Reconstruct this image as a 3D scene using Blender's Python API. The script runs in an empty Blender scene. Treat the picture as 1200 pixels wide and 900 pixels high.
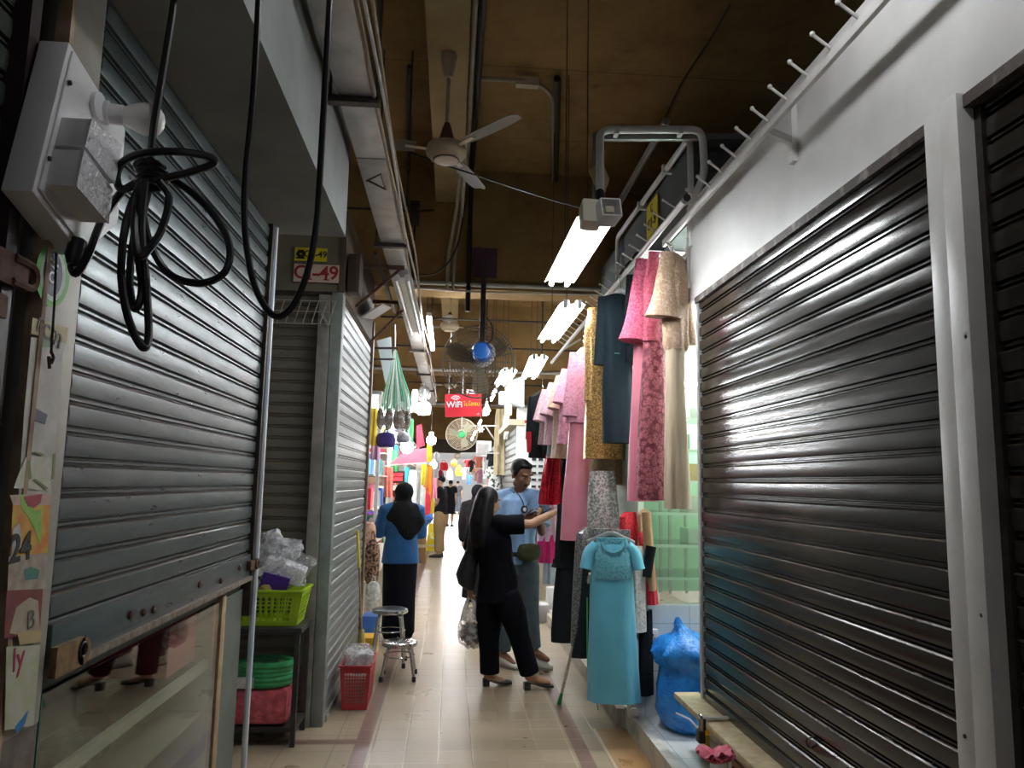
import bpy, bmesh, math, random
from mathutils import Vector, Matrix
from mathutils import noise as mnoise
random.seed(7)
SC = bpy.context.scene
COL = SC.collection
PI = math.pi
V = Vector

# ------------------------------------------------------------------ camera frame (image taken as 1200 x 900)
FPX = 887.0
EYE = V((0, 0, 1.6))
def cam_axes():
    yaw, pitch, roll = math.radians(4.4165), math.radians(7.4564), math.radians(1.0903)
    cy, sy, cp, sp = math.cos(yaw), math.sin(yaw), math.cos(pitch), math.sin(pitch)
    fwd = V((sy*cp, cy*cp, sp)); right = V((cy, -sy, 0)); up = right.cross(fwd)
    r2 = right*math.cos(roll) + up*math.sin(roll)
    u2 = -right*math.sin(roll) + up*math.cos(roll)
    return r2, u2, fwd
RX, UX, FX = cam_axes()
def ray(x, y): return RX*((x-600)/FPX) + UX*((450-y)/FPX) + FX
def at(x, y, Y):  d = ray(x, y); return EYE + d*(Y/d.y)          # point of the place at distance Y down the corridor
def atx(x, y, X): d = ray(x, y); return EYE + d*(X/d.x)
def atz(x, y, Z): d = ray(x, y); return EYE + d*((Z-1.6)/d.z)

# ------------------------------------------------------------------ mesh collecting
class MB:
    def __init__(s): s.v = []; s.f = []; s.m = []
    def add(s, vs, fs, mi=0):
        b = len(s.v); s.v += [V(p) for p in vs]
        for f in fs: s.f.append([b+i for i in f]); s.m.append(mi)
        return s
    def box(s, x0, x1, y0, y1, z0, z1, mi=0):
        vs = [(x, y, z) for x in (x0, x1) for y in (y0, y1) for z in (z0, z1)]
        return s.add(vs, [(0,1,3,2),(4,6,7,5),(0,4,5,1),(2,3,7,6),(0,2,6,4),(1,5,7,3)], mi)
    def obox(s, c, ax, ay, az, hx, hy, hz, mi=0):
        c = V(c); ax = V(ax).normalized(); ay = V(ay).normalized(); az = V(az).normalized()
        vs = [c+ax*x*hx+ay*y*hy+az*z*hz for x in (-1,1) for y in (-1,1) for z in (-1,1)]
        return s.add(vs, [(0,1,3,2),(4,6,7,5),(0,4,5,1),(2,3,7,6),(0,2,6,4),(1,5,7,3)], mi)
    def bar(s, p, q, w, h, up=(0,0,1), mi=0):
        p = V(p); q = V(q); d = (q-p).normalized(); up = V(up)
        if abs(d.dot(up)) > .98: up = V((0,1,0))
        sx = d.cross(up).normalized(); uz = sx.cross(d)
        return s.obox((p+q)/2, d, sx, uz, (q-p).length/2, w/2, h/2, mi)
    def loft(s, rings, cap0=True, cap1=True, mi=0, closed=True):
        b = len(s.v); n = len(rings[0])
        for r in rings: s.v += [V(p) for p in r]
        for i in range(len(rings)-1):
            for j in range(n if closed else n-1):
                k = (j+1) % n
                s.f.append([b+i*n+j, b+i*n+k, b+(i+1)*n+k, b+(i+1)*n+j]); s.m.append(mi)
        if cap0: s.f.append([b+j for j in reversed(range(n))]); s.m.append(mi)
        if cap1: s.f.append([b+(len(rings)-1)*n+j for j in range(n)]); s.m.append(mi)
        return s
    def tube(s, pts, r, n=8, caps=True, mi=0, sq=1.0, closed=False):
        pts = [V(p) for p in pts]; N = len(pts)
        rs = r if isinstance(r, (list, tuple)) else [r]*N
        rings = []; ref = None
        for i, p in enumerate(pts):
            if closed: t = pts[(i+1) % N]-pts[i-1]
            else: t = (pts[min(i+1, N-1)]-pts[max(i-1, 0)])
            if t.length < 1e-9: t = V((0,0,1))
            t.normalize()
            if ref is None:
                ref = V((0,0,1)) if abs(t.z) < .9 else V((0,1,0))
            a = t.cross(ref)
            if a.length < 1e-6: a = t.cross(V((1,0,0)))
            a.normalize(); bb = a.cross(t).normalized(); ref = bb
            rings.append([p+a*math.cos(2*PI*k/n)*rs[i]+bb*math.sin(2*PI*k/n)*rs[i]*sq for k in range(n)])
        if closed: rings.append(rings[0]); caps = False
        return s.loft(rings, caps, caps, mi)
    def limb(s, pts, rs, n=14, mi=0, sy=1.0, axis=None):
        """tapered limb with rounded ends"""
        pts = [V(p) for p in pts]; rs = list(rs)
        d0 = (pts[0]-pts[1]).normalized(); d1 = (pts[-1]-pts[-2]).normalized()
        P = []; R = []
        for a in (80, 55, 28):
            P.append(pts[0]+d0*rs[0]*math.sin(math.radians(a))); R.append(rs[0]*math.cos(math.radians(a)))
        P += pts; R += rs
        for a in (28, 55, 80):
            P.append(pts[-1]+d1*rs[-1]*math.sin(math.radians(a))); R.append(rs[-1]*math.cos(math.radians(a)))
        return s.tube(P, R, n, True, mi, sy)
    def sphere(s, c, r, sc=(1,1,1), n=16, m=10, mi=0, rot=None):
        c = V(c); rings = []
        for i in range(1, m):
            th = PI*i/m; ring = []
            for k in range(n):
                p = V((math.sin(th)*math.cos(2*PI*k/n)*sc[0], math.sin(th)*math.sin(2*PI*k/n)*sc[1], -math.cos(th)*sc[2]))*r
                if rot: p = rot @ p
                ring.append(c+p)
            rings.append(ring)
        b = len(s.v); s.loft(rings, False, False, mi)
        e0 = V((0,0,-sc[2]))*r; e1 = V((0,0,sc[2]))*r
        if rot: e0 = rot @ e0; e1 = rot @ e1
        i0 = len(s.v); s.v += [c+e0, c+e1]; L = b+(m-2)*n
        for k in range(n):
            s.f.append([i0, b+(k+1) % n, b+k]); s.m.append(mi)
            s.f.append([i0+1, L+k, L+(k+1) % n]); s.m.append(mi)
        return s
    def lathe(s, prof, c, axis=(0,0,1), n=24, mi=0, caps=True):
        c = V(c); az = V(axis).normalized()
        ax = az.cross(V((0,1,0)));
        if ax.length < .1: ax = az.cross(V((1,0,0)))
        ax.normalize(); ay = az.cross(ax)
        rings = [[c+az*t+ax*math.cos(2*PI*k/n)*r+ay*math.sin(2*PI*k/n)*r for k in range(n)] for r, t in prof]
        return s.loft(rings, caps, caps, mi)
    def prism(s, poly, o, ax, ay, d, mi=0):
        """polygon in the plane o + ax*u + ay*v, given thickness d along ax x ay"""
        o = V(o); ax = V(ax); ay = V(ay); nz = ax.cross(ay).normalized()
        a = [o+ax*u+ay*v for u, v in poly]; b = [p+nz*d for p in a]; n = len(a); k = len(s.v)
        s.v += a+b
        s.f.append([k+i for i in reversed(range(n))]); s.f.append([k+n+i for i in range(n)]); s.m += [mi, mi]
        for i in range(n):
            j = (i+1) % n; s.f.append([k+i, k+j, k+n+j, k+n+i]); s.m.append(mi)
        return s
    def build(s, name, mats, parent=None, bevel=0, smooth=40, remesh=0, relax=0, sub=0):
        if not isinstance(mats, (list, tuple)): mats = [mats]
        off = world_loc(parent)
        me = bpy.data.meshes.new(name)
        me.from_pydata([tuple(p-off) for p in s.v], [], s.f)
        for m in mats: me.materials.append(m)
        me.polygons.foreach_set('material_index', s.m)
        bm = bmesh.new(); bm.from_mesh(me)
        bmesh.ops.recalc_face_normals(bm, faces=bm.faces)
        if bevel:
            es = [e for e in bm.edges if len(e.link_faces) == 2 and e.calc_face_angle(0) > .6]
            bmesh.ops.bevel(bm, geom=es, offset=bevel, segments=2, profile=.6, affect='EDGES', clamp_overlap=True)
        bm.to_mesh(me); bm.free()
        if remesh:
            t = bpy.data.objects.new('work', me); COL.objects.link(t)
            md = t.modifiers.new('r', 'REMESH'); md.mode = 'VOXEL'; md.voxel_size = remesh; md.use_smooth_shade = True
            if relax:
                sm = t.modifiers.new('s', 'SMOOTH'); sm.factor = .5; sm.iterations = relax
            dg = bpy.context.evaluated_depsgraph_get()
            m2 = bpy.data.meshes.new_from_object(t.evaluated_get(dg))
            bpy.data.objects.remove(t); bpy.data.meshes.remove(me); me = m2; me.name = name
            if not me.materials:
                for m in mats: me.materials.append(m)
            smooth = 180
        if len(me.polygons):
            me.polygons.foreach_set('use_smooth', [bool(smooth)]*len(me.polygons))
            if smooth and smooth < 180: me.set_sharp_from_angle(angle=math.radians(smooth))
        o = bpy.data.objects.new(name, me); COL.objects.link(o)
        if parent: o.parent = parent
        return o

def world_loc(o):
    p = V((0,0,0))
    while o is not None: p += o.location; o = o.parent
    return p
def tag(o, label=None, cat=None, group=None, kind=None):
    if label: o['label'] = label
    if cat: o['category'] = cat
    if group: o['group'] = group
    if kind: o['kind'] = kind
    return o
def thing(name, label, cat, loc=(0,0,0), group=None):
    o = bpy.data.objects.new(name, None); COL.objects.link(o); o.location = V(loc); o.empty_display_size = .05
    return tag(o, label, cat, group)
def struct(o, label=None, cat=None): return tag(o, label, cat, None, 'structure')
def copy_tree(o, parent=None):
    c = o.copy(); COL.objects.link(c)
    if parent: c.parent = parent
    for ch in list(o.children): copy_tree(ch, c)
    return c
def text(body, name, size, o, ax, ay, mat, parent, thick=.0015, align='CENTER', sx=1.0, shear=0.0, bold=0.0):
    """raised lettering lying in the plane (ax, ay) with its middle at o"""
    cu = bpy.data.curves.new(name, 'FONT'); cu.body = body; cu.size = size; cu.extrude = thick
    cu.align_x = align; cu.align_y = 'CENTER'; cu.shear = shear; cu.offset = bold
    t = bpy.data.objects.new('work', cu); COL.objects.link(t)
    me = bpy.data.meshes.new_from_object(t.evaluated_get(bpy.context.evaluated_depsgraph_get()))
    bpy.data.objects.remove(t)
    ax = V(ax).normalized(); ay = V(ay).normalized(); nz = ax.cross(ay)
    off = world_loc(parent); o = V(o)
    for v in me.vertices: v.co = o+ax*v.co.x*sx+ay*v.co.y+nz*v.co.z-off
    me.materials.clear(); me.materials.append(mat); me.name = name
    ob = bpy.data.objects.new(name, me); COL.objects.link(ob); ob.parent = parent
    return ob
def arc(c, r, a0, a1, ax, ay, n=8):
    c = V(c); ax = V(ax); ay = V(ay)
    return [c+ax*r*math.cos(a0+(a1-a0)*i/n)+ay*r*math.sin(a0+(a1-a0)*i/n) for i in range(n+1)]
def fillet(pts, r, n=5):
    """round the corners of a polyline"""
    pts = [V(p) for p in pts]; out = [pts[0]]
    for i in range(1, len(pts)-1):
        a, b, c = pts[i-1], pts[i], pts[i+1]
        u = (a-b); w = (c-b); k = min(r, u.length*.49, w.length*.49)
        p = b+u.normalized()*k; q = b+w.normalized()*k
        for j in range(n+1):
            t = j/n; out.append(p*(1-t)**2+b*2*t*(1-t)+q*t*t)
    out.append(pts[-1]); return out
def spline(pts, n=8):
    """smooth curve through points (Catmull-Rom)"""
    P = [V(p) for p in pts]; P = [P[0]*2-P[1]]+P+[P[-1]*2-P[-2]]; out = []
    for i in range(1, len(P)-2):
        a, b, c, d = P[i-1:i+3]
        for j in range(n):
            t = j/n
            out.append(.5*((2*b)+(c-a)*t+(2*a-5*b+4*c-d)*t*t+(3*b-a-3*c+d)*t**3))
    out.append(P[-2]); return out

# ------------------------------------------------------------------ materials
class NT:
    def __init__(s, name):
        s.mat = bpy.data.materials.new(name); s.mat.use_nodes = True; s.nt = s.mat.node_tree
        s.b = s.nt.nodes['Principled BSDF']; s.out = s.nt.nodes['Material Output']; s._tc = None
    def node(s, t, **k):
        n = s.nt.nodes.new(t)
        for a, b in k.items(): setattr(n, a, b)
        return n
    def link(s, a, b): s.nt.links.new(a, b)
    def inp(s, sock, val):
        if hasattr(val, 'is_output') or isinstance(val, bpy.types.NodeSocket): s.link(val, sock)
        else:
            if hasattr(sock.default_value, '__len__') and len(sock.default_value) == 4 and len(val) == 3: val = (*val, 1)
            sock.default_value = val
    def math(s, op, a, b=0.0, c=None, clamp=False):
        n = s.node('ShaderNodeMath', operation=op); n.use_clamp = clamp
        s.inp(n.inputs[0], a); s.inp(n.inputs[1], b)
        if c is not None: s.inp(n.inputs[2], c)
        return n.outputs[0]
    def pos(s):
        if s._tc is None: s._tc = s.node('ShaderNodeTexCoord')
        return s._tc.outputs['Object']
    def scaled(s, sc):
        m = s.node('ShaderNodeMapping'); s.link(s.pos(), m.inputs['Vector']); m.inputs['Scale'].default_value = sc
        return m.outputs[0]
    def noise(s, scale, detail=3, rough=.55, vec=None, out='Fac'):
        n = s.node('ShaderNodeTexNoise'); s.inp(n.inputs['Scale'], scale); n.inputs['Detail'].default_value = detail
        n.inputs['Roughness'].default_value = rough; s.link(vec if vec is not None else s.pos(), n.inputs['Vector'])
        return n.outputs[out]
    def voro(s, scale, vec=None, feature='F1', out='Distance', rnd=1.0):
        n = s.node('ShaderNodeTexVoronoi', feature=feature); n.inputs['Scale'].default_value = scale
        n.inputs['Randomness'].default_value = rnd
        s.link(vec if vec is not None else s.pos(), n.inputs['Vector']); return n.outputs[out]
    def xyz(s, vec=None):
        n = s.node('ShaderNodeSeparateXYZ'); s.link(vec if vec is not None else s.pos(), n.inputs[0]); return n.outputs
    def mix(s, f, a, b):
        n = s.node('ShaderNodeMix', data_type='RGBA'); s.inp(n.inputs[0], f); s.inp(n.inputs[6], a); s.inp(n.inputs[7], b); return n.outputs[2]
    def ramp(s, f, lo, hi):
        n = s.node('ShaderNodeMapRange'); n.clamp = True; s.inp(n.inputs[0], f); n.inputs[1].default_value = lo; n.inputs[2].default_value = hi; return n.outputs[0]
    def bump(s, h, strength=.3, dist=.01):
        n = s.node('ShaderNodeBump'); n.inputs['Strength'].default_value = strength; n.inputs['Distance'].default_value = dist
        s.link(h, n.inputs['Height']); s.link(n.outputs[0], s.b.inputs['Normal']); return n
    def set(s, **k):
        for a, v in k.items(): s.inp(s.b.inputs[a.replace('_', ' ')], v)
        return s
def mk(name, c, c2=None, scale=6, rough=.5, metal=0.0, bump=0, bscale=40, spec=.5, trans=0, alpha=1, emis=0, ecol=None, coat=0, sheen=0, ior=1.45, lo=.35, hi=.7, rvar=0):
    n = NT(name)
    col = c
    if c2 is not None: col = n.mix(n.ramp(n.noise(scale, 4), lo, hi), c, c2)
    n.set(Base_Color=col, Roughness=rough, Metallic=metal, Specular_IOR_Level=spec, IOR=ior)
    if rvar: n.set(Roughness=n.math('ADD', n.math('MULTIPLY', n.noise(scale*1.7, 4), rvar), rough-rvar*.5))
    if trans: n.set(Transmission_Weight=trans)
    if alpha < 1: n.set(Alpha=alpha)
    if emis: n.set(Emission_Color=ecol or c, Emission_Strength=emis)
    if coat: n.set(Coat_Weight=coat, Coat_Roughness=.1)
    if sheen: n.set(Sheen_Weight=sheen)
    if bump: n.bump(n.noise(bscale, 3), bump, .004)
    return n.mat
def cloth(name, c, c2=None, scale=30, rough=.85, sheen=.25, weave=500, fold=.35, spec=None):
    n = NT(name)
    n.set(Base_Color=n.mix(n.ramp(n.noise(scale, 3), .3, .7), c, c2 or [x*.85 for x in c]), Roughness=rough, Sheen_Weight=sheen if max(c) > .05 else 0, Specular_IOR_Level=spec if spec is not None else (.2 if max(c) > .05 else .07))
    h = n.math('ADD', n.math('MULTIPLY', n.noise(9, 3, .5, n.scaled((1,1,.35))), 1.0), n.math('MULTIPLY', n.noise(weave, 1), .03))
    n.bump(h, fold, .03); return n.mat
def satin(name, c, c2=None, rough=.34):
    n = NT(name)
    n.set(Base_Color=n.mix(n.ramp(n.noise(5, 2), .3, .7), c, c2 or c), Roughness=rough, Sheen_Weight=.2, Specular_IOR_Level=.45)
    n.bump(n.noise(9, 3, .5, n.scaled((1,1,.25))), .6, .04); return n.mat
def lace(name, c, c2, scale=45, rough=.6, fl=.5):
    """raised floral lace over a second colour"""
    n = NT(name)
    w = n.noise(scale*.5, 2, out='Color')
    ad = n.node('ShaderNodeVectorMath', operation='MULTIPLY_ADD'); n.link(w, ad.inputs[0]); ad.inputs[1].default_value = (.02,)*3; n.link(n.pos(), ad.inputs[2])
    d = n.voro(scale, ad.outputs[0]); e = n.voro(scale*2.3, ad.outputs[0], 'DISTANCE_TO_EDGE')
    k = n.math('MULTIPLY', n.ramp(d, fl+.25, fl-.05), n.ramp(e, .02, .12))
    n.set(Base_Color=n.mix(k, c2, c), Roughness=rough, Specular_IOR_Level=.3)
    n.bump(k, .7, .006); return n.mat
def sequin(name, c, c2, scale=140, rough=.28, metal=.4):
    n = NT(name)
    d = n.voro(scale, out='Color'); sp = n.node('ShaderNodeSeparateColor'); n.link(d, sp.inputs[0])
    n.set(Base_Color=n.mix(n.ramp(sp.outputs[0], .2, .8), c, c2), Metallic=metal, Roughness=rough)
    n.bump(sp.outputs[1], .9, .012); return n.mat
# ------------------------------------------------------------------ materials used in many places
M = {}
M['black_cable'] = mk('black_cable', (.008,.008,.009), rough=.35)
M['dark_metal'] = mk('dark_metal', (.03,.025,.022), (.06,.045,.035), 20, rough=.5, metal=.4)
M['rust'] = mk('rust', (.11,.05,.03), (.05,.02,.014), 25, rough=.8, bump=.4)
M['white_paint'] = mk('white_paint', (.72,.71,.69), (.62,.60,.57), 7, rough=.35, bump=.12, bscale=60)
M['white_gloss'] = mk('white_gloss', (.80,.79,.77), (.62,.61,.595), 2.2, rough=.33, bump=.15, bscale=25)
M['white_plastic'] = mk('white_plastic', (.76,.75,.76), (.70,.69,.70), 9, rough=.4)
M['grey_plaster'] = mk('grey_plaster', (.27,.285,.28), (.20,.21,.205), 3, rough=.75, bump=.2, bscale=18)
M['grey_post'] = mk('grey_post', (.25,.24,.21), (.15,.135,.11), 9, rough=.55, bump=.25, bscale=30)
M['galv'] = mk('galvanised_steel', (.52,.50,.49), (.36,.34,.33), 6, rough=.42, metal=.55, bump=.1)
M['chrome'] = mk('chrome_steel', (.66,.66,.65), (.5,.5,.49), 20, rough=.2, metal=1)
M['ceiling'] = None
M['wood'] = mk('worn_wood', (.42,.30,.17), (.25,.16,.08), 14, rough=.6, bump=.3)
M['glass'] = None
M['skin_tan'] = mk('skin_tan', (.42,.23,.14), (.36,.19,.11), 20, rough=.5)
M['skin_dark'] = mk('skin_dark', (.20,.10,.06), (.16,.08,.045), 20, rough=.5)
M['skin_far'] = mk('skin_light_brown', (.46,.27,.18), rough=.5)
M['hair'] = None
M['eye_white'] = mk('eye_white', (.50,.46,.42), rough=.6, spec=.2)
M['eye_dark'] = mk('eye_dark', (.02,.012,.01), rough=.25)
M['tube_on'] = mk('lit_tube', (1,1,1), emis=70, ecol=(.92,.97,1.0))
M['tube_far'] = mk('lit_tube_bright', (1,1,1), emis=115, ecol=(.95,.98,1.0))
M['hall_fill'] = mk('hall_fill_tube', (1,1,1), emis=1000, ecol=(.97,.98,1.0))
M['tube_back'] = mk('lit_tube_back', (1,1,1), emis=31, ecol=(.95,.97,1.0))
M['tube_stall'] = mk('lit_tube_stall', (1,1,1), emis=150, ecol=(.95,.98,1.0))
M['tube_dim'] = mk('lit_tube_dim', (1,1,1), emis=14, ecol=(.95,.97,1.0))
M['tube_entry'] = mk('lit_tube_entry', (1,1,1), emis=330, ecol=(.95,.98,1.0))
M['tube_warm'] = mk('lit_tube_warm', (1,1,1), emis=30, ecol=(1.0,.93,.80))
M['tube_off'] = mk('unlit_tube', (.80,.80,.78), rough=.25)
M['black_plastic'] = mk('black_plastic', (.015,.015,.016), rough=.4)
M['green_plastic'] = mk('green_plastic', (.05,.42,.14), rough=.4)
M['yellow_plastic'] = mk('yellow_plastic', (.85,.48,.03), rough=.4)
M['red_plastic'] = mk('red_plastic', (.42,.03,.035), (.34,.02,.03), 12, rough=.4)
M['lime_plastic'] = mk('lime_plastic', (.38,.55,.02), (.30,.46,.02), 10, rough=.42)
M['beige_plastic'] = mk('beige_plastic', (.62,.56,.44), (.5,.44,.33), 12, rough=.5)
M['cardboard'] = mk('cardboard', (.36,.22,.11), (.28,.17,.08), 9, rough=.8)

def clearfilm(name, col=(.9,.9,.92), alpha=.35, rough=.12, c2=None):
    n = NT(name)
    k = n.noise(14, 4)
    n.set(Base_Color=n.mix(n.ramp(k, .4, .65), col, c2 or col), Roughness=rough, Specular_IOR_Level=.7)
    n.set(Alpha=n.math('ADD', n.math('MULTIPLY', n.ramp(n.noise(22, 3), .4, .65), .45), alpha))
    n.bump(n.noise(26, 4), .8, .02); return n.mat
M['film'] = clearfilm('clear_plastic_film')
def hair_mat():
    n = NT('black_hair')
    w = n.noise(60, 3, .6, n.scaled((1, 1, .04)))
    n.set(Base_Color=n.mix(w, (.002,.002,.0025), (.008,.007,.007)), Roughness=.5, Specular_IOR_Level=.22)
    n.bump(w, .5, .006); return n.mat
M['hair'] = hair_mat()
def glass_mat(name, tint, mixf, rough=.0):
    n = NT(name); nt = n.nt
    tr = n.node('ShaderNodeBsdfTransparent'); tr.inputs[0].default_value = (*tint, 1)
    gl = n.node('ShaderNodeBsdfGlossy'); gl.inputs['Roughness'].default_value = rough
    fr = n.node('ShaderNodeFresnel'); ge = n.node('ShaderNodeNewGeometry'); n.link(n.math('SUBTRACT', 1.5, n.math('MULTIPLY', ge.outputs['Backfacing'], 1.5-1/1.5)), fr.inputs[0])
    mx = n.node('ShaderNodeMixShader'); n.link(n.math('ADD', n.math('MULTIPLY', fr.outputs[0], 1.0), mixf, clamp=True), mx.inputs[0])
    n.link(tr.outputs[0], mx.inputs[1]); n.link(gl.outputs[0], mx.inputs[2]); n.link(mx.outputs[0], n.out.inputs[0]); return n.mat
M['glass'] = glass_mat('showcase_glass', (.86,.90,.87), .03, .01)
M['green_glass'] = glass_mat('green_glass', (.955,.99,.965), .02)

def ceiling_mat():
    n = NT('stained_ochre_concrete')
    big = n.ramp(n.noise(.55, 4, .6), .35, .7); sm = n.ramp(n.noise(3.5, 5, .7), .45, .75)
    c = n.mix(big, (.30,.195,.078), (.20,.12,.048)); c = n.mix(n.math('MULTIPLY', sm, .55), c, (.12,.058,.028))
    spots = n.ramp(n.voro(2.2), .10, .03)
    c = n.mix(n.math('MULTIPLY', spots, n.ramp(n.noise(1.3), .55, .65)), c, (.05,.025,.015))
    p = n.xyz(); st = n.math('ABSOLUTE', n.math('SUBTRACT', n.math('FRACT', n.math('MULTIPLY', p[1], .82)), .5))
    c = n.mix(n.math('MULTIPLY', n.ramp(st, .008, .003), .5), c, (.06,.035,.018))
    n.set(Base_Color=c, Roughness=.85, Specular_IOR_Level=.15); n.bump(n.noise(9, 5), .3, .02); return n.mat
M['ceiling'] = ceiling_mat()
M['beam_paint'] = mk('beam_paint', (.34,.25,.12), (.24,.17,.08), 2.5, rough=.8, bump=.2, bscale=12)

def floor_mat():
    n = NT('beige_floor_tiles'); x, y, z = n.xyz()
    T = .1992
    u = n.math('DIVIDE', n.math('ADD', x, .0277+20*T), T); v = n.math('DIVIDE', n.math('ADD', y, -4.604+60*T), T)
    def edge(u, w):
        f = n.math('ABSOLUTE', n.math('SUBTRACT', n.math('FRACT', u), .5)); return n.ramp(f, .5-w*1.5, .5-w*.4)
    grout = n.math('MAXIMUM', edge(u, .022), edge(v, .022))
    cid = n.node('ShaderNodeCombineXYZ'); n.link(n.math('FLOOR', u), cid.inputs[0]); n.link(n.math('FLOOR', v), cid.inputs[1])
    wn = n.node('ShaderNodeTexWhiteNoise', noise_dimensions='2D'); n.link(cid.outputs[0], wn.inputs['Vector'])
    c = n.mix(wn.outputs['Value'], (.335,.26,.172), (.39,.305,.205))
    wear = n.ramp(n.noise(.9, 4), .35, .7); c = n.mix(n.math('MULTIPLY', wear, .45), c, (.27,.21,.14))
    dk = n.ramp(n.noise(.7, 2, .5), .45, .55)
    g = n.mix(dk, (.52,.44,.33), (.15,.12,.09))
    c = n.mix(n.math('MULTIPLY', grout, .8), c, g)
    # larger grey-brown tiles by the shop fronts
    S = .30
    u2 = n.math('DIVIDE', n.math('ADD', x, 10*S+.06), S); v2 = n.math('DIVIDE', n.math('ADD', y, 20*S), S)
    g2 = n.math('MAXIMUM', edge(u2, .014), edge(v2, .014))
    side = n.mix(n.math('MULTIPLY', g2, .75), n.mix(n.noise(2.2, 4), (.30,.24,.17), (.38,.30,.20)), (.17,.14,.11))
    isl = n.math('LESS_THAN', x, -.54); isr = n.math('GREATER_THAN', x, .88)
    c = n.mix(n.math('MAXIMUM', isl, isr), c, side)
    # orange tan patch by the threshold
    tan = n.math('MULTIPLY', n.math('GREATER_THAN', x, .995), n.math('LESS_THAN', y, 5.19))
    c = n.mix(tan, c, n.mix(n.ramp(n.noise(6, 4), .35, .7), (.44,.25,.09), (.36,.20,.08)))
    tl = n.math('MULTIPLY', n.math('GREATER_THAN', x, .98), n.math('LESS_THAN', x, .997)); tl = n.math('MULTIPLY', tl, n.math('LESS_THAN', y, 5.2))
    c = n.mix(tl, c, (.55,.47,.33))
    # maroon border strips
    def band(a, b, q): return n.math('MULTIPLY', n.math('GREATER_THAN', q, a), n.math('LESS_THAN', q, b))
    st = n.math('MAXIMUM', band(-.54, -.448, x), band(.79, .88, x))
    cr = n.math('MULTIPLY', band(4.93, 5.02, y), n.math('LESS_THAN', x, -.54))
    st = n.math('MAXIMUM', st, cr)
    jo = n.math('MULTIPLY', edge(v, .016), .6)
    c = n.mix(st, c, n.mix(jo, n.mix(n.noise(5, 4), (.15,.085,.068), (.20,.12,.095)), (.30,.24,.19)))
    sc = n.ramp(n.noise(30, 5, .7), .62, .8); c = n.mix(n.math('MULTIPLY', sc, .25), c, (.10,.08,.06))
    n.set(Base_Color=c, Specular_IOR_Level=.55, Roughness=n.math('ADD', n.math('MULTIPLY', n.noise(3.2, 5), .22), .20))
    n.bump(n.math('SUBTRACT', 1.0, grout), .25, .003); return n.mat
M['floor'] = floor_mat()

def slat_mat(name, c, c2, dust, rough, metal, dustk, bmp=.12):
    n = NT(name)
    ge = n.node('ShaderNodeNewGeometry'); nz = n.xyz(ge.outputs['Normal'])[2]
    st = n.scaled((1, .6, 3)); k = n.ramp(n.noise(7, 5, .7, st), .35, .72)
    base = n.mix(k, c, c2)
    up = n.math('MULTIPLY', n.ramp(nz, .25, .75), n.ramp(n.noise(9, 4), .25, .6))
    fl = n.ramp(n.noise(38, 4, .7), .66, .76)
    base = n.mix(n.math('MULTIPLY', fl, .3), base, dust)
    n.set(Base_Color=n.mix(n.math('MULTIPLY', up, dustk), base, dust), Metallic=metal, Specular_IOR_Level=.5,
          Roughness=n.math('ADD', n.math('MULTIPLY', n.noise(11, 5, .7, st), .28), rough-.12))
    n.bump(n.noise(55, 4, .6), bmp, .004); return n.mat
M['slat_left'] = slat_mat('grey_green_shutter_steel', (.072,.095,.10), (.125,.142,.145), (.13,.085,.055), .30, .5, .75)
M['slat_right'] = slat_mat('dark_brown_shutter_steel', (.020,.017,.015), (.034,.028,.023), (.12,.095,.07), .17, .3, .6, .03)
M['slat_stall'] = slat_mat('dusty_olive_shutter_steel', (.125,.113,.085), (.165,.15,.115), (.20,.13,.075), .5, .3, .7)
M['slat_pale'] = slat_mat('pale_grey_shutter_steel', (.24,.255,.25), (.18,.195,.19), (.20,.18,.14), .4, .4, .5)
# ------------------------------------------------------------------ the setting
struct(MB().box(-4, 5, -6, 62, -.12, 0).build('floor', M['floor']), 'beige tiled corridor floor with maroon border strips', 'floor')
struct(MB().box(-4, 5, -6, 30, 4.8, 5.0).build('ceiling', M['ceiling']), 'stained ochre concrete ceiling of the market corridor', 'ceiling')
n_tr = 0
def trim(mb, mat, label):
    global n_tr
    n_tr += 1
    return struct(mb.build('trim_%d' % n_tr, mat), label, 'beam')
trim(MB().box(-.24, .035, -6, 7.5, 4.45, 4.81), M['beam_paint'], 'pale beam running along the ceiling above the fan')
for k, (a, b) in enumerate(((7.5, 13.5), (13.5, 19.5), (19.5, 25.5))):
    trim(MB().box(-.24, .035, a+.38, b, 4.45, 4.81), M['beam_paint'], 'pale lengthwise ceiling beam in bay %s beyond the first cross beam' % ('one', 'two', 'three')[k])
    trim(MB().box(-4, 5, a, a+.4, 3.54, 4.82), M['ceiling'], ('first', 'second', 'third')[k]+' deep brown cross beam down the corridor')
trim(MB().box(-4, 5, 28.05, 28.6, 3.15, 4.9), M['ceiling'], 'ochre wall above the dark header at the far end')
trim(MB().box(-4, 5, 28, 28.6, 2.66, 3.15), M['dark_metal'], 'dark header beam at the far end of the market hall')
wm = mk('old_cream_wall', (.55,.52,.45), (.42,.39,.33), 2, rough=.8)
struct(MB().box(-2.9, -2.75, 4.0, 46, 0, 4.8).build('wall_left', wm), 'cream back wall of the left stalls', 'wall')
struct(MB().box(3.3, 3.45, -6, 46, 0, 4.8).build('wall_right', wm), 'cream back wall of the right stalls', 'wall')
struct(MB().box(-1.75, -1.6, -6, 4.0, 0, 4.8).build('wall_left_front', M['grey_plaster']), 'grey wall behind the closed left stall', 'wall')
struct(MB().box(-4, 5, 58, 58.3, 0, 6).build('wall_far', mk('bright_far_wall', (.85,.85,.83), rough=.8)), 'pale wall at the very end of the corridor', 'wall')

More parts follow.
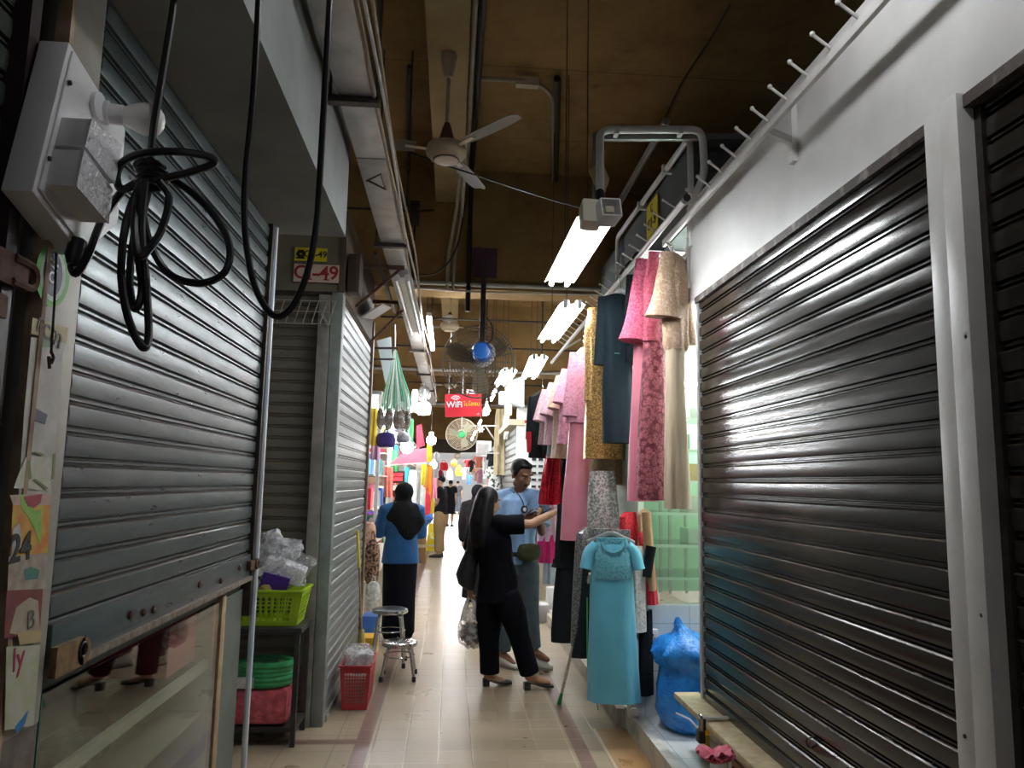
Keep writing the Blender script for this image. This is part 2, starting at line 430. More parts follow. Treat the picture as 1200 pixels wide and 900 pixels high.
# ------------------------------------------------------------------ roller shutters
def slats(o, u, nrm, length, n, pitch, mat, parent, seed=1, segs=10, dmax=.016):
    o = V(o); u = V(u).normalized(); nrm = V(nrm); rnd = random.Random(seed)
    prof = [(0,-.004),(.05,-.004),(.08,.006),(.15,.006),(.18,-.003),(.23,-.003),(.27,.010),(.5,.0125),(.9,.011),(.96,.006),(1,-.004)]
    mb = MB(); rows = []
    for i in range(n):
        tl = rnd.uniform(-.0016, .0016); ph = rnd.uniform(0, 6)
        for z, d in prof[:-1]:
            row = []
            for k in range(segs+1):
                s = k/segs; w = .0012*math.sin(ph+s*7)
                row.append(o+u*(length*s)+V((0,0,1))*((i+z)*pitch)+nrm*(d*(dmax/.0125)*.8+tl*(z-.5)*2+w*.6))
            rows.append(row)
    rows.append([o+u*(length*k/segs)+V((0,0,n*pitch)) for k in range(segs+1)])
    mb.loft(rows, False, False, 0, closed=False)
    # back sheet gives the curtain its thickness
    mb.obox(o+u*length/2+V((0,0,n*pitch/2))-nrm*.02, u, nrm, (0,0,1), length/2, .008, n*pitch/2)
    return mb.build('curtain', mat, parent, smooth=24)

# near left shutter
XL = -.97
t = thing('roller_shutter', 'grey green half raised roller shutter above the glass showcase', 'shutter', (XL, 2.9, 0))
slats((XL, 1.97, 1.235), (0,1,0), (1,0,0), 1.83, 24, .078, M['slat_left'], t, 3)
b = MB().box(XL-.015, XL+.022, 1.97, 3.80, 1.135, 1.24).build('bottom_bar', M['slat_left'], t, bevel=.006)
mb = MB().box(XL-.005, XL+.035, 1.97, 3.80, 1.118, 1.137)
mb.build('bottom_lip', mk('worn_edge', (.30,.26,.22), (.16,.10,.07), 30, rough=.5, metal=.5), b)
for yy in (2.42, 2.52, 2.60, 3.05, 3.32, 3.6):
    MB().lathe([(.012,0),(.012,.006),(.006,.010)], (XL+.022, yy, 1.185+.012*math.sin(yy*9)), (1,0,0), 10).build('rivet', M['rust'], b)
mb = MB().obox((XL+.03, 2.04, 1.15), (0,1,0), (0,0,1), (1,0,0), .07, .036, .008); mb.lathe([(.036,-.008),(.036,.008)], (XL+.03, 2.11, 1.15), (1,0,0), 16)
lk = mb.build('locking_plate', mk('rusty_brass', (.28,.17,.08), (.15,.08,.04), 30, rough=.55, metal=.5, bump=.3), b)
MB().tube(arc((XL+.04, 2.10, 1.155), .018, 0, 2*PI, (0,1,0), (0,0,1), 14), .0035, 6).build('ring', M['dark_metal'], lk)
mb = MB().box(XL-.03, XL+.03, 3.80, 3.835, .95, 3.0)
mb.build('guide_rail', M['dark_metal'], t)
mb = MB().tube([(XL+.035, 3.85, .0), (XL+.035, 3.852, 1.3), (XL+.03, 3.86, 2.9)], .014, 8)
mb.build('edge_strip', mk('worn_pale_blue_paint', (.55,.62,.72), (.75,.74,.70), 3, rough=.5), t)
MB().obox((XL+.03, 3.78, 1.19), (0,1,0), (0,0,1), (1,0,0), .05, .022, .012).tube(arc((XL+.045, 3.83, 1.19), .02, 0, 2*PI, (0,1,0), (0,0,1), 12), .008, 6).build('bolt_lock', M['rust'], t)
MB().box(XL-.3, XL-.01, 1.9, 3.9, 2.84, 3.12).build('shutter_box', M['dark_metal'], t)

# grey bulkhead over it
trim(MB().box(-1.6, -.60, -1.5, 3.965, 2.885, 3.45), M['grey_plaster'], 'grey plastered bulkhead over the near left shutter')

# nearest left shutter, cut by the frame, with its rusty hasp
t = thing('roller_shutter', 'dark green roller shutter at the left edge behind the white socket board', 'shutter', (XL-.04, 1.2, 0))
slats((XL-.05, .2, .9), (0,1,0), (1,0,0), 1.46, 26, .078, mk('dark_green_shutter_steel', (.07,.085,.07), (.11,.125,.10), 9, rough=.38, metal=.5, bump=.15), t, 5)
MB().box(XL-.06, XL+.0, 1.66, 1.70, 0, 3.0).build('guide_rail', mk('dark_red_paint', (.022,.008,.008), rough=.5), t)
hp = MB(); z0 = 2.02
hp.prism([(0,-.02),(.12,-.02),(.12,.035),(.10,.05),(0,.05)], (XL+.012, 1.60, z0), (0,1,0), (0,0,1), .008)
hp.tube(arc((XL+.02, 1.725, z0+.016), .026, -PI/2, PI/2, (0,1,0), (0,0,1), 8), .009, 6)
hp.tube([(XL+.02, 1.66, z0+.042), (XL+.02, 1.725, z0+.042)], .009, 6).tube([(XL+.02, 1.66, z0-.010), (XL+.02, 1.725, z0-.010)], .009, 6)
hp.build('hasp', M['rust'], t)
MB().box(XL-.02, XL+.005, .2, 1.68, 1.93, 1.98).build('lock_bar', M['rust'], t)
MB().box(XL-.03, XL-.0, .2, 1.66, 0, 1.93).build('lower_panel', mk('greenish_grey_panel', (.16,.17,.14), (.11,.11,.09), 6, rough=.6), t)

# near right shutters
XR = 1.44
t = thing('roller_shutter', 'large closed dark brown roller shutter on the right, streaked with dust', 'shutter', (XR, 3.1, 0))
slats((XR, 2.06, .475), (0,1,0), (-1,0,0), 2.21, 27, .0823, M['slat_right'], t, 11, 12)
MB().box(XR-.018, XR+.015, 2.06, 4.27, .437, .48).build('bottom_bar', M['slat_right'], t, bevel=.006)
MB().box(XR-.022, XR+.03, 4.27, 4.305, .44, 2.70).build('guide_rail', mk('grey_white_paint', (.55,.54,.52), (.42,.40,.38), 12, rough=.4), t)
hk = MB().tube(spline([(XR-.01, 3.0, .60), (XR-.03, 3.0, .61), (XR-.034, 2.99, .635), (XR-.01, 2.99, .645)], 5), .004, 6)
hk.build('pull_ring', M['dark_metal'], t)
t = thing('roller_shutter', 'closed dark roller shutter at the right edge beyond the white double post', 'shutter', (XR, 1.0, 0))
slats((XR+.02, -.6, .0), (0,1,0), (-1,0,0), 2.5, 33, .0823, M['slat_right'], t, 17, 10)
MB().box(XR-.0, XR+.05, 1.885, 1.915, 0, 2.70).build('guide_rail', M['dark_metal'], t)
t = thing('shop_post', 'white painted double steel post between the two dark shutters', 'post', (XR, 2.0, 0))
mb = MB().box(XR-.045, XR+.06, 1.995, 2.068, .0, 2.72); mb.build('channel', M['white_paint'], t, bevel=.004)
mb = MB().box(XR-.05, XR+.06, 1.912, 1.99, .0, 2.72); mb.build('channel', M['white_paint'], t, bevel=.004)
mb = MB().tube([(XR-.045, 1.9925, z*.09) for z in range(0, 31)], [.0035+.0014*math.sin(z*2.3) for z in range(31)], 6); mb.build('weld_seam', M['white_plastic'], t)
for yy, zz in ((1.93, 2.02), (1.935, 1.28), (2.03, .95)):
    MB().lathe([(.006,0),(.006,.003)], (XR-.047, yy, zz), (-1,0,0), 8).build('screw', M['dark_metal'], t)

# fascia, its dark lower lip
t = thing('fascia_panel', 'glossy white fascia panel above the right shutters', 'panel', (XR, 2.0, 2.7))
MB().box(XR-.02, XR+.04, -1.2, 4.46, 2.715, 3.33).build('face', M['white_gloss'], t, bevel=.005)
lip = MB(); lip.box(XR-.03, XR+.05, -1.2, 4.30, 2.675, 2.712)
lip.build('lower_lip', mk('chipped_dark_edge', (.06,.045,.04), (.30,.27,.24), 16, rough=.6, lo=.5, hi=.75), t)
trim(MB().box(XR+.06, 3.2, -1.2, 4.40, 3.29, 3.34), M['grey_plaster'], 'grey top board closing the near right stall')
struct(MB().box(XR+.09, XR+.13, -1.2, 4.40, .0, 3.3).build('wall_right_front', M['grey_plaster']), 'inner wall of the closed right stall', 'wall')
struct(MB().box(XR+.09, 3.2, 4.30, 4.40, .0, 3.3).build('wall_right_end', wm), 'end wall of the closed right stall facing the dress stall', 'wall')

# counter under the big right shutter
t = thing('shop_counter', 'low white counter with a worn wooden ledge under the dark shutter', 'counter', (1.42, 3.2, 0))
MB().box(1.345, 1.50, 1.0, 3.95, .06, .40).build('panel', mk('scuffed_white_panel', (.58,.56,.54), (.36,.33,.30), 10, rough=.6, bump=.3), t, bevel=.004)
MB().box(1.30, 1.445, 1.0, 4.42, .405, .437).build('ledge', mk('yellowed_ledge', (.56,.47,.30), (.36,.27,.16), 14, rough=.55, bump=.3, bscale=50), t, bevel=.006)
dr = MB().box(1.335, 1.36, 3.42, 3.62, .10, .355).build('door', mk('orange_brown_wood', (.36,.14,.05), (.24,.08,.03), 10, rough=.6), t, bevel=.004)
MB().box(1.325, 1.337, 3.45, 3.59, .13, .325).build('dark_opening_panel', mk('painted_inside_shade', (.02,.014,.01), rough=.7), dr)  # solid dark panel, its colour stands for the shade of an opening
for yy, zz, w in ((3.88, .30, .05), (3.72, .27, .03), (3.80, .31, .025)):
    MB().box(1.339, 1.346, yy-w, yy+w, zz-.03, zz+.035).build('patch', mk('torn_paper', (.40,.33,.25), (.62,.6,.57), 30, rough=.8), t)
p = at(851, 862, 3.88)
pl = thing('padlock', 'dark padlock hanging from the counter ledge beside the yellow dustpan', 'padlock', (1.285, 3.88, .30))
MB().box(1.262, 1.296, 3.862, 3.918, .335, .395).build('body', M['dark_metal'], pl, bevel=.006)
MB().tube(fillet([(1.279, 3.87, .39), (1.279, 3.87, .468), (1.279, 3.908, .468), (1.279, 3.908, .39)], .018), .0055, 8).build('shackle', M['chrome'], pl)
mb = MB().bar((1.46, 3.89, .452), (1.27, 3.89, .452), .03, .006); mb.build('hasp', M['galv'], pl)
mb = MB().box(1.288, 1.301, 3.87, 3.91, .395, .45); mb.build('staple', M['dark_metal'], pl)
# ------------------------------------------------------------------ fluorescent fixtures over the right side
def fixture(label, c0, c1, group=None, wid=.19, lit=True, mat='tube_on', cover=True):
    """twin tube batten with a folded white reflector, hung along c0 -> c1"""
    c0 = V(c0); c1 = V(c1); d = (c1-c0).normalized(); sx = d.cross(V((0,0,1))).normalized(); up = sx.cross(d)
    t = thing('fluorescent_light', label, 'light', (c0+c1)/2, group)
    mb = MB()
    prof = [(-wid/2, -.016), (-wid*.25, .012), (-.022, .012), (-.022, -.012), (.022, -.012), (.022, .012), (wid*.25, .012), (wid/2, -.016)]
    rings = [[c+sx*a+up*b for a, b in prof]+[c+sx*a+up*(b+.004) for a, b in reversed(prof)] for c in (c0, c1)]
    mb.loft(rings); mb.build('reflector', M['white_paint'], t)
    for q in (.2, .8):
        c = c0.lerp(c1, q); MB().tube([c+up*.01, V((c.x, c.y, 4.8))], .003, 5).build('hanger_wire', M['dark_metal'], t)
    for s in (-1, 1):
        a = c0+sx*s*wid*.27-up*.028; b = c1+sx*s*wid*.27-up*.028
        tb = MB().tube([a+d*.03, b-d*.03], .0135, 10).build('tube', M[mat] if lit else M['tube_off'], t)
        for e, f in ((a, 1), (b, -1)):
            MB().tube([e-d*f*.01, e+d*f*.03], .016, 10).bar(e+up*.002, e+up*.045, .028, .02, d).build('lamp_holder', M['white_plastic'], tb)
    return t
ZF = 2.9
FIX = [((.665, 3.50, ZF), (.655, 4.72, ZF)), ((.835, 5.28, ZF), (.83, 6.68, ZF)), ((.86, 7.6, ZF), (.91, 9.1, ZF)), ((.64, 8.72, ZF+.02), (.63, 10.1, ZF+.02))]
LBL = ['bright twin tube light nearest, below the white conduit arch', 'second twin tube light down the row, above the gold dress', 'third twin tube light in the row over the dress rail', 'fourth small twin tube light beside the blue motor fan']
for l, (a, b) in zip(LBL, FIX): fixture(l, a, b, 'twin tube lights above the dress stall')
# near junction box, hanging string, beige paper and conduit arch of the first light
t = thing('junction_box', 'open white junction box at the near end of the brightest light', 'junction box', (.74, 3.46, 2.98))
p = at(712, 249, 3.44)
mb = MB(); ax, ay, az = V((1,.25,.1)).normalized(), V((-.2,1,-.25)).normalized(), V((-.1,.15,1)).normalized()
for s in (-1, 1):
    mb.obox(p+ax*s*.05, ax, ay, az, .004, .05, .045); mb.obox(p+az*s*.043, ax, ay, az, .05, .05, .004)
mb.obox(p+ay*.045, ax, ay, az, .05, .004, .045); mb.build('housing', M['white_plastic'], t, bevel=.003)
MB().obox(p+ay*.0, ax, ay, az, .022, .03, .016).build('terminal_block', M['beige_plastic'], t)
q = at(692, 252, 3.5)
MB().obox(q, (1,.1,0), (0,1,-.1), (0,.1,1), .05, .06, .06).build('end_cover', mk('cream_plastic', (.66,.62,.50), rough=.5), t, bevel=.015)
arch = [at(703, 240, 4.0), at(703, 152, 4.2), at(823, 152, 4.2), at(826, 205, 4.25), at(813, 232, 4.3)]
t = thing('conduit_pipe', 'white conduit pipe arching from the brightest light to the grey stall top', 'pipe', arch[0])
MB().tube(fillet(arch, .07), .0235, 10).build('pipe', M['white_plastic'], t)
for x in (722, 797): 
    c = at(x, 153, 4.2); MB().box(c.x-.012, c.x+.012, c.y-.03, c.y+.03, c.z-.032, c.z+.004).build('clip', M['white_plastic'], t)
MB().tube([at(703, 226, 4.03), at(704, 246, 3.9)], .027, 10).build('coupling', M['black_plastic'], t)
a, b = at(694, 161, 4.25), at(886, 161, 4.25)
fr = MB().bar(a, b, .03, .035).bar(at(698, 157, 4.26), at(697, 240, 4.1), .03, .03).build('angle_bar', mk('dull_grey_steel', (.20,.20,.19), rough=.5, metal=.4), t)
pp = MB(); pp.prism([(0,0),(.07,.06),(.12,-.05),(.09,-.14),(.04,-.1)], at(690, 200, 4.12), (1,0,0), (0,0,1), .012)
tag(pp.build('paper_scrap', mk('beige_card', (.48,.38,.23), (.38,.29,.17), 12, rough=.85)), 'torn beige card tied to the steel bar above the brightest light', 'card')
fp = fillet([(1.42, 4.36, 3.05), (1.42, 4.38, 3.76), (1.42, 6.45, 3.80), (1.42, 6.45, 3.05)], .07)
t = thing('conduit_pipe', 'white conduit pipe running round the edge of the dark grey stall top', 'pipe', fp[0])
MB().tube(fp, .02, 8).build('pipe', M['white_plastic'], t)
for yy in (4.9, 5.6): MB().box(1.39, 1.46, yy-.015, yy+.015, 3.74, 3.80).build('clip', M['white_plastic'], t)
a, b = atz(781, 142, 4.35), atz(655, 360, 4.35)
tag(MB().tube([a, b], .03, 8).build('ceiling_pipe', mk('grey_pipe', (.33,.31,.29), rough=.5)), 'grey pipe slanting along the ceiling behind the white conduit arch', 'pipe')
trim(MB().box(1.46, 3.3, 4.43, 7.4, 3.26, 3.775), mk('dark_grey_board', (.075,.085,.085), (.05,.055,.055), 3, rough=.7), 'dark grey boarded top of the dress stall')
t = thing('stall_sign', 'small yellow number sign on the dark grey stall top', 'sign', (1.455, 5.4, 3.5))
yel = mk('yellow_sign_paint', (.62,.50,.015), rough=.5)
a = atx(764.5, 255, 1.45)
MB().box(1.445, 1.455, a.y-.15, a.y+.15, a.z-.13, a.z+.13).build('board', yel, t)
text('C1-9', 'lettering', .12, (1.443, a.y, a.z-.04), (0,-1,0), (0,0,1), M['black_plastic'], t)
text('C', 'lettering', .09, (1.443, a.y, a.z+.07), (0,-1,0), (0,0,1), M['black_plastic'], t)

# rails for the dresses
t = thing('display_rail', 'white rail with pegs fixed along the glossy fascia', 'rail', (1.3, 2.5, 3.12))
MB().box(1.29, 1.31, -.4, 4.56, 3.10, 3.145).build('bar', M['white_paint'], t, bevel=.003)
for i in range(14):
    y = 1.5+.18*i
    mb = MB().tube([(1.30, y, 3.135), (1.225, y, 3.19)], .006, 6); mb.sphere((1.225, y, 3.192), .010, n=8, m=6); mb.build('peg', M['white_paint'], t)
for y in (2.95, 1.1):
    mb = MB().box(1.395, 1.42, y-.012, y+.035, 2.97, 3.235).bar((1.42, y+.01, 3.06), (1.30, y+.01, 3.105), .025, .03); mb.build('bracket', M['white_paint'], t)
mb = MB().box(1.40, 1.432, 4.40, 4.44, 2.80, 3.12).tube(spline([(1.43, 4.42, 3.02), (1.36, 4.43, 2.98), (1.30, 4.46, 3.0), (1.26, 4.48, 3.03)]), .02, 8).bar((1.42, 4.43, 2.86), (1.30, 4.46, 3.1), .02, .02)
mb.build('bracket', M['white_paint'], t)
t = thing('display_rail', 'round white rail with pegs from which the dresses hang', 'rail', (1.2, 5, 3.11))
MB().tube([(1.2, 3.78, 3.115), (1.2, 9.2, 3.09)], .018, 10).build('bar', M['white_paint'], t)
MB().tube([(1.2, 3.76, 3.115), (1.2, 3.80, 3.115)], .021, 10).build('end_cap', M['black_plastic'], t)
for i in range(22):
    y = 3.95+.2*i
    MB().tube([(1.2, y, 3.125), (1.125, y, 3.17)], .005, 6).sphere((1.125, y, 3.17), .008, n=8, m=6).build('peg', M['white_paint'], t)
for y in (3.9, 6.2, 8.6): MB().bar((1.2, y, 3.115), (1.46, y, 3.28), .02, .02).build('bracket', M['white_paint'], t)

# ------------------------------------------------------------------ ceiling fans
cream = mk('aged_cream_enamel', (.50,.42,.30), (.40,.33,.22), 12, rough=.4)
def fan(label, loc, a0, zc=4.45):
    x, y, z = loc
    t = thing('ceiling_fan', label, 'ceiling fan', (x, y, z), 'ceiling fans down the corridor')
    MB().lathe([(.05, 0), (.055,-.02), (.045,-.10), (.026,-.17), (.018,-.175)], (x, y, zc), n=18).build('canopy', cream, t)
    MB().tube([(x, y, zc-.16), (x, y, z+.12)], .0125, 10).build('down_rod', cream, t)
    MB().lathe([(.018, .20), (.03, .17), (.055, .07), (.055, .05)], (x, y, z), n=18).build('motor_cover', mk('brown_plastic', (.10,.055,.035), rough=.5), t)
    mo = MB().lathe([(.03,.06), (.09,.058), (.125,.04), (.135,.01), (.132,-.02), (.105,-.048), (.085,-.055), (.08,-.065), (.03,-.07), (.001,-.07)], (x, y, z), n=28).build('motor', cream, t)
    MB().lathe([(.088,-.056), (.088,-.060), (.080,-.060), (.080,-.056)], (x, y, z), n=28, caps=False).build('ring', M['dark_metal'], mo)
    for k in range(3):
        a = a0+k*2*PI/3; d = V((math.cos(a), math.sin(a), 0)); s = V((-d.y, d.x, 0)); o = V((x, y, z))
        rings = []
        for r, w in ((.20,.05), (.24,.058), (.40,.066), (.60,.062), (.66,.05), (.68,.03)):
            tw = .18; c = o+d*r+V((0,0,.01))
            u = s*math.cos(tw)+V((0,0,1))*math.sin(tw); nn = d.cross(u)
            rings.append([c-u*w+nn*.003, c+nn*.012, c+u*w+nn*.003, c+u*w-nn*.001, c+nn*.007, c-u*w-nn*.001])
        bl = MB().loft(rings).build('blade', mk('blade_grey_cream', (.15,.125,.095), rough=.55), t)
        MB().bar(o+d*.10+V((0,0,.005)), o+d*.27+V((0,0,.012)), .035, .006).build('blade_arm', cream, bl)
    return t
h1 = V((-.095, 4.78, 3.76)); tp = atz(626, 128, 3.76)
fan('cream ceiling fan nearest, hanging from the pale ceiling beam', h1, math.atan2(tp.y-h1.y, tp.x-h1.x))
fan('second ceiling fan, behind the first deep cross beam', (-.085, 10.45, 3.76), .5)
fan('third ceiling fan, small and far above the red sign', (-.08, 17.0, 3.76), .9)

# ------------------------------------------------------------------ blue motor fan on the beam
def wire_guard(c, r, depth, rings, spokes, wr, nrm):
    c = V(c); nrm = V(nrm).normalized(); ax = nrm.cross(V((0,0,1))).normalized(); ay = ax.cross(nrm)
    mb = MB()
    prof = lambda q, s: c+nrm*(s*depth*(1-q*q*q)) 
    for s in (-1, 1):
        for i in range(1, rings+1):
            q = i/rings; mb.tube([prof(q, s)+ax*r*q*math.cos(2*PI*k/40)+ay*r*q*math.sin(2*PI*k/40) for k in range(40)], wr, 4, closed=True)
        for k in range(spokes):
            a = 2*PI*k/spokes; mb.tube([prof(q, s)+(ax*math.cos(a)+ay*math.sin(a))*r*q for q in (.1, .4, .7, .9, 1)], wr, 4)
    mb.tube([c+ax*r*math.cos(2*PI*k/48)+ay*r*math.sin(2*PI*k/48) for k in range(48)], wr*3, 6, closed=True)
    return mb
fc = at(560.5, 424, 7.45); nrm = V((-.06, -1, -.10)).normalized()
t = thing('industrial_fan', 'big wire guarded fan with a bright blue motor hanging from the cross beam', 'fan', fc)
wire_guard(fc, .36, .07, 13, 24, .0028, nrm).build('wire_guard', mk('dusty_guard_wire', (.13,.11,.085), rough=.6, metal=.3), t)
for k in range(3):
    a = .4+k*2*PI/3; ax = nrm.cross(V((0,0,1))).normalized(); ay = ax.cross(nrm); d = ax*math.cos(a)+ay*math.sin(a); s = d.cross(nrm)
    rings = []
    for r, w in ((.05,.03), (.14,.075), (.26,.10), (.32,.07)):
        c = fc+d*r; u = (s*.85+nrm*.5).normalized(); rings.append([c-u*w+nrm*.002, c+u*w+nrm*.002, c+u*w-nrm*.002, c-u*w-nrm*.002])
    MB().loft(rings).build('blade', mk('dusty_dark_blade', (.20,.16,.10), rough=.6), t)
mcn = at(564.5, 412, 7.3)
blue = mk('bright_blue_enamel', (.012,.09,.42), (.01,.06,.30), 9, rough=.35)
mo = MB().lathe([(.05,-.10), (.085,-.09), (.098,-.04), (.105,.06), (.10,.10)], mcn-nrm*.02, -nrm, 24).build('motor', blue, t)
MB().lathe([(.06,-.06), (.075,-.055), (.08,.0)], mcn+nrm*.10, -nrm, 20).build('motor_cap', mk('lighter_blue', (.02,.14,.55), rough=.3), mo)
MB().lathe([(.135,.0), (.135,.03), (.10,.035), (.10,0)], mcn-nrm*.10+V((0,0,-.012)), -nrm, 28).build('motor_ring', M['white_plastic'], t)
pt = at(567.5, 306, 7.42)
MB().bar((pt.x, 7.40, 3.80), (mcn.x, 7.36, mcn.z+.08), .05, .05).build('pole', M['dark_metal'], t)
a, b = at(555, 290, 7.47), at(582, 325, 7.47)
MB().box(a.x, b.x, 7.465, 7.498, b.z, a.z).build('mounting_plate', mk('dark_purple_paint', (.055,.02,.045), rough=.7), t)
MB().tube(spline([at(571, 372, 7.36), at(577, 384, 7.34), at(576, 398, 7.32), at(570, 404, 7.3)]), .008, 6).build('power_cord', M['black_cable'], t)

# smaller wall fan with a green hub
fc = at(541, 509, 12.2); n2 = V((-.05, -1, -.12)).normalized()
t = thing('round_fan', 'round cream guarded fan with a green hub below the red sign', 'fan', fc)
wire_guard(fc, .25, .06, 12, 16, .0022, n2).build('wire_guard', mk('cream_wire', (.55,.46,.33), rough=.5), t)
MB().lathe([(.001,.12), (.045,.11), (.06,.07), (.06,0)], fc, n2, 18).build('hub', M['green_plastic'], t)
MB().lathe([(.07,0), (.085,-.06), (.05,-.16), (.001,-.17)], fc, n2, 18).build('motor', M['beige_plastic'], t)
for k in range(3):
    a = .2+k*2*PI/3; ax = n2.cross(V((0,0,1))).normalized(); ay = ax.cross(n2); d = ax*math.cos(a)+ay*math.sin(a); s = d.cross(n2)
    MB().loft([[fc+d*r-(s*.8+n2*.4)*w, fc+d*r+(s*.8+n2*.4)*w, fc+d*r+(s*.8+n2*.4)*w-n2*.004, fc+d*r-(s*.8+n2*.4)*w-n2*.004] for r, w in ((.05,.03), (.13,.07), (.21,.075))]).build('blade', mk('smoky_blade', (.35,.33,.26), rough=.4), t)
MB().tube([fc+V((0,.1,.05)), fc+V((0,.1,.6)), fc+V((0,.1,1.1))], .012, 6).build('pole', M['galv'], t)

# ------------------------------------------------------------------ red wifi sign
o = at(543, 475, 8.5); ax = V((1, .04, .05)).normalized(); ay = V((-.05, 0, 1)).normalized()
t = thing('wifi_sign', 'tilted red sign with white and yellow lettering hanging over the corridor', 'sign', o)
nz = ax.cross(ay)
MB().obox(o, ax, ay, nz, .205, .128, .006).build('board', mk('signal_red', (.80,.035,.06), (.72,.03,.05), 4, rough=.4), t)
wl = mk('white_lettering', (.9,.9,.9), rough=.5); yl = mk('yellow_lettering', (.85,.55,.04), rough=.5)
f = o+nz*.008
text('WiFi', 'lettering', .092, f-ax*.10+ay*.008, ax, ay, wl, t, .002, bold=.0018)
text('ไมไอรบ', 'lettering', .064, f+ax*.095+ay*.012, ax, ay, yl, t, .002, bold=.0012)
text('sb', 'lettering', .035, f+ax*.165-ay*.10, ax, ay, wl, t, .002)
mb = MB()
for r in (.022, .042, .062):
    mb.tube(arc(f-ax*.085+ay*.045, r, PI*.2, PI*.8, ax, ay, 10), .0055, 5)
mb.build('radio_waves', wl, t)
for s in (-.16, .16): MB().tube([o+ax*s+ay*.125, V((o.x+s, o.y, 3.3))], .003, 5).build('cord', M['galv'], t)
o = at(555, 461, 8.9)
t = thing('price_card', 'small white card of printed lines behind the top of the red sign', 'card', o)
MB().obox(o, (1,0,-.04), (0,1,0), (0,0,1), .085, .004, .042).build('card', M['white_plastic'], t)
MB().bar(o+V((-.06,-.006,.015)), o+V((.06,-.006,.012)), .004, .012).bar(o+V((-.06,-.006,-.012)), o+V((.05,-.006,-.015)), .004, .01).build('print', M['black_plastic'], t)

# ------------------------------------------------------------------ cable trunking along the left of the ceiling
t = thing('cable_trunking', 'long grey steel cable trunking slung under the ceiling on the left', 'trunking', (-.475, 4, 3.3))
for i, (a, b) in enumerate(((-2, 1.0), (1.0, 3.9), (3.9, 6.0), (6.0, 8.4), (8.4, 10.8), (10.8, 13.2), (13.2, 17))):
    MB().box(-.555, -.40, a+.004, b-.004, 3.30+.002*(i % 2), 3.40).build('trunk_section', M['galv'], t, bevel=.004)
for y in (3.25, 5.35, 7.6, 9.8, 12.0, 14.2):
    h = MB().bar((-.60, y, 3.285), (-.37, y, 3.285), .045, .03); hb = h.build('hanger_bar', M['dark_metal'], t)
    for x in (-.59, -.38): MB().tube([(x, y, 3.285), (x, y, 4.8)], .006, 6).build('hanger_rod', M['dark_metal'], hb)
tan_c = mk('tan_cable', (.32,.24,.15), (.22,.16,.10), 20, rough=.6)
for k, (dx, mat) in enumerate(((0, tan_c), (.022, M['galv']), (.04, tan_c))):
    pts = [(-.385+dx+.012*math.sin(y*1.7+k*2), y, 3.31+.03*math.sin(y*1.1+k)+.02*k) for y in [i*.5-1 for i in range(36)]]
    tag(MB().tube(spline(pts, 3), .008, 6).build('ceiling_cable', mat), ('thin tan cable running tight against the steel trunking', 'grey cable running second beside the steel trunking', 'tan cable hanging outermost beside the steel trunking')[k], 'cable')
tag(MB().tube([atz(430, 210, 3.29)+V((0,0,-.01)), atz(446, 204, 3.26), atz(452, 222, 3.24), atz(432, 212, 3.28)], .006, 6).build('wire_loop', M['rust']), 'bent rusty wire loop hooked under the trunking', 'wire')

# conduits on the ceiling
def pipe(label, pts, r, mat, name='ceiling_pipe', cat='pipe', fl=.05):
    return tag(MB().tube(fillet(pts, fl) if len(pts) > 2 else pts, r, 8).build(name, mat), label, cat)
cgrey = mk('painted_conduit', (.36,.32,.26), (.28,.24,.18), 9, rough=.5)
pipe('pale conduit running lengthwise beside the ceiling beam', [(.065, -3, 4.70), (.065, 7.4, 4.70)], .022, cgrey)
pipe('thick black cable running lengthwise beside the ceiling beam', [(.115, -3, 4.72), (.112, 3, 4.71), (.115, 7.4, 4.70), (.115, 7.46, 3.55), (.115, 7.46, 3.3)], .026, M['black_cable'], 'ceiling_cable', 'cable')
pipe('pale conduit bending down the face of the first cross beam', [(.02, 6.2, 4.42), (-.02, 7.2, 4.30), (-.09, 7.46, 3.9), (-.10, 7.46, 3.50)], .018, cgrey)
pipe('second pale conduit down the face of the first cross beam', [(.045, 6.0, 4.42), (.03, 7.25, 4.25), (-.03, 7.44, 3.85), (-.04, 7.44, 3.50)], .016, cgrey)
z = 4.74
A = [atz(558, 92, z), atz(628, 95, z), atz(648, 112, z), atz(649, 234, z)]
t = thing('conduit_pipe', 'pale conduit with a small box turning along the dark ceiling', 'pipe', A[1])
MB().tube(fillet(A, .15), .018, 8).build('pipe', cgrey, t)
c = atz(618, 96, z); MB().box(c.x-.09, c.x+.09, c.y-.03, c.y+.03, c.z-.04, c.z+.03).build('box', M['beige_plastic'], t)
c = atz(649, 238, z); MB().box(c.x-.10, c.x+.10, c.y-.06, c.y+.06, c.z-.05, c.z+.03).build('end_plate', M['beige_plastic'], t)
pipe('dark pipe beside the pale conduit on the right of the ceiling', [atz(653, 92, z), atz(651, 232, z)], .028, M['dark_metal'])
pipe('thin dark pipe on the ceiling left of the nearest fan', [atz(480, 78, z), atz(478, 238, z)], .018, M['dark_metal'])
pipe('thin dark pipe close to the trunking on the ceiling', [atz(446, -20, z), atz(444, 78, z), atz(441, 126, z)], .022, M['dark_metal'])
pipe('thin dark pipe crossing the ceiling at the edge of the first beam', [(-2.0, 7.45, 4.32), (-.42, 7.45, 4.32), (-.25, 7.45, 4.34)], .012, M['dark_metal'])
c = at(486, 248, 7.4); tag(MB().box(c.x-.05, c.x+.05, 7.40, 7.47, c.z-.13, c.z+.12).build('switch_box', M['dark_metal'], bevel=.01), 'dark switch box on the first cross beam left of the fan pole', 'box')
pipe('thin dark pipe dropping from the dark switch box', [(c.x, 7.45, c.z-.1), (c.x, 7.45, 3.55)], .012, M['dark_metal'])
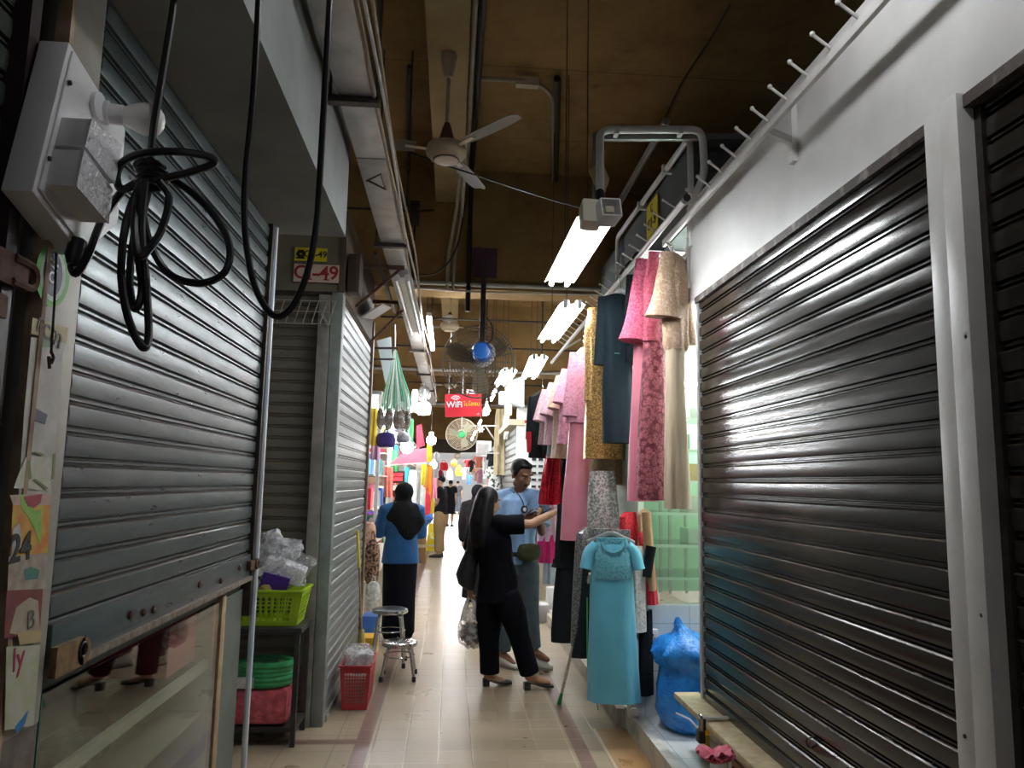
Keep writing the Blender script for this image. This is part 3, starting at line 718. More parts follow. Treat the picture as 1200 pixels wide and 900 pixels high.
pipe('pale conduit along the lower edge of the first cross beam', [(-.55, 7.46, 3.58), (3.0, 7.46, 3.58)], .022, mk('grey_white_conduit', (.46,.44,.40), (.34,.31,.26), 6, rough=.5))
pipe('thin pale conduit just under the first cross beam', [(-.5, 7.44, 3.52), (.2, 7.44, 3.50), (1.5, 7.44, 3.52)], .010, M['galv'])
for k, (y, zz) in enumerate(((13.44, 3.58), (19.44, 3.58))):
    pipe('pale conduit along the lower edge of the %s cross beam' % ('second', 'third')[k], [(-2, y, zz), (3, y, zz)], .03, M['galv'])
pipe('black cable sagging across the ceiling past the nearest fan', spline([at(424, 142, 5.6), at(455, 166, 5.3), at(500, 186, 5.0), at(560, 206, 4.9), at(640, 232, 4.5), at(695, 247, 4.1)], 6), .006, M['black_cable'], 'ceiling_cable', 'cable')
pipe('thin dark crack-like wire slanting across the right of the ceiling', spline([atz(856, 5, 4.78), atz(830, 50, 4.78), atz(800, 95, 4.78), atz(778, 140, 4.78), atz(755, 190, 4.78)], 5), .006, M['black_cable'], 'ceiling_wire', 'wire')
pipe('dark cable drooping in front of the first cross beam by the trunking', spline([at(545, 240, 7.3), at(535, 290, 7.2), at(515, 318, 7.2), at(492, 322, 7.2), at(480, 318, 7.2)], 6), .008, M['black_cable'], 'ceiling_cable', 'cable')
for y0, x0, x1, k in ((9.0, -.9, 2.8, 'first'), (10.9, -.9, 2.8, 'second'), (15.0, -.9, 2.6, 'third')):
    pipe('thin dark steel bar crossing under the ceiling, %s beyond the blue motor fan' % k, [(x0, y0, 3.55), (x1, y0, 3.55)], .013, M['dark_metal'], 'hanging_bar', 'bar')
for y0, x0, k in ((9.0, 1.05, 'nearer'), (10.9, .45, 'further')):
    pipe('vertical dark rod hanging from the ceiling beyond the first beam, the %s one' % k, [(x0, y0, 4.8), (x0, y0, 3.0)], .012, M['dark_metal'], 'hanging_rod', 'rod')

# left row: unlit reflector fixture below the trunking, lit tube beyond it
fixture('unlit dusty twin tube fixture under the trunking on the left', atz(471, 324, 3.22), atz(487, 388, 3.22), None, .17, False)
a, b = atz(502.5, 374, 3.25), atz(507, 409, 3.25)
t = thing('tube_light', 'single bright tube hanging left of the blue motor fan', 'light', (a+b)/2)
MB().tube([a, b], .024, 10).build('tube', M['tube_on'], t)
MB().bar(a+V((0,0,.05)), b+V((0,0,.05)), .05, .04).build('batten', M['white_plastic'], t)
MB().tube([(a+b)/2+V((0,0,.05)), (a+b)/2+V((0,0,1.5))], .004, 5).build('cord', M['dark_metal'], t)
# ------------------------------------------------------------------ sticker covered post on the left
XP = -.952
t = thing('shop_post', 'steel post plastered with torn stickers beside the near left shutter', 'post', (XP, 1.88, 0))
MB().box(XP-.07, XP, 1.80, 1.955, 1.02, 2.95).build('channel', mk('aluminium_post', (.36,.34,.30), (.28,.25,.20), 6, rough=.5, metal=.2, bump=.2), t, bevel=.004)
MB().box(XP-.068, XP-.002, 1.803, 1.952, 0, 1.02).build('lower_post', mk('stained_brown_post', (.10,.075,.06), (.20,.17,.14), 14, rough=.7, bump=.3), t)
MB().box(XP-.03, XP+.004, 1.782, 1.799, .9, 2.95).build('edge_strip', mk('peeling_edge', (.42,.30,.20), (.22,.13,.08), 16, rough=.7), t)
def spoly(pts): return [(lambda p: (p.y, p.z))(atx(x, y, XP)) for x, y in pts]
nst = [0]
def sticker(pts, mat, parent=None, lab=None):
    nst[0] += 1
    o = MB().prism(spoly(pts), (XP+.0004*nst[0] if parent is None else XP+.0004*nst[0], 0, 0), (0,1,0), (0,0,1), .0006).build('sticker', mat, parent or t)
    if lab: o['label'] = lab
    return o
def sell(cx, cy, a, b): return [(cx+a*math.cos(k*PI/12), cy+b*math.sin(k*PI/12)) for k in range(24)]
def flat(name, c, c2=None, s=30): return mk(name, c, c2, s, rough=.55)
paper = flat('dirty_white_sticker', (.52,.49,.44), (.38,.36,.32), 22)
S = sticker([(36,395),(74,400),(69,470),(58,600),(20,600),(28,480)], paper, None, 'dirty white paper sticker')
o1 = sticker(sell(61,322,20,38), flat('lime_green_print', (.10,.42,.06)), None, 'oval green and navy label')
sticker(sell(61,322,15,31), flat('pale_green_print', (.55,.66,.55)), o1)
sticker(sell(61,321,11,26), flat('navy_print', (.02,.025,.11)), o1)
c = atx(60, 318, XP); text('oli', 'lettering', .06, (XP+.0004*nst[0]+.0015, c.y, c.z), (0,.25,1), (0,-1,.25), wl, o1, .0005)
y1 = sticker([(37,372),(79,384),(77,402),(35,391)], flat('ochre_tape', (.46,.36,.14), (.36,.28,.12)), None, 'strip of ochre tape with bold letters')
c = atx(57, 388, XP); text('rcm', 'lettering', .075, (XP+.0004*nst[0]+.0015, c.y, c.z), (0,1,-.22), (0,.22,1), flat('brown_ink', (.08,.05,.03)), y1, .0005)
sticker([(43,402),(47,395),(53,397),(59,402),(57,407),(43,406)], flat('leaf_green_print', (.10,.22,.09)))
sticker([(36,481),(41,479),(54,486),(51,497),(36,491)], flat('dark_indigo_tag', (.03,.028,.07)), None, 'small dark indigo tag')
s2 = sticker([(18,560),(28,536),(60,534),(57,575),(14,572)], flat('floral_paper', (.56,.54,.47), (.42,.44,.30), 60))
for a, b in (((30,540),(33,560)), ((36,530),(48,532)), ((60,532),(59,560)), ((36,562),(52,572))):
    sticker([a, (a[0]+3, a[1]-1), (b[0]+2, b[1]), (b[0]-1, b[1]+2)], flat('olive_print', (.16,.20,.05)), s2)
s3 = sticker([(12,590),(56,592),(53,648),(8,656)], flat('orange_yellow_print', (.60,.20,.04), (.55,.42,.05), 26), None, 'torn fruit poster in orange and green')
sticker([(8,580),(58,578),(57,592),(12,592)], flat('pink_beige_paper', (.50,.36,.28), (.42,.30,.22)), s3)
sticker([(20,580),(26,580),(38,600),(45,596),(44,640),(38,622),(30,606),(22,596)], flat('melon_green_print', (.12,.42,.05), (.35,.5,.1), 40), s3)
sticker([(24,582),(46,579),(44,589),(36,595),(29,593)], flat('melon_red_print', (.30,.02,.035)), s3)
sticker([(11,620),(19,612),(22,640),(9,654)], flat('ash_print', (.45,.44,.42)), s3)
c = atx(20, 643, XP); text('24', 'lettering', .085, (XP+.0004*nst[0]+.0015, c.y, c.z), (0,1,.05), (0,-.05,1), M['black_plastic'], s3, .0005, bold=.0025)
sticker([(6,652),(52,648),(50,690),(4,700)], flat('smudged_paper', (.40,.36,.30), (.28,.20,.16), 40))
sticker([(24,668),(32,664),(42,668),(40,678),(26,680)], flat('blue_green_scribble', (.05,.14,.22), (.08,.25,.10), 90))
s4 = sticker([(3,692),(46,690),(42,742),(0,748)], flat('maroon_print', (.20,.035,.04), (.15,.03,.03)), None, 'torn maroon sticker with a beige scrap')
sticker([(14,712),(30,700),(40,704),(42,738),(16,744),(6,742)], flat('beige_scrap', (.36,.29,.20), (.42,.36,.28)), s4)
c = atx(31, 727, XP); text('B', 'lettering', .06, (XP+.0004*nst[0]+.0015, c.y, c.z), (0,1,.1), (0,-.1,1), flat('grey_ink', (.13,.12,.12)), s4, .0005)
sticker([(15,742),(44,738),(43,752),(18,756)], flat('straw_tape', (.46,.36,.18)))
s5 = sticker([(2,758),(42,756),(34,850),(0,856)], flat('pale_scrawled_paper', (.52,.50,.44), (.38,.42,.22), 18), None, 'pale scrap with pink letters')
c = atx(16, 772, XP); text('ly', 'lettering', .075, (XP+.0004*nst[0]+.0015, c.y, c.z), (0,1,.1), (0,-.1,1), flat('pink_ink', (.38,.03,.11)), s5, .0005)
sticker([(12,852),(28,832),(24,848),(14,860)], flat('sky_blue_scrap', (.03,.20,.50)))
a, b = atx(66, 296, -.935), atx(60, 412, -.935)
t = thing('hanging_wire', 'thin dark wire with a little hook hanging down the stickered post', 'wire', a)
MB().tube([a, (a+b)/2+V((0,.003,0)), b], .003, 6).build('wire', M['dark_metal'], t)
MB().tube(spline([b, b+V((0,.012,-.012)), b+V((0,.004,-.026)), b+V((0,-.008,-.014)), b+V((0,0,-.04))], 5), .004, 6).build('hook', M['rust'], t)

# ------------------------------------------------------------------ white socket board with bulb
t = thing('socket_board', 'tilted white socket board with a bare bulb on the stickered post', 'socket board', (-.92, 1.8, 2.1))
def face(pts, X): return [(lambda p: (p.y, p.z))(atx(x, y, X)) for x, y in pts]
MB().prism(face([(81,49),(38,224),(96,300),(138,262),(147,150),(125,121)], -.90), (-.965, 0, 0), (0,1,0), (0,0,1), .065).build('back_box', M['white_plastic'], t, bevel=.004)
a = face([(81,49),(38,224),(96,300),(138,262),(147,150),(125,121)], -.9)
cy = sum(p[0] for p in a)/6; cz = sum(p[1] for p in a)/6
MB().prism([(cy+(u-cy)*.93, cz+(w-cz)*.93) for u, w in a], (-.90, 0, 0), (0,1,0), (0,0,1), .006).build('cover', M['white_plastic'], t, bevel=.003)
foil = NT('crinkled_clear_tape'); foil.set(Base_Color=(.82,.82,.84), Roughness=.16, Metallic=.35, Specular_IOR_Level=.8); foil.bump(foil.noise(60, 4), .8, .02)
for q in ([(107,139),(99,172),(134,216),(143,170)], [(98,176),(89,218),(127,262),(132,222)]):
    d = MB().prism(face(q, -.83), (-.895, 0, 0), (0,1,0), (0,0,1), .064).build('socket', M['white_plastic'], t, bevel=.003)
    MB().prism(face(q, -.829), (-.8305, 0, 0), (0,1,0), (0,0,1), .003).build('tape_cover', foil.mat, d)
c0 = atx(117, 131, -.90); c1 = at(160, 138, c0.y+.02); ax = (c1-c0).normalized()
h = MB().lathe([(.030,0), (.030,.02), (.025,.023), (.025,.052), (.022,.056)], c0, ax, 18).build('lamp_holder', M['white_plastic'], t)
L = (c1-c0).length
bb = MB().lathe([(.020,.05), (.026,.062), (.036,.085), (.041,.102), (.041,.118), (.034,.136), (.018,.147), (.001,.15)], c0, ax, 22).build('bulb', mk('milky_bulb', (.80,.79,.76), rough=.25), t)
for x, y in ((81, 97), (57, 186), (137, 172)):
    p = atx(x, y, -.892); MB().lathe([(.006,0),(.006,.004)], p, (1,0,0), 8).build('screw', M['dark_metal'], t)
MB().lathe([(.034,0),(.034,.012)], atx(112, 124, -.895), (1,0,0), 14).build('holder_base', M['white_plastic'], t)

# ------------------------------------------------------------------ hanging black cables
t = thing('power_cable', 'coiled black cable knotted and hanging beside the white socket board', 'cable', at(178, 205, 1.85))
def px(Y, *pts): return [at(x, y, Y+.02*math.sin(i*1.3)) for i, (x, y) in enumerate(pts)]
def cab(pts, name, r=.0095): return MB().tube(spline(pts, 7), r, 8).build(name, M['black_cable'], t)
cab(px(1.86, (210,-60),(204,0),(190,90),(180,150),(175,205)), 'lead')
cab(px(1.82, (178,208),(142,222),(140,195),(165,180),(210,178),(246,184),(250,192),(225,201),(180,212)), 'loop')
cab(px(1.88, (172,205),(205,212),(245,245),(268,285),(264,318),(235,332),(200,322),(178,290),(168,250),(170,212)), 'loop')
cab(px(1.80, (166,212),(148,260),(142,320),(150,372),(166,406),(174,396),(172,340),(166,270),(170,210)), 'loop')
cab(px(1.84, (170,212),(158,270),(152,330),(158,362),(166,340),(162,280),(176,215)), 'loop')
cab(px(1.79, (186,212),(198,232),(190,268),(176,290),(162,300),(158,262),(164,214)), 'loop')
cab(px(1.83, (160,214),(140,228),(118,262),(104,298),(90,320),(84,314),(86,302)), 'tail')
mb = MB()
for k in range(4):
    mb.tube([at(176+4*math.sin(k), 196+k*7, 1.83)+V((.03*math.cos(j*PI/5), .03*math.sin(j*PI/5), .004*math.sin(j))) for j in range(11)], .009, 6)
mb.build('knot', M['black_cable'], t)
p = at(88, 296, 1.80); MB().lathe([(.012,-.03),(.020,-.01),(.020,.03),(.015,.035)], p, (.1,.1,1), 12).build('plug', M['black_plastic'], t)
t2 = MB().tube(spline([at(x, y, 1.6) for x, y in ((306,-60),(303,0),(296,120),(288,200),(287,270),(299,336),(324,371),(350,346),(369,276),(378,150),(386,0),(388,-60))], 7), .0072, 8).build('power_cable', M['black_cable'])
tag(t2, 'long black cable hanging in a single deep loop before the grey bulkhead', 'cable')

# ------------------------------------------------------------------ glass showcase under the left shutter
t = thing('glass_showcase', 'low glass fronted showcase under the half raised left shutter', 'showcase', (-1.25, 2.9, 0))
dk = mk('dark_cabinet_board', (.09,.085,.075), (.06,.055,.05), 5, rough=.6)
MB().box(-1.58, -.985, 1.97, 3.79, .0, .10).build('base', dk, t)
MB().box(-1.59, -1.56, 1.97, 3.79, .10, 1.09).build('back_panel', mk('cabinet_back', (.30,.27,.22), (.22,.2,.17), 4, rough=.6), t)
MB().box(-1.58, -.985, 1.97, 3.79, 1.075, 1.105).build('top', dk, t)
mp = mk('greenish_end_panel', (.13,.145,.125), (.09,.10,.085), 6, rough=.6)
MB().box(-1.56, -.975, 3.50, 3.80, .10, 1.075).build('end_panel', mp, t)
MB().box(-1.0, -.965, 3.44, 3.50, .02, 1.09).build('stile', M['wood'], t, bevel=.003)
MB().box(-.99, -.968, 1.975, 3.44, .02, .06).build('track', M['galv'], t)
MB().box(-1.50, -1.03, 1.99, 3.46, .60, .615).build('shelf', mk('shelf_board', (.46,.42,.35), (.38,.34,.28), 4, rough=.4), t)
MB().box(-1.03, -1.012, 1.99, 3.46, .79, .83).build('rail', mk('pale_rail', (.66,.62,.54), (.5,.46,.38), 9, rough=.4), t)
MB().box(-1.50, -1.05, 1.99, 3.46, .792, .80).build('shelf', M['green_glass'], t)
MB().box(-.978, -.972, 2.0, 3.43, .06, 1.07).build('glass_pane', M['glass'], t)
e = mk('green_glass_edge', (.02,.14,.09), rough=.2)
MB().box(-.979, -.970, 1.993, 2.0, .06, 1.07).build('pane_edge', e, t)
pk = MB().box(-1.35, -1.06, 3.10, 3.42, .835, 1.03).build('box', mk('pink_red_card', (.50,.08,.11), (.42,.06,.09), 6, rough=.6), None, bevel=.006)
tag(pk, 'pink red carton inside the glass showcase, high by the wooden stile', 'box')
mb = MB(); mb.sphere((-1.22, 3.25, .70), .10, (1.1,1.2,.75), 18, 12)
gb = mb.build('plastic_bag', clearfilm('dark_green_film', (.03,.16,.05), .5, .2, (.01,.05,.02)))
tag(gb, 'dark green plastic bag on the shelf inside the glass showcase', 'bag')
mb = MB(); mb.sphere((-1.25, 2.8, .68), .085, (1.3,2.0,.7), 18, 12)
tag(mb.build('plastic_bag', clearfilm('grey_film', (.4,.4,.38), .4, .2, (.2,.2,.19))), 'grey plastic bag lying mid shelf inside the glass showcase', 'bag')

# ------------------------------------------------------------------ stall with its number signs, set back behind the recess
t = thing('roller_shutter', 'dusty closed shutter facing us under the red stall number', 'shutter', (-1.3, 5.32, 0))
slats((-1.78, 5.33, 0.0), (1,0,0), (0,-1,0), .83, 37, .078, M['slat_stall'], t, 23, 6, .012)
t = thing('stall_header', 'dull olive header board carrying the stall number signs', 'board', (-1.2, 5.3, 3.1))
hd = mk('olive_header_paint', (.17,.155,.105), (.13,.115,.075), 3, rough=.7)
MB().box(-1.80, -.83, 5.295, 5.40, 2.885, 3.55).build('board', hd, t)
MB().box(-1.80, -.83, 5.285, 5.295, 2.885, 2.91).build('lower_edge', M['dark_metal'], t)
MB().box(-.83, -.79, 5.28, 7.22, 2.90, 3.50).build('side_board', mk('brown_side_board', (.10,.07,.045), (.07,.045,.03), 4, rough=.7), t)
def wsign(name, label, p0, p1, Y, mat, edge):
    a, b = at(*p0, Y), at(*p1, Y); c = (a+b)/2
    t = thing(name, label, 'sign', (c.x, Y, c.z)); w, h = abs(b.x-a.x), abs(b.z-a.z)
    MB().box(c.x-w/2-.006, c.x+w/2+.006, Y-.004, Y+.004, c.z-h/2-.006, c.z+h/2+.006).build('rim', edge, t)
    MB().box(c.x-w/2, c.x+w/2, Y-.008, Y-.002, c.z-h/2, c.z+h/2).build('face', mat, t)
    return t, c, w, h
t, c, w, h = wsign('stall_sign', 'small yellow stall sign with a flower mark above the red number', (346,290), (383,307), 5.28, yel, hd)
text('C1-49', 'lettering', .064, (c.x+.032, 5.27, c.z), (1,0,-.01), (0,0,1), M['black_plastic'], t, bold=.001)
mb = MB()
for k in range(6):
    a = k*PI/3; q = V((c.x-.068+.02*math.cos(a), 5.27, c.z+.02*math.sin(a))); mb.lathe([(.014,0),(.014,.002)], q, (0,-1,0), 10)
mb.obox((c.x-.068, 5.27, c.z-.03), (1,0,0), (0,1,0), (0,0,1), .03, .002, .004); mb.build('flower_mark', M['black_plastic'], t)
t, c, w, h = wsign('stall_sign', 'cream stall sign with big dark red number on the olive header', (345,309), (397,332), 5.28, mk('cream_sign', (.56,.46,.36), (.5,.40,.31), 9, rough=.6), M['rust'])
dr = mk('dark_red_lettering', (.27,.012,.02), rough=.6)
for ch, dx, sz in (('C', -.110, .135), ('1', -.048, .13), ('-', .000, .13), ('4', .055, .135), ('9', .120, .135)):
    text(ch, 'lettering', sz, (c.x+dx, 5.27, c.z), (1,0,-.02), (0,0,1), dr, t, .0015, sx=1.0 if ch != '-' else 1.5, bold=.0022)
    if ch in '14': MB().obox((c.x+dx+(.016 if ch == '4' else 0), 5.27, c.z-.046), (1,0,0), (0,1,0), (0,0,1), .020, .001, .004).build('serif', dr, t)
wr = MB()
for k in range(8):
    x = -1.28+.058*k; wr.tube([(x+.035, 5.24, 2.83), (x, 5.20, 2.66)], .003, 5)
for z, y in ((2.83, 5.24), (2.75, 5.225), (2.66, 5.20)): wr.tube([(-1.30, y, z), (-.84, y, z)], .003, 5)
tag(wr.build('wire_rack', mk('dull_white_wire', (.34,.31,.25), rough=.5)), 'empty dull wire rack hung in front of the dusty stall shutter', 'rack')
t = thing('shop_post', 'grey steel corner post where the dusty stall meets the corridor', 'post', (-.87, 5.3, 0))
MB().box(-.955, -.872, 5.245, 5.36, 0, 2.88).build('channel', M['grey_post'], t, bevel=.004)
MB().box(-.868, -.79, 5.25, 5.36, 0, 2.90).build('channel', mk('blue_grey_post', (.23,.26,.25), (.16,.17,.155), 8, rough=.5, bump=.2), t, bevel=.004)
tag(MB().box(-1.9, -.80, 5.42, 7.2, 3.5, 3.53).build('top_board', M['dark_metal']), 'dark board closing the top of the numbered stall', 'board')
MB().obox((-.905, 5.235, 2.70), (.6,0,-1), (0,1,0), (1,0,.6), .05, .006, .009).build('latch', M['galv'], t)
t = thing('roller_shutter', 'pale grey closed shutter facing the corridor behind the red basket', 'shutter', (-.8, 6.3, 0))
slats((-.805, 5.365, .04), (0,1,0), (1,0,0), 1.80, 36, .078, M['slat_pale'], t, 31, 8, .012)
MB().box(-.82, -.785, 5.365, 7.165, 0, .045).build('bottom_bar', M['grey_post'], t)
MB().box(-.83, -.775, 7.17, 7.25, 0, 3.1).build('guide_rail', mk('brown_frame', (.16,.12,.085), (.10,.07,.05), 12, rough=.6), t)
# rusty brackets above it
rb = M['rust']
t = thing('awning_bracket', 'rusty steel bracket frame sticking out above the pale grey shutter', 'bracket', (-.7, 6.5, 3.1))
mb = MB().bar((-.79, 5.9, 3.28), (-.42, 5.9, 3.28), .03, .03).bar((-.79, 5.9, 2.95), (-.45, 5.9, 3.27), .02, .02); mb.build('arm', rb, t)
mb = MB().bar((-.79, 7.1, 3.28), (-.40, 7.1, 3.28), .03, .03).bar((-.79, 7.1, 2.9), (-.45, 7.1, 3.27), .02, .02); mb.build('arm', rb, t)
MB().bar((-.62, 5.6, 3.30), (-.62, 7.6, 3.30), .025, .025).build('cross_bar', M['dark_metal'], t)
MB().obox((-.68, 6.5, 3.05), (0,1,.2), (1,0,.7), (-.7,0,1), .45, .10, .006).build('sheet', mk('grey_awning_sheet', (.36,.34,.33), (.22,.17,.14), 10, rough=.5, metal=.3), t)
MB().box(-.775, -.69, 5.30, 5.48, 2.92, 3.20).build('meter_box', mk('dark_brown_box', (.05,.03,.02), rough=.6), t, bevel=.008)

# ------------------------------------------------------------------ little black table, baskets, bags
t = thing('side_table', 'small black metal table with a lower shelf in front of the dusty shutter', 'table', (-1.15, 5.05, 0))
bk = mk('black_table_paint', (.02,.02,.019), (.045,.04,.035), 15, rough=.5)
MB().box(-1.42, -.885, 4.87, 5.22, .66, .695).build('tabletop', bk, t, bevel=.004)
MB().box(-1.40, -.895, 4.89, 5.20, .085, .11).build('shelf', bk, t)
for x in (-1.405, -.925):
    for y in (4.875, 5.195): MB().box(x, x+.03, y, y+.03, 0, .66).build('leg', bk, t)
def basket(name, label, cat, x0, x1, y0, y1, z0, z1, tp, rows, cols, mat, crow=None):
    """tapered lattice basket, tp = widening of the top on each side"""
    t = thing(name, label, cat, ((x0+x1)/2, (y0+y1)/2, z0))
    def P(side, s, k):
        e = tp*k; X0, X1, Y0, Y1 = x0-e, x1+e, y0-e, y1+e; z = z0+(z1-z0)*k
        return {0: V((X0+(X1-X0)*s, Y0, z)), 1: V((X1, Y0+(Y1-Y0)*s, z)), 2: V((X1+(X0-X1)*s, Y1, z)), 3: V((X0, Y1+(Y0-Y1)*s, z))}[side]
    mb = MB(); nr = {0:(0,-1,0), 1:(1,0,0), 2:(0,1,0), 3:(-1,0,0)}
    for sd in range(4):
        n = V(nr[sd])
        def strip(s0, s1, k0, k1):
            a, b, c, d = P(sd, s0, k0), P(sd, s1, k0), P(sd, s1, k1), P(sd, s0, k1)
            mb.loft([[a, b, b-n*.005, a-n*.005], [d, c, c-n*.005, d-n*.005]])
        strip(0, 1, 0, .14); strip(0, 1, .84, 1); strip(0, .13, .14, .84); strip(.87, 1, .14, .84)
        for i in range(1, cols): s = .13+.74*i/cols; strip(s-.012, s+.012, .14, .84)
        for j in range(1, rows): k = .14+.70*j/rows; strip(.13, .87, k-.012, k+.012)
    mb.build('lattice', mat, t)
    MB().box(x0, x1, y0, y1, z0, z0+.008).build('base', mat, t)
    rim = MB()
    pts = [P(0,0,1), P(0,1,1), P(1,1,1), P(2,1,1)]
    for i in range(4): rim.bar(pts[i], pts[(i+1) % 4], .018, .014)
    rim.build('rim', mat, t, bevel=.003); return t
basket('plastic_basket', 'lime green lattice basket full of bags on the small black table', 'basket', -1.33, -.93, 4.93, 5.18, .697, .91, .035, 6, 9, M['lime_plastic'])
def blob(mb, c, r, sc, seed=0, amp=.18, n=26, m=18, fr=2.2):
    k0 = len(mb.v); mb.sphere(c, r, sc, n, m); c = V(c)
    for i in range(k0, len(mb.v)):
        d = mb.v[i]-c; q = mnoise.noise(d.normalized()*fr+V((seed*3.7, seed, -seed)))+.5*mnoise.noise(d.normalized()*fr*2.6+V((seed, 0, seed)))
        mb.v[i] = c+d*(1+amp*q)
    return mb
purple = mk('purple_print', (.085,.03,.30), rough=.4)
t = thing('plastic_bag', 'bulging clear bag of white packets with a purple label in the lime basket', 'bag', (-1.08, 5.05, .9))
p = at(334, 668, 5.03)
MB().obox(p, (1,0,-.35), (0,1,.2), (.35,0,1), .13, .05, .055).build('packet', mk('white_foam', (.74,.72,.75), rough=.6), t, bevel=.015)
p2 = at(322, 683, 4.965); MB().obox(p2, (1,0,-.25), (0,1,.25), (.3,-.2,1), .085, .005, .05).build('label', purple, t)
MB().obox(at(318, 664, 4.97), (1,0,.5), (0,1,.2), (-.5,0,1), .09, .004, .022).build('label', M['white_plastic'], t)
blob(MB(), at(333, 665, 5.05), .165, (1.1,.6,.75), 3, .28).build('bag', clearfilm('clear_bag_film', (.78,.77,.80), .10, .1), t)
t = thing('plastic_bag', 'crumpled clear grey bag standing at the top back of the lime basket', 'bag', (-1.15, 5.1, 1.0))
blob(MB(), at(322, 648, 5.12), .13, (1.2,.6,1.0), 8, .42).build('bag', clearfilm('grey_bag_film', (.55,.55,.56), .45, .15, (.75,.75,.76)), t)
tag(blob(MB(), at(298, 687, 5.0), .05, (.8,.8,1.1), 2, .1).build('roll', mk('white_roll', (.66,.6,.55), rough=.6)), 'small white roll at the left end of the lime basket', 'roll')
tag(blob(MB(), at(312, 690, 4.99), .05, (1.0,.8,.8), 5, .2).build('sponge', mk('dull_yellow', (.40,.30,.08), rough=.8)), 'dull yellow sponge between white roll and purple label', 'sponge')
t = thing('plastic_pack', 'pink plastic wrapped pack on the lower shelf of the black table', 'pack', (-1.15, 5.03, .11))
MB().box(-1.33, -.95, 4.90, 5.16, .115, .33).build('pack', clearfilm('pink_film', (.72,.13,.17), .65, .22, (.62,.10,.13)), t, bevel=.05)
MB().box(-1.31, -.97, 4.93, 5.14, .13, .315).build('filling', mk('pink_filling', (.55,.12,.14), (.42,.08,.10), 12, rough=.8), t, bevel=.03)
t = thing('twine_roll', 'green plastic twine roll with a paper band on top of the pink pack', 'twine', (-1.14, 5.03, .34))
mb = MB()
for k in range(5): mb.tube([V((-1.12+(.15+.008*math.sin(k*2))*math.cos(a*PI/16), 5.03+.115*math.sin(a*PI/16), .352+.026*k)) for a in range(32)], .024, 8, closed=True)
mb.build('coil', mk('green_twine', (.03,.30,.10), (.02,.20,.06), 25, rough=.35, bump=.4), t)
blob(MB(), (-1.12, 5.03, .41), .135, (1.15,.95,.55), 4, .1).build('wrap', clearfilm('green_film', (.25,.55,.30), .18, .12), t)
MB().box(-1.32, -1.16, 4.895, 4.905, .335, .40).build('paper_band', mk('printed_paper', (.62,.60,.56), (.35,.33,.31), 90, rough=.7), t)

t0 = basket('plastic_basket', 'dark red lattice basket of cups on the floor by the pale shutter', 'basket', -.72, -.545, 5.62, 6.0, .004, .30, .02, 9, 8, M['red_plastic'])
tag(MB().box(-.715, -.55, 5.63, 5.99, .02, .22).build('cup_pack', mk('cream_cup_pack', (.70,.62,.55), (.55,.48,.42), 30, rough=.6), None, bevel=.02), 'cream pack of cups inside the dark red basket', 'pack')
for k, (x, y, r) in enumerate(((-.69, 5.68, .035), (-.62, 5.70, .036), (-.56, 5.69, .032), (-.66, 5.80, .035), (-.58, 5.82, .034))):
    o = MB().lathe([(r*.8,0), (r,.13), (r+.004,.135), (r+.004,.14), (r-.004,.14)], (x, y, .225), (.1*math.sin(k), .1, 1), 14).build('plastic_cup', clearfilm('cup_film_%d' % k, (.85,.85,.85), .5, .2))
    tag(o, ('clear cup at the front left of the dark red basket', 'clear cup at the front middle of the dark red basket', 'clear cup at the front right of the dark red basket', 'clear cup left in the second row of the dark red basket', 'clear cup right in the second row of the dark red basket')[k], 'cup', 'clear cups in the red basket')
tag(blob(MB(), (-.635, 5.80, .36), .12, (.95,1.4,.42), 6, .25).build('plastic_bag', clearfilm('thin_clear_film', (.85,.85,.86), .12, .1)), 'thin clear bag puffed over the cups of the red basket', 'bag')

def stool(label, c, h, r, topm):
    x, y = c; t = thing('stool', label, 'stool', (x, y, 0), 'steel stools in the corridor')
    MB().lathe([(.001,h+.004), (r*.82,h+.006), (r*.96,h-.002), (r,h-.014), (r*.98,h-.028), (r*.92,h-.03), (r*.9,h-.012), (.001,h-.010)], (x, y, 0), n=28).build('seat', topm, t)
    MB().lathe([(r*1.0,h-.006), (r*1.02,h-.014), (r*1.0,h-.03), (r*.96,h-.034), (r*.95,h-.01)], (x, y, 0), n=28, caps=False).build('rim', M['chrome'], t)
    for k in range(4):
        a = PI/4+k*PI/2; d = V((math.cos(a), math.sin(a), 0)); o = V((x, y, 0))
        lg = MB().tube(fillet([o+d*r*.25+V((0,0,h-.03)), o+d*r*.85+V((0,0,h-.035)), o+d*(r*1.02)+V((0,0,h*.6)), o+d*(r*1.28)+V((0,0,.012))], .06), .0125, 10).build('leg', M['chrome'], t)
        MB().lathe([(.017,0), (.017,.035), (.013,.04)], o+d*(r*1.28), (0,0,1), 10).build('rubber_foot', M['black_plastic'], lg)
    MB().tube([V((x+r*.86*math.cos(k*PI/12), y+r*.86*math.sin(k*PI/12), h*.62)) for k in range(24)], .006, 6, closed=True).build('brace_ring', M['chrome'], t)
    return t
stool('taller steel stool with a black seat, behind the low one', (-.505, 6.98), .475, .155, mk('black_seat', (.03,.03,.035), rough=.3, metal=.3))
stool('low steel stool with a bare metal seat in front of the taller one', (-.385, 6.52), .29, .145, M['chrome'])
t = thing('mop', 'yellow handled mop leaning on the far end of the pale shutter', 'mop', (-.70, 6.8, 0))
MB().tube([at(419, 622, 6.55), at(421, 665, 6.6)], .012, 8).build('grip', mk('yellow_grip', (.75,.62,.10), rough=.4), t)
MB().tube([at(421, 660, 6.6), at(424, 752, 6.68)], .009, 8).build('handle', M['wood'], t)
mb = MB().tube([at(424, 738, 6.68), at(424, 757, 6.69)], [.02,.035], 8)
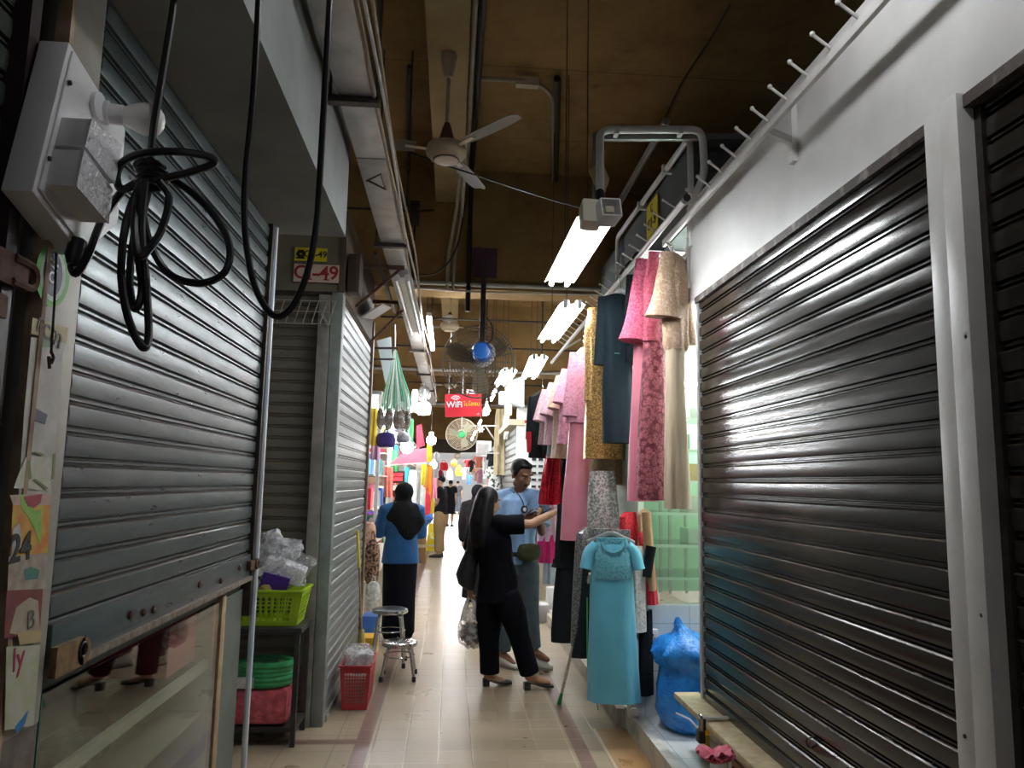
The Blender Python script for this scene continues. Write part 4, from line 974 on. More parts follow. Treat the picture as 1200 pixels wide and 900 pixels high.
for k in range(9): mb.tube(spline([at(424, 755, 6.69), at(424+(k-4)*.8, 762, 6.69), at(424+(k-4)*1.8, 772, 6.69)], 4), .006, 5)
mb.build('mop_head', mk('straw_mop', (.55,.45,.12), (.42,.34,.10), 30, rough=.8), t)
# ------------------------------------------------------------------ dress stall: plinth, tiled dado, green glass display
tile_w = NT('white_glazed_tile'); x_, y_, z_ = tile_w.xyz()
def _edge(n, q, T, w): f = n.math('ABSOLUTE', n.math('SUBTRACT', n.math('FRACT', n.math('DIVIDE', n.math('ADD', q, 20), T)), .5)); return n.ramp(f, .5-w*1.6, .5-w*.5)
g = tile_w.math('MAXIMUM', _edge(tile_w, x_, .30, .008), tile_w.math('MAXIMUM', _edge(tile_w, y_, .30, .008), _edge(tile_w, z_, .30, .008)))
tile_w.set(Base_Color=tile_w.mix(g, tile_w.mix(tile_w.ramp(tile_w.noise(5, 4), .4, .75), (.72,.74,.74), (.60,.62,.61)), (.42,.44,.42)), Roughness=.22)
M['white_tile'] = tile_w.mat
worn = mk('worn_white_step', (.62,.60,.56), (.36,.33,.29), 9, rough=.5, bump=.2, lo=.45, hi=.75)
trim(MB().prism([(1.225, 3.3), (3.2, 3.3), (3.2, 5.1), (1.225, 5.1)], (0,0,.0), (1,0,0), (0,1,0), .118), M['white_tile'], 'white tiled step of the dress stall')
trim(MB().box(1.20, 1.262, 3.3, 5.22, 0, .135), worn, 'worn white edge of the near step')
trim(MB().box(1.185, 3.2, 5.22, 9.3, 0, .10), worn, 'worn step under the dresses further back')
trim(MB().box(1.15, 1.215, 5.24, 9.3, 0, .115), mk('dirty_step_edge', (.44,.40,.34), (.28,.25,.21), 8, rough=.6, bump=.2), 'dirty stone kerb along the dress stall')
tag(MB().box(1.175, 1.235, 4.97, 5.04, .135, .62).lathe([(.03,0),(.03,.012)], (1.20, 4.965, .17), (0,-1,0), 14).build('stand_leg', M['white_paint'], bevel=.004), 'white steel upright standing on the step below the blue dress', 'upright')
struct(MB().box(1.24, 3.3, 5.06, 5.16, .118, .82).build('wall_dado', M['white_tile']), 'low white tiled wall under the green glass display', 'wall')
t = thing('wall_socket', 'white electric socket on the low tiled wall by the blue bag', 'socket', at(764, 746, 5.05))
c = at(764, 746, 5.055); MB().box(c.x-.036, c.x+.036, c.y-.03, c.y+.006, c.z-.05, c.z+.05).build('plate', M['white_plastic'], t, bevel=.005)
for dx, dz in ((0,.016), (-.011,-.008), (.011,-.008)): MB().box(c.x+dx-.003, c.x+dx+.003, c.y-.033, c.y-.029, c.z+dz-.006, c.z+dz+.006).build('pin_hole', M['black_plastic'], t)
MB().tube([c+V((-.012,-.034,-.022)), c+V((-.012,-.05,-.022))], .004, 6).build('switch', M['red_plastic'], t)

t = thing('display_cabinet', 'green glass display cabinet with shelves behind the hanging dresses', 'cabinet', (2.0, 5.3, .82))
pg = mk('pale_green_panel', (.68,.86,.72), (.60,.80,.65), 2, rough=.35)
MB().box(1.26, 3.2, 5.72, 5.76, .82, 3.24).build('back_panel', pg, t)
MB().box(1.26, 1.30, 5.08, 5.74, .82, 3.24).build('side_panel', pg, t)
MB().box(1.26, 3.2, 5.08, 5.74, 3.20, 3.245).build('top_panel', M['white_paint'], t)
for k in range(11):
    z = .98+k*.215
    MB().box(1.30, 3.2, 5.10, 5.70, z, z+.010).build('shelf', M['green_glass'], t)
    MB().box(1.30, 3.2, 5.095, 5.10, z-.006, z+.014).build('shelf_edge', mk('pale_green_edge', (.80,.97,.86), rough=.15) if k == 0 else bpy.data.materials['pale_green_edge'], t)
for x in (1.42, 1.55, 1.62, 1.74, 1.98, 2.34, 2.7): MB().box(x, x+.02, 5.60, 5.62, .82, 3.2).build('upright', M['white_paint'], t)
MB().box(1.30, 3.2, 5.075, 5.081, .83, 3.2).build('glass_pane', M['green_glass'], t)
for k, (x, z, w, h, c_) in enumerate(((1.86,1.21,.10,.14,(.62,.50,.16)), (1.70,1.42,.08,.12,(.70,.72,.66)), (1.92,1.42,.12,.10,(.30,.50,.34)), (1.74,1.63,.14,.13,(.66,.44,.20)), (2.02,1.63,.08,.15,(.75,.76,.72)), (1.62,1.85,.12,.12,(.20,.44,.30)), (1.88,1.85,.12,.15,(.70,.55,.22)), (1.76,2.06,.16,.10,(.66,.72,.66)), (1.70,1.21,.09,.10,(.55,.66,.58)))):
    o = MB().box(x-w/2, x+w/2, 5.25, 5.45, z-.003+.0, z+h).build('packet', mk('packet_paint_%d' % k, c_, rough=.4), None, bevel=.006)
    tag(o, ('mustard packet on the second lowest shelf of the green display', 'off white packet on the third shelf of the green display', 'green packet on the third shelf of the green display', 'tan packet on the fourth shelf of the green display', 'white tall packet on the fourth shelf of the green display', 'dark green packet on the fifth shelf of the green display', 'ochre packet on the fifth shelf of the green display', 'wide pale packet on the sixth shelf of the green display', 'pale green packet on the second lowest shelf of the green display')[k], 'packet')
for k, z in enumerate((2.52, 2.36, 3.1)):  # first two tubes are added in place of bright shelf reflections
    tb = thing('tube_light', ('upper added tube standing for a shelf reflection behind the cream dress in the green display', 'lower added tube standing for a shelf reflection behind the cream dress in the green display', 'bright tube under the top of the green display cabinet')[k], 'light', (1.9, 5.5, z), 'tubes lighting the green display')
    MB().tube([(1.45, 5.48, z), (2.6, 5.48, z)], .014, 10).build('tube', M['tube_stall'], tb)
    MB().box(1.43, 2.62, 5.49, 5.53, z+.012, z+.045).build('batten', M['white_plastic'], tb)

tb = thing('tube_light', 'bright tube high inside the dress stall behind the white fascia', 'light', (2.3, 4.72, 3.12))
MB().tube([(1.75, 4.72, 3.10), (2.95, 4.72, 3.10)], .014, 10).build('tube', M['tube_entry'], tb)
MB().box(1.73, 2.97, 4.70, 4.74, 3.125, 3.16).build('batten', M['white_plastic'], tb)
# blue bag, dustpan, pink flower
bluef = clearfilm('blue_plastic_film', (.015,.27,.80), .9, .2, (.008,.17,.62))
t = thing('rubbish_bag', 'big knotted bright blue plastic bag on the white step', 'bag', (1.55, 4.80, .12))
mb = MB(); c = V((1.545, 4.80, 0)); rings = []
for z, r, dx in ((.122,.17,0), (.15,.205,0), (.24,.235,-.005), (.36,.235,-.01), (.44,.215,-.015), (.49,.20,-.02), (.52,.235,-.02), (.58,.245,-.025), (.63,.215,-.03), (.67,.15,-.045), (.69,.08,-.06), (.72,.04,-.085), (.75,.028,-.10), (.785,.012,-.105)):
    ring = []
    for k in range(48):
        a = 2*PI*k/48; q = 1+.10*mnoise.noise(V((math.cos(a)*1.7, math.sin(a)*1.7, z*9)))+.05*mnoise.noise(V((math.cos(a)*5, math.sin(a)*5, z*14)))+(.06*math.sin(a*9+z*30) if z > .5 else 0)
        ring.append(c+V((dx+r*q*math.cos(a), r*.86*q*math.sin(a), z)))
    rings.append(ring)
mb.loft(rings); mb.build('bag', bluef, t, smooth=60)
mb = MB()
for k in range(3): mb.tube(spline([V((1.50+.05*k, 4.59-.01*k, .30-.02*k)), V((1.56+.04*k, 4.565, .27)), V((1.64+.03*k, 4.565, .245-.01*k))], 5), .005, 5)
mb.build('crease', mk('pale_blue_crease', (.30,.52,.80), rough=.3), t)
t = thing('dustpan', 'yellow plastic dustpan standing against the blue bag', 'dustpan', (1.47, 4.42, .12))
o = at(826, 863, 4.36)
MB().loft([[V((1.44,4.30,.13)), V((1.58,4.30,.13)), V((1.56,4.42,.13)), V((1.45,4.42,.13))], [V((1.425,4.28,.245)), V((1.60,4.28,.245)), V((1.575,4.44,.245)), V((1.435,4.44,.245))], [V((1.435,4.29,.245)), V((1.59,4.29,.245)), V((1.565,4.43,.245)), V((1.445,4.43,.245))], [V((1.45,4.31,.145)), V((1.57,4.31,.145)), V((1.555,4.41,.145)), V((1.455,4.41,.145))]]).build('scoop', M['yellow_plastic'], t)
MB().tube([V((1.44, 4.36, .235)), V((1.41, 4.48, .27)), V((1.35, 4.55, .285))], [.006,.005,.004], 6).build('wire_handle', mk('pale_wire', (.55,.62,.70), rough=.3), t)
t = thing('artificial_flower', 'pink artificial flower lying on the step by the counter', 'flower', (1.29, 3.78, .14))
pnk = mk('pink_petal', (.78,.20,.28), (.62,.11,.18), 12, rough=.6)
fo = at(838, 894, 3.42)
for k in range(9):
    a = k*2.4; tl = .35+.12*(k % 3); d = V((math.cos(a)*math.cos(tl), math.sin(a)*math.cos(tl), math.sin(tl)*1.1)); s_ = d.cross(V((0,0,1))).normalized()
    rings = []
    for q, w in ((0,.012), (.03,.035), (.07,.05), (.105,.045), (.125,.02)):
        c_ = fo+d*q*.75; n_ = s_.cross(d)
        rings.append([c_+s_*w*.8*u+n_*(.012*(1-u*u)*(1+q*4))+n_*e for u, e in ((-1,0),(-.4,0),(.4,0),(1,0),(1,-.004),(.4,-.004),(-.4,-.004),(-1,-.004))])
    MB().loft(rings).build('petal', pnk, t, smooth=80)
blob(MB(), at(826, 882, 3.5), .020, (1,1,1.2), 3, .2).build('bud', mk('magenta_bud', (.55,.03,.25), rough=.5), t)
MB().tube([at(827, 885, 3.5), fo], .005, 6).build('stem', M['black_plastic'], t)

# ------------------------------------------------------------------ garments
def shape(mb, o, a, rings, nf=7, ph=0.0, n=56, hollow=True):
    """cloth tube: rings = (drop below o, half width, half depth, sideways shift, fold depth)"""
    a = V(a).normalized(); d = V((-a.y, a.x, 0)); o = V(o); R = []
    def ring(dz, hw, hd, sx, fo, k=1.0):
        out = []
        for i in range(n):
            th = 2*PI*i/n; w = math.cos(th); q = math.sin(th)
            w = math.copysign(abs(w)**.85, w)
            f = 1+fo*math.sin(nf*th+ph+dz*2)+fo*.6*math.sin((nf*2-3)*th+ph*2-dz*3)
            out.append(o+a*(sx+hw*w*k*(1+(f-1)*.35))+d*(hd*q*f*k)-V((0,0,dz)))
        return out
    for r in rings: R.append(ring(*r))
    if hollow:
        dz, hw, hd, sx, fo = rings[-1]
        R.append(ring(dz+.001, hw, hd, sx, fo, .95)); R.append(ring(dz-.06, hw, hd, sx, fo, .9))
    mb.loft(R); return mb
def sleeve(mb, p, q, r0, r1, sq=.55, flare=0, n=18, mid=None):
    p = V(p); q = V(q); m = V(mid) if mid is not None else (p+q)/2+V((0,0,.01))
    pts = spline([p, m, q], 5); N = len(pts)
    rs = [r0+(r1-r0)*i/(N-1)+flare*max(0, i/(N-1)-.6)**2*6 for i in range(N)]
    d = (pts[-1]-pts[-2]).normalized()
    mb.tube(pts+[pts[-1]+d*.001, pts[-1]-d*.03], rs+[rs[-1]*.93, rs[-1]*.8], n, True, 0, sq); return mb
def hanger(label, o, a, w, mat, drop=.07):
    a = V(a).normalized(); o = V(o)
    t = thing('clothes_hanger', label, 'hanger', o)
    MB().tube(spline([o+a*-w-V((0,0,drop)), o+a*(-w*.5)-V((0,0,drop*.45)), o, o+a*(w*.5)-V((0,0,drop*.45)), o+a*w-V((0,0,drop))], 6), .010, 8, sq=1.6).build('shoulder_bar', mat, t)
    MB().tube(spline([o+V((0,0,0)), o+V((0,0,.05)), o+V((0,.02,.075)), o+V((0,.0,.105)), o+V((0,-.025,.085))], 6), .003, 6).build('hook', M['chrome'], t)
    return t
champ_l = lace('champagne_lace', (.50,.32,.20), (.62,.45,.32), 55); champ = satin('champagne_satin', (.62,.50,.36), (.56,.43,.30))
rose_l = lace('dusty_rose_lace', (.50,.115,.17), (.36,.045,.085), 42); rose_d = lace('deep_rose_lace', (.44,.13,.16), (.13,.02,.035), 30)
pink_l = lace('pink_floral_lace', (.80,.25,.36), (.56,.075,.16), 60); crimson = satin('crimson_satin', (.34,.015,.055), (.28,.012,.045)); pinksat = satin('rose_satin', (.72,.24,.31), (.64,.18,.25))
blackc = cloth('black_cloth', (.010,.013,.016), (.014,.017,.02), rough=.7, sheen=.08, fold=.5); navyc = cloth('blue_black_cloth', (.012,.020,.026), (.016,.026,.033), rough=.7, sheen=.1, fold=.5)
gold = sequin('gold_sequins', (.72,.42,.15), (.26,.13,.04), 130); silver = sequin('silver_sequins', (.92,.91,.88), (.34,.335,.32), 90)
lpink = satin('light_pink_satin', (.76,.28,.35), (.68,.21,.28)); lpl = lace('light_pink_lace', (.85,.42,.55), (.68,.26,.38), 60)
redsp = sequin('red_sequins', (.85,.02,.05), (.50,.006,.02), 80); redc = cloth('red_cloth', (.60,.02,.035), (.50,.015,.03))
redl = lace('red_lace', (.68,.03,.045), (.40,.01,.02), 60); whl = lace('white_lace', (.70,.67,.63), (.52,.48,.44), 50)
greysp = sequin('grey_sparkle', (.34,.34,.33), (.10,.10,.10), 160); bluec = satin('sky_blue_satin', (.14,.50,.66), (.115,.44,.60), .42); bluel = lace('sky_blue_lace', (.20,.52,.62), (.10,.37,.47), 62)
furb = mk('beige_fur', (.60,.50,.33), (.42,.34,.20), 40, rough=.95, bump=1.0, bscale=90); nude = cloth('nude_beige_cloth', (.50,.32,.17), (.44,.27,.14))
def gar(name, label, Y, top, cat='dress', group='garments hanging at the dress stall'):
    o = at(*top, Y); return thing(name, label, cat, o, group), o
def hw(px_, Y): return px_*Y/887/1.0
K = lambda p: p  # readability of pixel sizes
def ang(d): return V((math.cos(math.radians(d)), math.sin(math.radians(d)), 0))

# 1 champagne kebaya suit, nearest on the rail
Y = 4.42; t, o = gar('dress', 'champagne lace top with plain cream satin skirt, nearest on the rail', Y, (789, 298)); a = ang(35)
S_ = Y/887
mb = MB(); shape(mb, o, a, [(0,.04,.03,0,0), (.03,.10,.05,0,.02), (.15,.115,.07,0,.04), (.35,.10,.065,0.01,.05), (.50,.085,.06,.015,.06), (.56,.088,.062,.015,.10), (.60,.075,.055,.015,.10)], 6); mb.build('lace_bodice', champ_l, t)
mb = MB(); shape(mb, o, a, [(.55,.07,.05,.012,.02), (.8,.062,.05,.012,.06), (1.1,.075,.055,.015,.09), (1.4,.088,.06,.02,.12), (1.545,.095,.062,.025,.13)], 5, .6); mb.build('skirt', champ, t)
mb = MB(); sleeve(mb, o+a*-.06+V((0,-.03,-.01)), at(777, 372, Y-.05), .045, .085, .6, .03); mb.build('sleeve', champ_l, t)
mb = MB(); sleeve(mb, o+a*.09+V((0,0,-.03)), at(803, 405, Y+.1), .04, .065, .6, .02); mb.build('sleeve', champ_l, t)
MB().tube(spline([o+V((-.01,0,.0)), o+V((0,.01,.05)), o+V((-.04,.02,.08))], 4), .004, 6).build('hanger_hook', M['chrome'], t)
# 2 dusty rose lace gown
Y = 4.62; t, o = gar('dress', 'long dusty rose lace gown with dark floral openwork on the skirt', Y, (771, 296)); a = ang(30)
mb = MB(); shape(mb, o, a, [(0,.02,.02,0,0), (.05,.07,.04,-.01,.03), (.2,.09,.055,-.02,.05), (.45,.08,.055,-.03,.05)], 6); mb.build('bodice', rose_l, t)
mb = MB(); shape(mb, o, a, [(.42,.075,.05,-.03,.04), (.7,.078,.06,-.04,.06), (1.1,.098,.068,-.052,.08), (1.57,.115,.075,-.06,.10)], 5, 1.2); mb.build('skirt', rose_d, t)
mb = MB(); sleeve(mb, o+a*-.05+V((0,-.04,-.02)), at(763, 400, Y-.06), .035, .055, .6); mb.build('sleeve', rose_l, t)
# 3 pink lace kebaya with crimson skirt
Y = 4.80; t, o = gar('dress', 'pink lace jacket over a crimson and rose satin skirt', Y, (764, 305)); a = ang(25)
mb = MB(); shape(mb, o, a, [(0,.03,.025,0,0), (.03,.09,.05,-.01,.03), (.2,.11,.07,-.03,.06), (.40,.115,.07,-.05,.08), (.50,.12,.07,-.06,.12)], 7); mb.build('lace_jacket', pink_l, t)
mb = MB(); sleeve(mb, o+a*-.06+V((-.02,-.04,-.02)), at(746, 400, Y-.1), .05, .09, .6, .03); mb.build('sleeve', pink_l, t)
mb = MB(); shape(mb, o, a, [(.48,.085,.05,-.055,.03), (.8,.09,.055,-.065,.05), (1.2,.105,.06,-.075,.06), (1.585,.115,.065,-.08,.07)], 4, .4); mb.build('skirt', pinksat, t)
mb = MB(); shape(mb, o+V((.012,-.05,0)), a, [(.48,.042,.02,-.03,.03), (.9,.045,.03,-.035,.05), (1.57,.05,.03,-.04,.06)], 4, 1.4); mb.build('front_panel', crimson, t)
# 4 black dress
Y = 5.05; t, o = gar('dress', 'blue black short sleeved plain dress on a white hanger', Y, (724, 345)); a = ang(12)
mb = MB(); shape(mb, o, a, [(0,.04,.03,0,0), (.025,.115,.05,.0,.0), (.12,.118,.07,0,.02), (.4,.098,.065,0,.03), (.65,.112,.075,0,.04), (.9,.11,.075,0,.05), (1.03,.108,.075,0,.05)], 5); mb.build('body', navyc, t)
mb = MB(); sleeve(mb, o+a*-.09-V((0,0,.03)), at(704, 428, Y), .055, .05, .7); mb.build('sleeve', navyc, t)
mb = MB(); sleeve(mb, o+a*.09-V((0,0,.03)), at(744, 415, Y+.1), .05, .045, .7); mb.build('sleeve', navyc, t)
p_ = at(723, 414, Y-.08); MB().box(p_.x-.018, p_.x+.018, p_.y-.004, p_.y, p_.z-.004, p_.z+.004).build('label', mk('green_label', (.02,.16,.12), rough=.6), t)
hanger('white plastic hanger inside the blue black short sleeved dress', o+V((0.02,0,.03)), a, .10, M['white_plastic'])
Y = 4.95; t, o = gar('blouse', 'black sleeved blouse squeezed between pink jacket and plain dress', Y, (747, 322), 'blouse'); a = ang(50)
mb = MB(); shape(mb, o, a, [(0,.03,.025,0,0), (.03,.09,.05,0,0), (.2,.10,.06,0,.04), (.5,.09,.06,0,.06), (.62,.09,.06,0,.07)], 6); mb.build('body', blackc, t)
mb = MB(); sleeve(mb, o+a*-.07-V((0,0,.03)), o+a*-.12-V((0,.02,.32)), .045, .04, .7); mb.build('sleeve', blackc, t)
# 5 gold
Y = 5.45; t, o = gar('dress', 'gold sequinned dress behind the blue black plain one', Y, (706, 358)); a = ang(20)
mb = MB(); shape(mb, o, a, [(0,.04,.03,0,0), (.03,.10,.05,-.01,0), (.2,.125,.07,-.02,.03), (.5,.14,.07,.0,.04), (.8,.155,.08,.02,.05), (1.14,.165,.085,.02,.06)], 7); mb.build('body', gold, t)
mb = MB(); sleeve(mb, o+a*-.07-V((0,0,.03)), at(693, 470, Y-.05), .05, .055, .7); mb.build('sleeve', gold, t)
# 6 fur hem, 7 silver
Y = 5.6; t, o = gar('dress', 'dull beige furry hemmed dress peeping out under the gold one', Y, (712, 440)); a = ang(10)
mb = MB(); shape(mb, o, a, [(0,.05,.03,0,0), (.05,.10,.05,0,0), (.4,.115,.06,0,.04), (.62,.118,.065,0,.03)], 6); mb.build('body', nude, t)
mb = MB(); shape(mb, o, a, [(.61,.119,.066,0,.05), (.68,.135,.075,0,.08), (.82,.13,.072,0,.06)], 9); mb.build('fur_hem', furb, t)
Y = 5.45; t, o = gar('dress', 'silver sequinned dress hanging above the blue dress', Y, (706, 552)); a = ang(8)
mb = MB(); shape(mb, o, a, [(0,.09,.04,0,0), (.1,.105,.05,0,.05), (.25,.115,.06,.005,.10), (.40,.115,.06,.01,.13)], 8); mb.build('body', silver, t)
# 8 light pink gown
Y = 5.75; t, o = gar('dress', 'long light pink gown with lace top, touched by the woman in black', Y, (684, 412)); a = ang(14)
mb = MB(); shape(mb, o, a, [(0,.035,.025,0,0), (.03,.085,.05,0,0), (.2,.105,.07,-.01,.04), (.45,.105,.07,-.02,.05), (.56,.12,.075,-.025,.09)], 7); mb.build('lace_top', lpl, t)
mb = MB(); shape(mb, o, a, [(.54,.085,.055,-.02,.03), (.8,.10,.065,-.025,.05), (1.1,.125,.07,-.03,.08), (1.44,.142,.078,-.035,.10)], 4, .8); mb.build('skirt', lpink, t)
mb = MB(); sleeve(mb, o+a*-.07-V((0,.0,.02)), at(668, 488, Y-.06), .045, .065, .7); mb.build('sleeve', lpl, t)
hanger('clear hanger poking from the light pink gown', o+V((0,0,.02)), a, .08, mk('clear_hanger', (.62,.68,.72), rough=.15))
# 9 lace tops further back
for k, (Y, x, y, m1, w, ln, lab, a_) in enumerate(((6.1, 672, 432, lpl, .10, .62, 'light pink lace blouse next behind the long light pink gown', 20), (6.3, 664, 440, lace('gold_beige_lace', (.62,.46,.27), (.72,.46,.42), 60), .10, .70, 'gold and beige lace blouse among the pink ones', 30), (6.5, 656, 448, lace('pale_mauve_lace', (.78,.50,.56), (.60,.36,.42), 55), .11, .55, 'pale mauve lace blouse beside the gold and beige one', 20), (6.7, 648, 456, lace('dusty_pink_lace', (.66,.36,.42), (.74,.52,.54), 50), .10, .50, 'dusty pink lace blouse next to the black jacket with red', 15))):
    t, o = gar('blouse', lab, Y, (x, y), 'blouse'); a = ang(a_)
    mb = MB(); shape(mb, o, a, [(0,.03,.025,0,0), (.03,.08,.05,0,.02), (.2,w,.07,-.01,.06), (ln*.8,w*1.05,.075,-.02,.08), (ln,w*1.15,.08,-.02,.12)], 7, k); mb.build('body', m1, t)
    mb = MB(); sleeve(mb, o+a*-.06-V((0,0,.02)), o+a*-.13-V((0,.03,.30)), .045, .06, .7); mb.build('sleeve', m1, t)
Y = 6.2; p_ = at(666, 482, Y-.1); tag(MB().prism([(-.05,0),(.05,.02),(.06,-.24),(-.04,-.22)], p_, (1,0,0), (0,0,1), .012).build('scarf', whl), 'white lace scarf hanging from the pink lace blouses', 'scarf')
t, o = gar('dress', 'pale grey blue dress hem showing below the pink lace blouses', 6.6, (656, 470)); mb = MB(); shape(mb, o, ang(10), [(0,.05,.03,0,0), (.1,.09,.05,0,.03), (.50,.11,.06,0,.1)], 8); mb.build('body', cloth('pale_blue_grey', (.52,.56,.62)), t)
# 10 black jacket with red
Y = 7.05; t, o = gar('jacket', 'black jacket with a red side panel on a dark hanger', Y, (636, 462), 'jacket'); a = ang(12)
mb = MB(); shape(mb, o, a, [(0,.03,.025,0,0), (.03,.10,.05,0,0), (.2,.12,.07,-.01,.03), (.45,.115,.07,-.01,.04), (.60,.12,.075,-.01,.05)], 6); mb.build('body', blackc, t)
mb = MB(); sleeve(mb, o+a*-.09-V((0,0,.03)), at(621, 515, Y), .05, .045, .7); mb.build('sleeve', blackc, t)
mb = MB(); sleeve(mb, at(622, 506, Y-.02), at(623, 530, Y-.02), .048, .045, .7); mb.build('red_cuff', redc, t)
hanger('dark hanger holding the black jacket with red', o+V((0,0,.03)), a, .11, M['dark_metal'])
# 11 red sequin skirt
Y = 6.75; t, o = gar('dress', 'bright red sequinned flared dress with black waist', Y, (653, 520)); a = ang(12)
mb = MB(); shape(mb, o, a, [(0,.08,.04,.02,0), (.06,.095,.05,.02,.02), (.12,.10,.055,.01,.03)], 6); mb.build('waist', blackc, t)
mb = MB(); shape(mb, o, a, [(.10,.10,.055,0,.05), (.3,.125,.07,-.01,.20), (.54,.14,.08,-.02,.26)], 11); mb.build('skirt', redsp, t)
t, o = gar('dress', 'black velvet dress top just right of the red sequinned skirt', 6.5, (668, 522)); mb = MB(); shape(mb, o, ang(10), [(0,.05,.03,0,0), (.05,.08,.05,0,0), (.3,.07,.05,0,.04), (.5,.07,.05,0,.06)], 6); mb.build('body', blackc, t)
# 12 pale pink with hot pink frill
Y = 7.4; t, o = gar('dress', 'pale pink dress with a hot pink frill behind the man', Y, (642, 585)); a = ang(0)
mb = MB(); shape(mb, o, a, [(0,.08,.04,0,.02), (.2,.09,.05,0,.05), (.40,.10,.06,0,.08)], 7); mb.build('body', cloth('pale_pink_cloth', (.80,.50,.62)), t)
mb = MB(); shape(mb, o, a, [(.34,.08,.05,.01,.10), (.45,.115,.07,.0,.22), (.60,.12,.08,.0,.26)], 9); mb.build('frill', cloth('hot_pink_cloth', (.75,.03,.20)), t)
mb = MB(); shape(mb, o, a, [(.56,.06,.04,.03,.10), (.80,.07,.05,.03,.15)], 8); mb.build('underskirt', cloth('pale_blue_net', (.56,.62,.74)), t)
# 13 black long two piece
Y = 5.95; t, o = gar('dress', 'long black two piece suit low by the outstretched hand', Y, (670, 588)); a = ang(10)
mb = MB(); shape(mb, o, a, [(0,.03,.025,0,0), (.03,.085,.05,0,0), (.2,.10,.07,-.01,.03), (.36,.085,.06,-.02,.03), (.50,.14,.085,-.02,.06)], 7); mb.build('peplum_jacket', blackc, t)
mb = MB(); shape(mb, o, a, [(.44,.10,.07,-.01,.02), (.7,.125,.08,-.015,.03), (1.0,.14,.08,-.02,.05), (1.055,.138,.08,-.02,.05)], 5); mb.build('skirt', blackc, t)
mb = MB(); sleeve(mb, o+a*-.07-V((0,0,.02)), o+a*-.10-V((0,.03,.45)), .045, .04, .7); mb.build('sleeve', blackc, t)
# 14 grey sparkle and black behind the blue dress
Y = 5.4; t, o = gar('dress', 'grey sparkling dress just left of the blue dress', Y, (690, 618)); a = ang(30)
mb = MB(); shape(mb, o, a, [(0,.04,.03,0,0), (.04,.11,.05,0,0), (.2,.12,.06,0,.03), (.5,.12,.06,-.02,.05), (.80,.12,.06,-.03,.06)], 6); mb.build('body', greysp, t)
Y = 5.25; t, o = gar('dress', 'short black dress between the grey sparkle and the blue dress', Y, (697, 640)); a = ang(30)
mb = MB(); shape(mb, o, a, [(0,.04,.03,0,0), (.04,.09,.05,0,0), (.3,.09,.05,-.02,.03), (.55,.10,.06,-.04,.05), (.72,.13,.07,-.06,.06)], 6); mb.build('body', blackc, t)
# right of the blue dress
Y = 5.05; t, o = gar('dress', 'red lace dress behind the right shoulder of the blue dress', Y+.08, (738, 600)); a = ang(40)
mb = MB(); shape(mb, o, a, [(0,.05,.03,0,0), (.03,.11,.04,0.01,0), (.2,.12,.055,.02,.03), (.5,.11,.05,.02,.05), (1.0,.12,.05,.03,.08)], 7); mb.build('body', redl, t)
mb = MB(); sleeve(mb, o+a*.10-V((0,.04,.02)), at(760, 652, Y-.05), .05, .045, .7); mb.build('sleeve', redl, t)
Y = 4.98; t, o = gar('blouse', 'nude beige long sleeved blouse with black cuff behind the blue dress', Y+.1, (756, 596), 'blouse')
mb = MB(); sleeve(mb, at(757, 600, Y), at(764, 692, Y), .033, .03, .8); mb.build('sleeve', nude, t)
mb = MB(); sleeve(mb, at(763, 640, Y-.035), at(758, 676, Y-.035), .035, .03, .8); mb.build('black_cuff', blackc, t)
mb = MB(); shape(mb, o+V((.0,.03,0)), ang(50), [(0,.03,.02,0,0), (.04,.07,.03,0,0), (.4,.07,.03,0,.04)], 6); mb.build('body', nude, t)
Y = 4.97; t, o = gar('blouse', 'white lace blouse hanging right behind the blue dress', Y, (748, 640), 'blouse')
mb = MB(); shape(mb, o, ang(45), [(0,.04,.02,0,0), (.04,.07,.03,0,0), (.3,.075,.035,.005,.05), (.54,.09,.04,.012,.09)], 7); mb.build('body', whl, t)
Y = 5.02; t, o = gar('skirt', 'black narrow skirt under the white lace blouse', Y, (757, 715), 'skirt')
mb = MB(); shape(mb, o, ang(40), [(0,.055,.03,0,0), (.3,.06,.035,0,.04), (.53,.06,.035,0,.05)], 6); mb.build('body', blackc, t)
t, o = gar('skirt', 'bright red skirt end hanging beside the white lace blouse', 5.0, (763, 668), 'skirt')
mb = MB(); shape(mb, o, ang(40), [(0,.035,.025,0,0), (.10,.045,.03,.0,.06), (.22,.05,.03,.015,.08)], 6); mb.build('body', redc, t)
# 15 the sky blue dress
Y = 4.86; t, o = gar('dress', 'short sleeved sky blue dress with lace yoke, hung low in front', Y, (717, 632)); a = ang(-6)
def front_neck(mb): return mb
mb = MB(); shape(mb, o, a, [(.03,.105,.045,0,0), (.06,.128,.06,0,.0), (.14,.13,.07,0,.015), (.30,.138,.075,0.0,.02), (.5,.145,.082,0.005,.035), (.75,.155,.088,.01,.055), (.985,.165,.092,.015,.07)], 6, .5); mb.build('body', bluec, t)
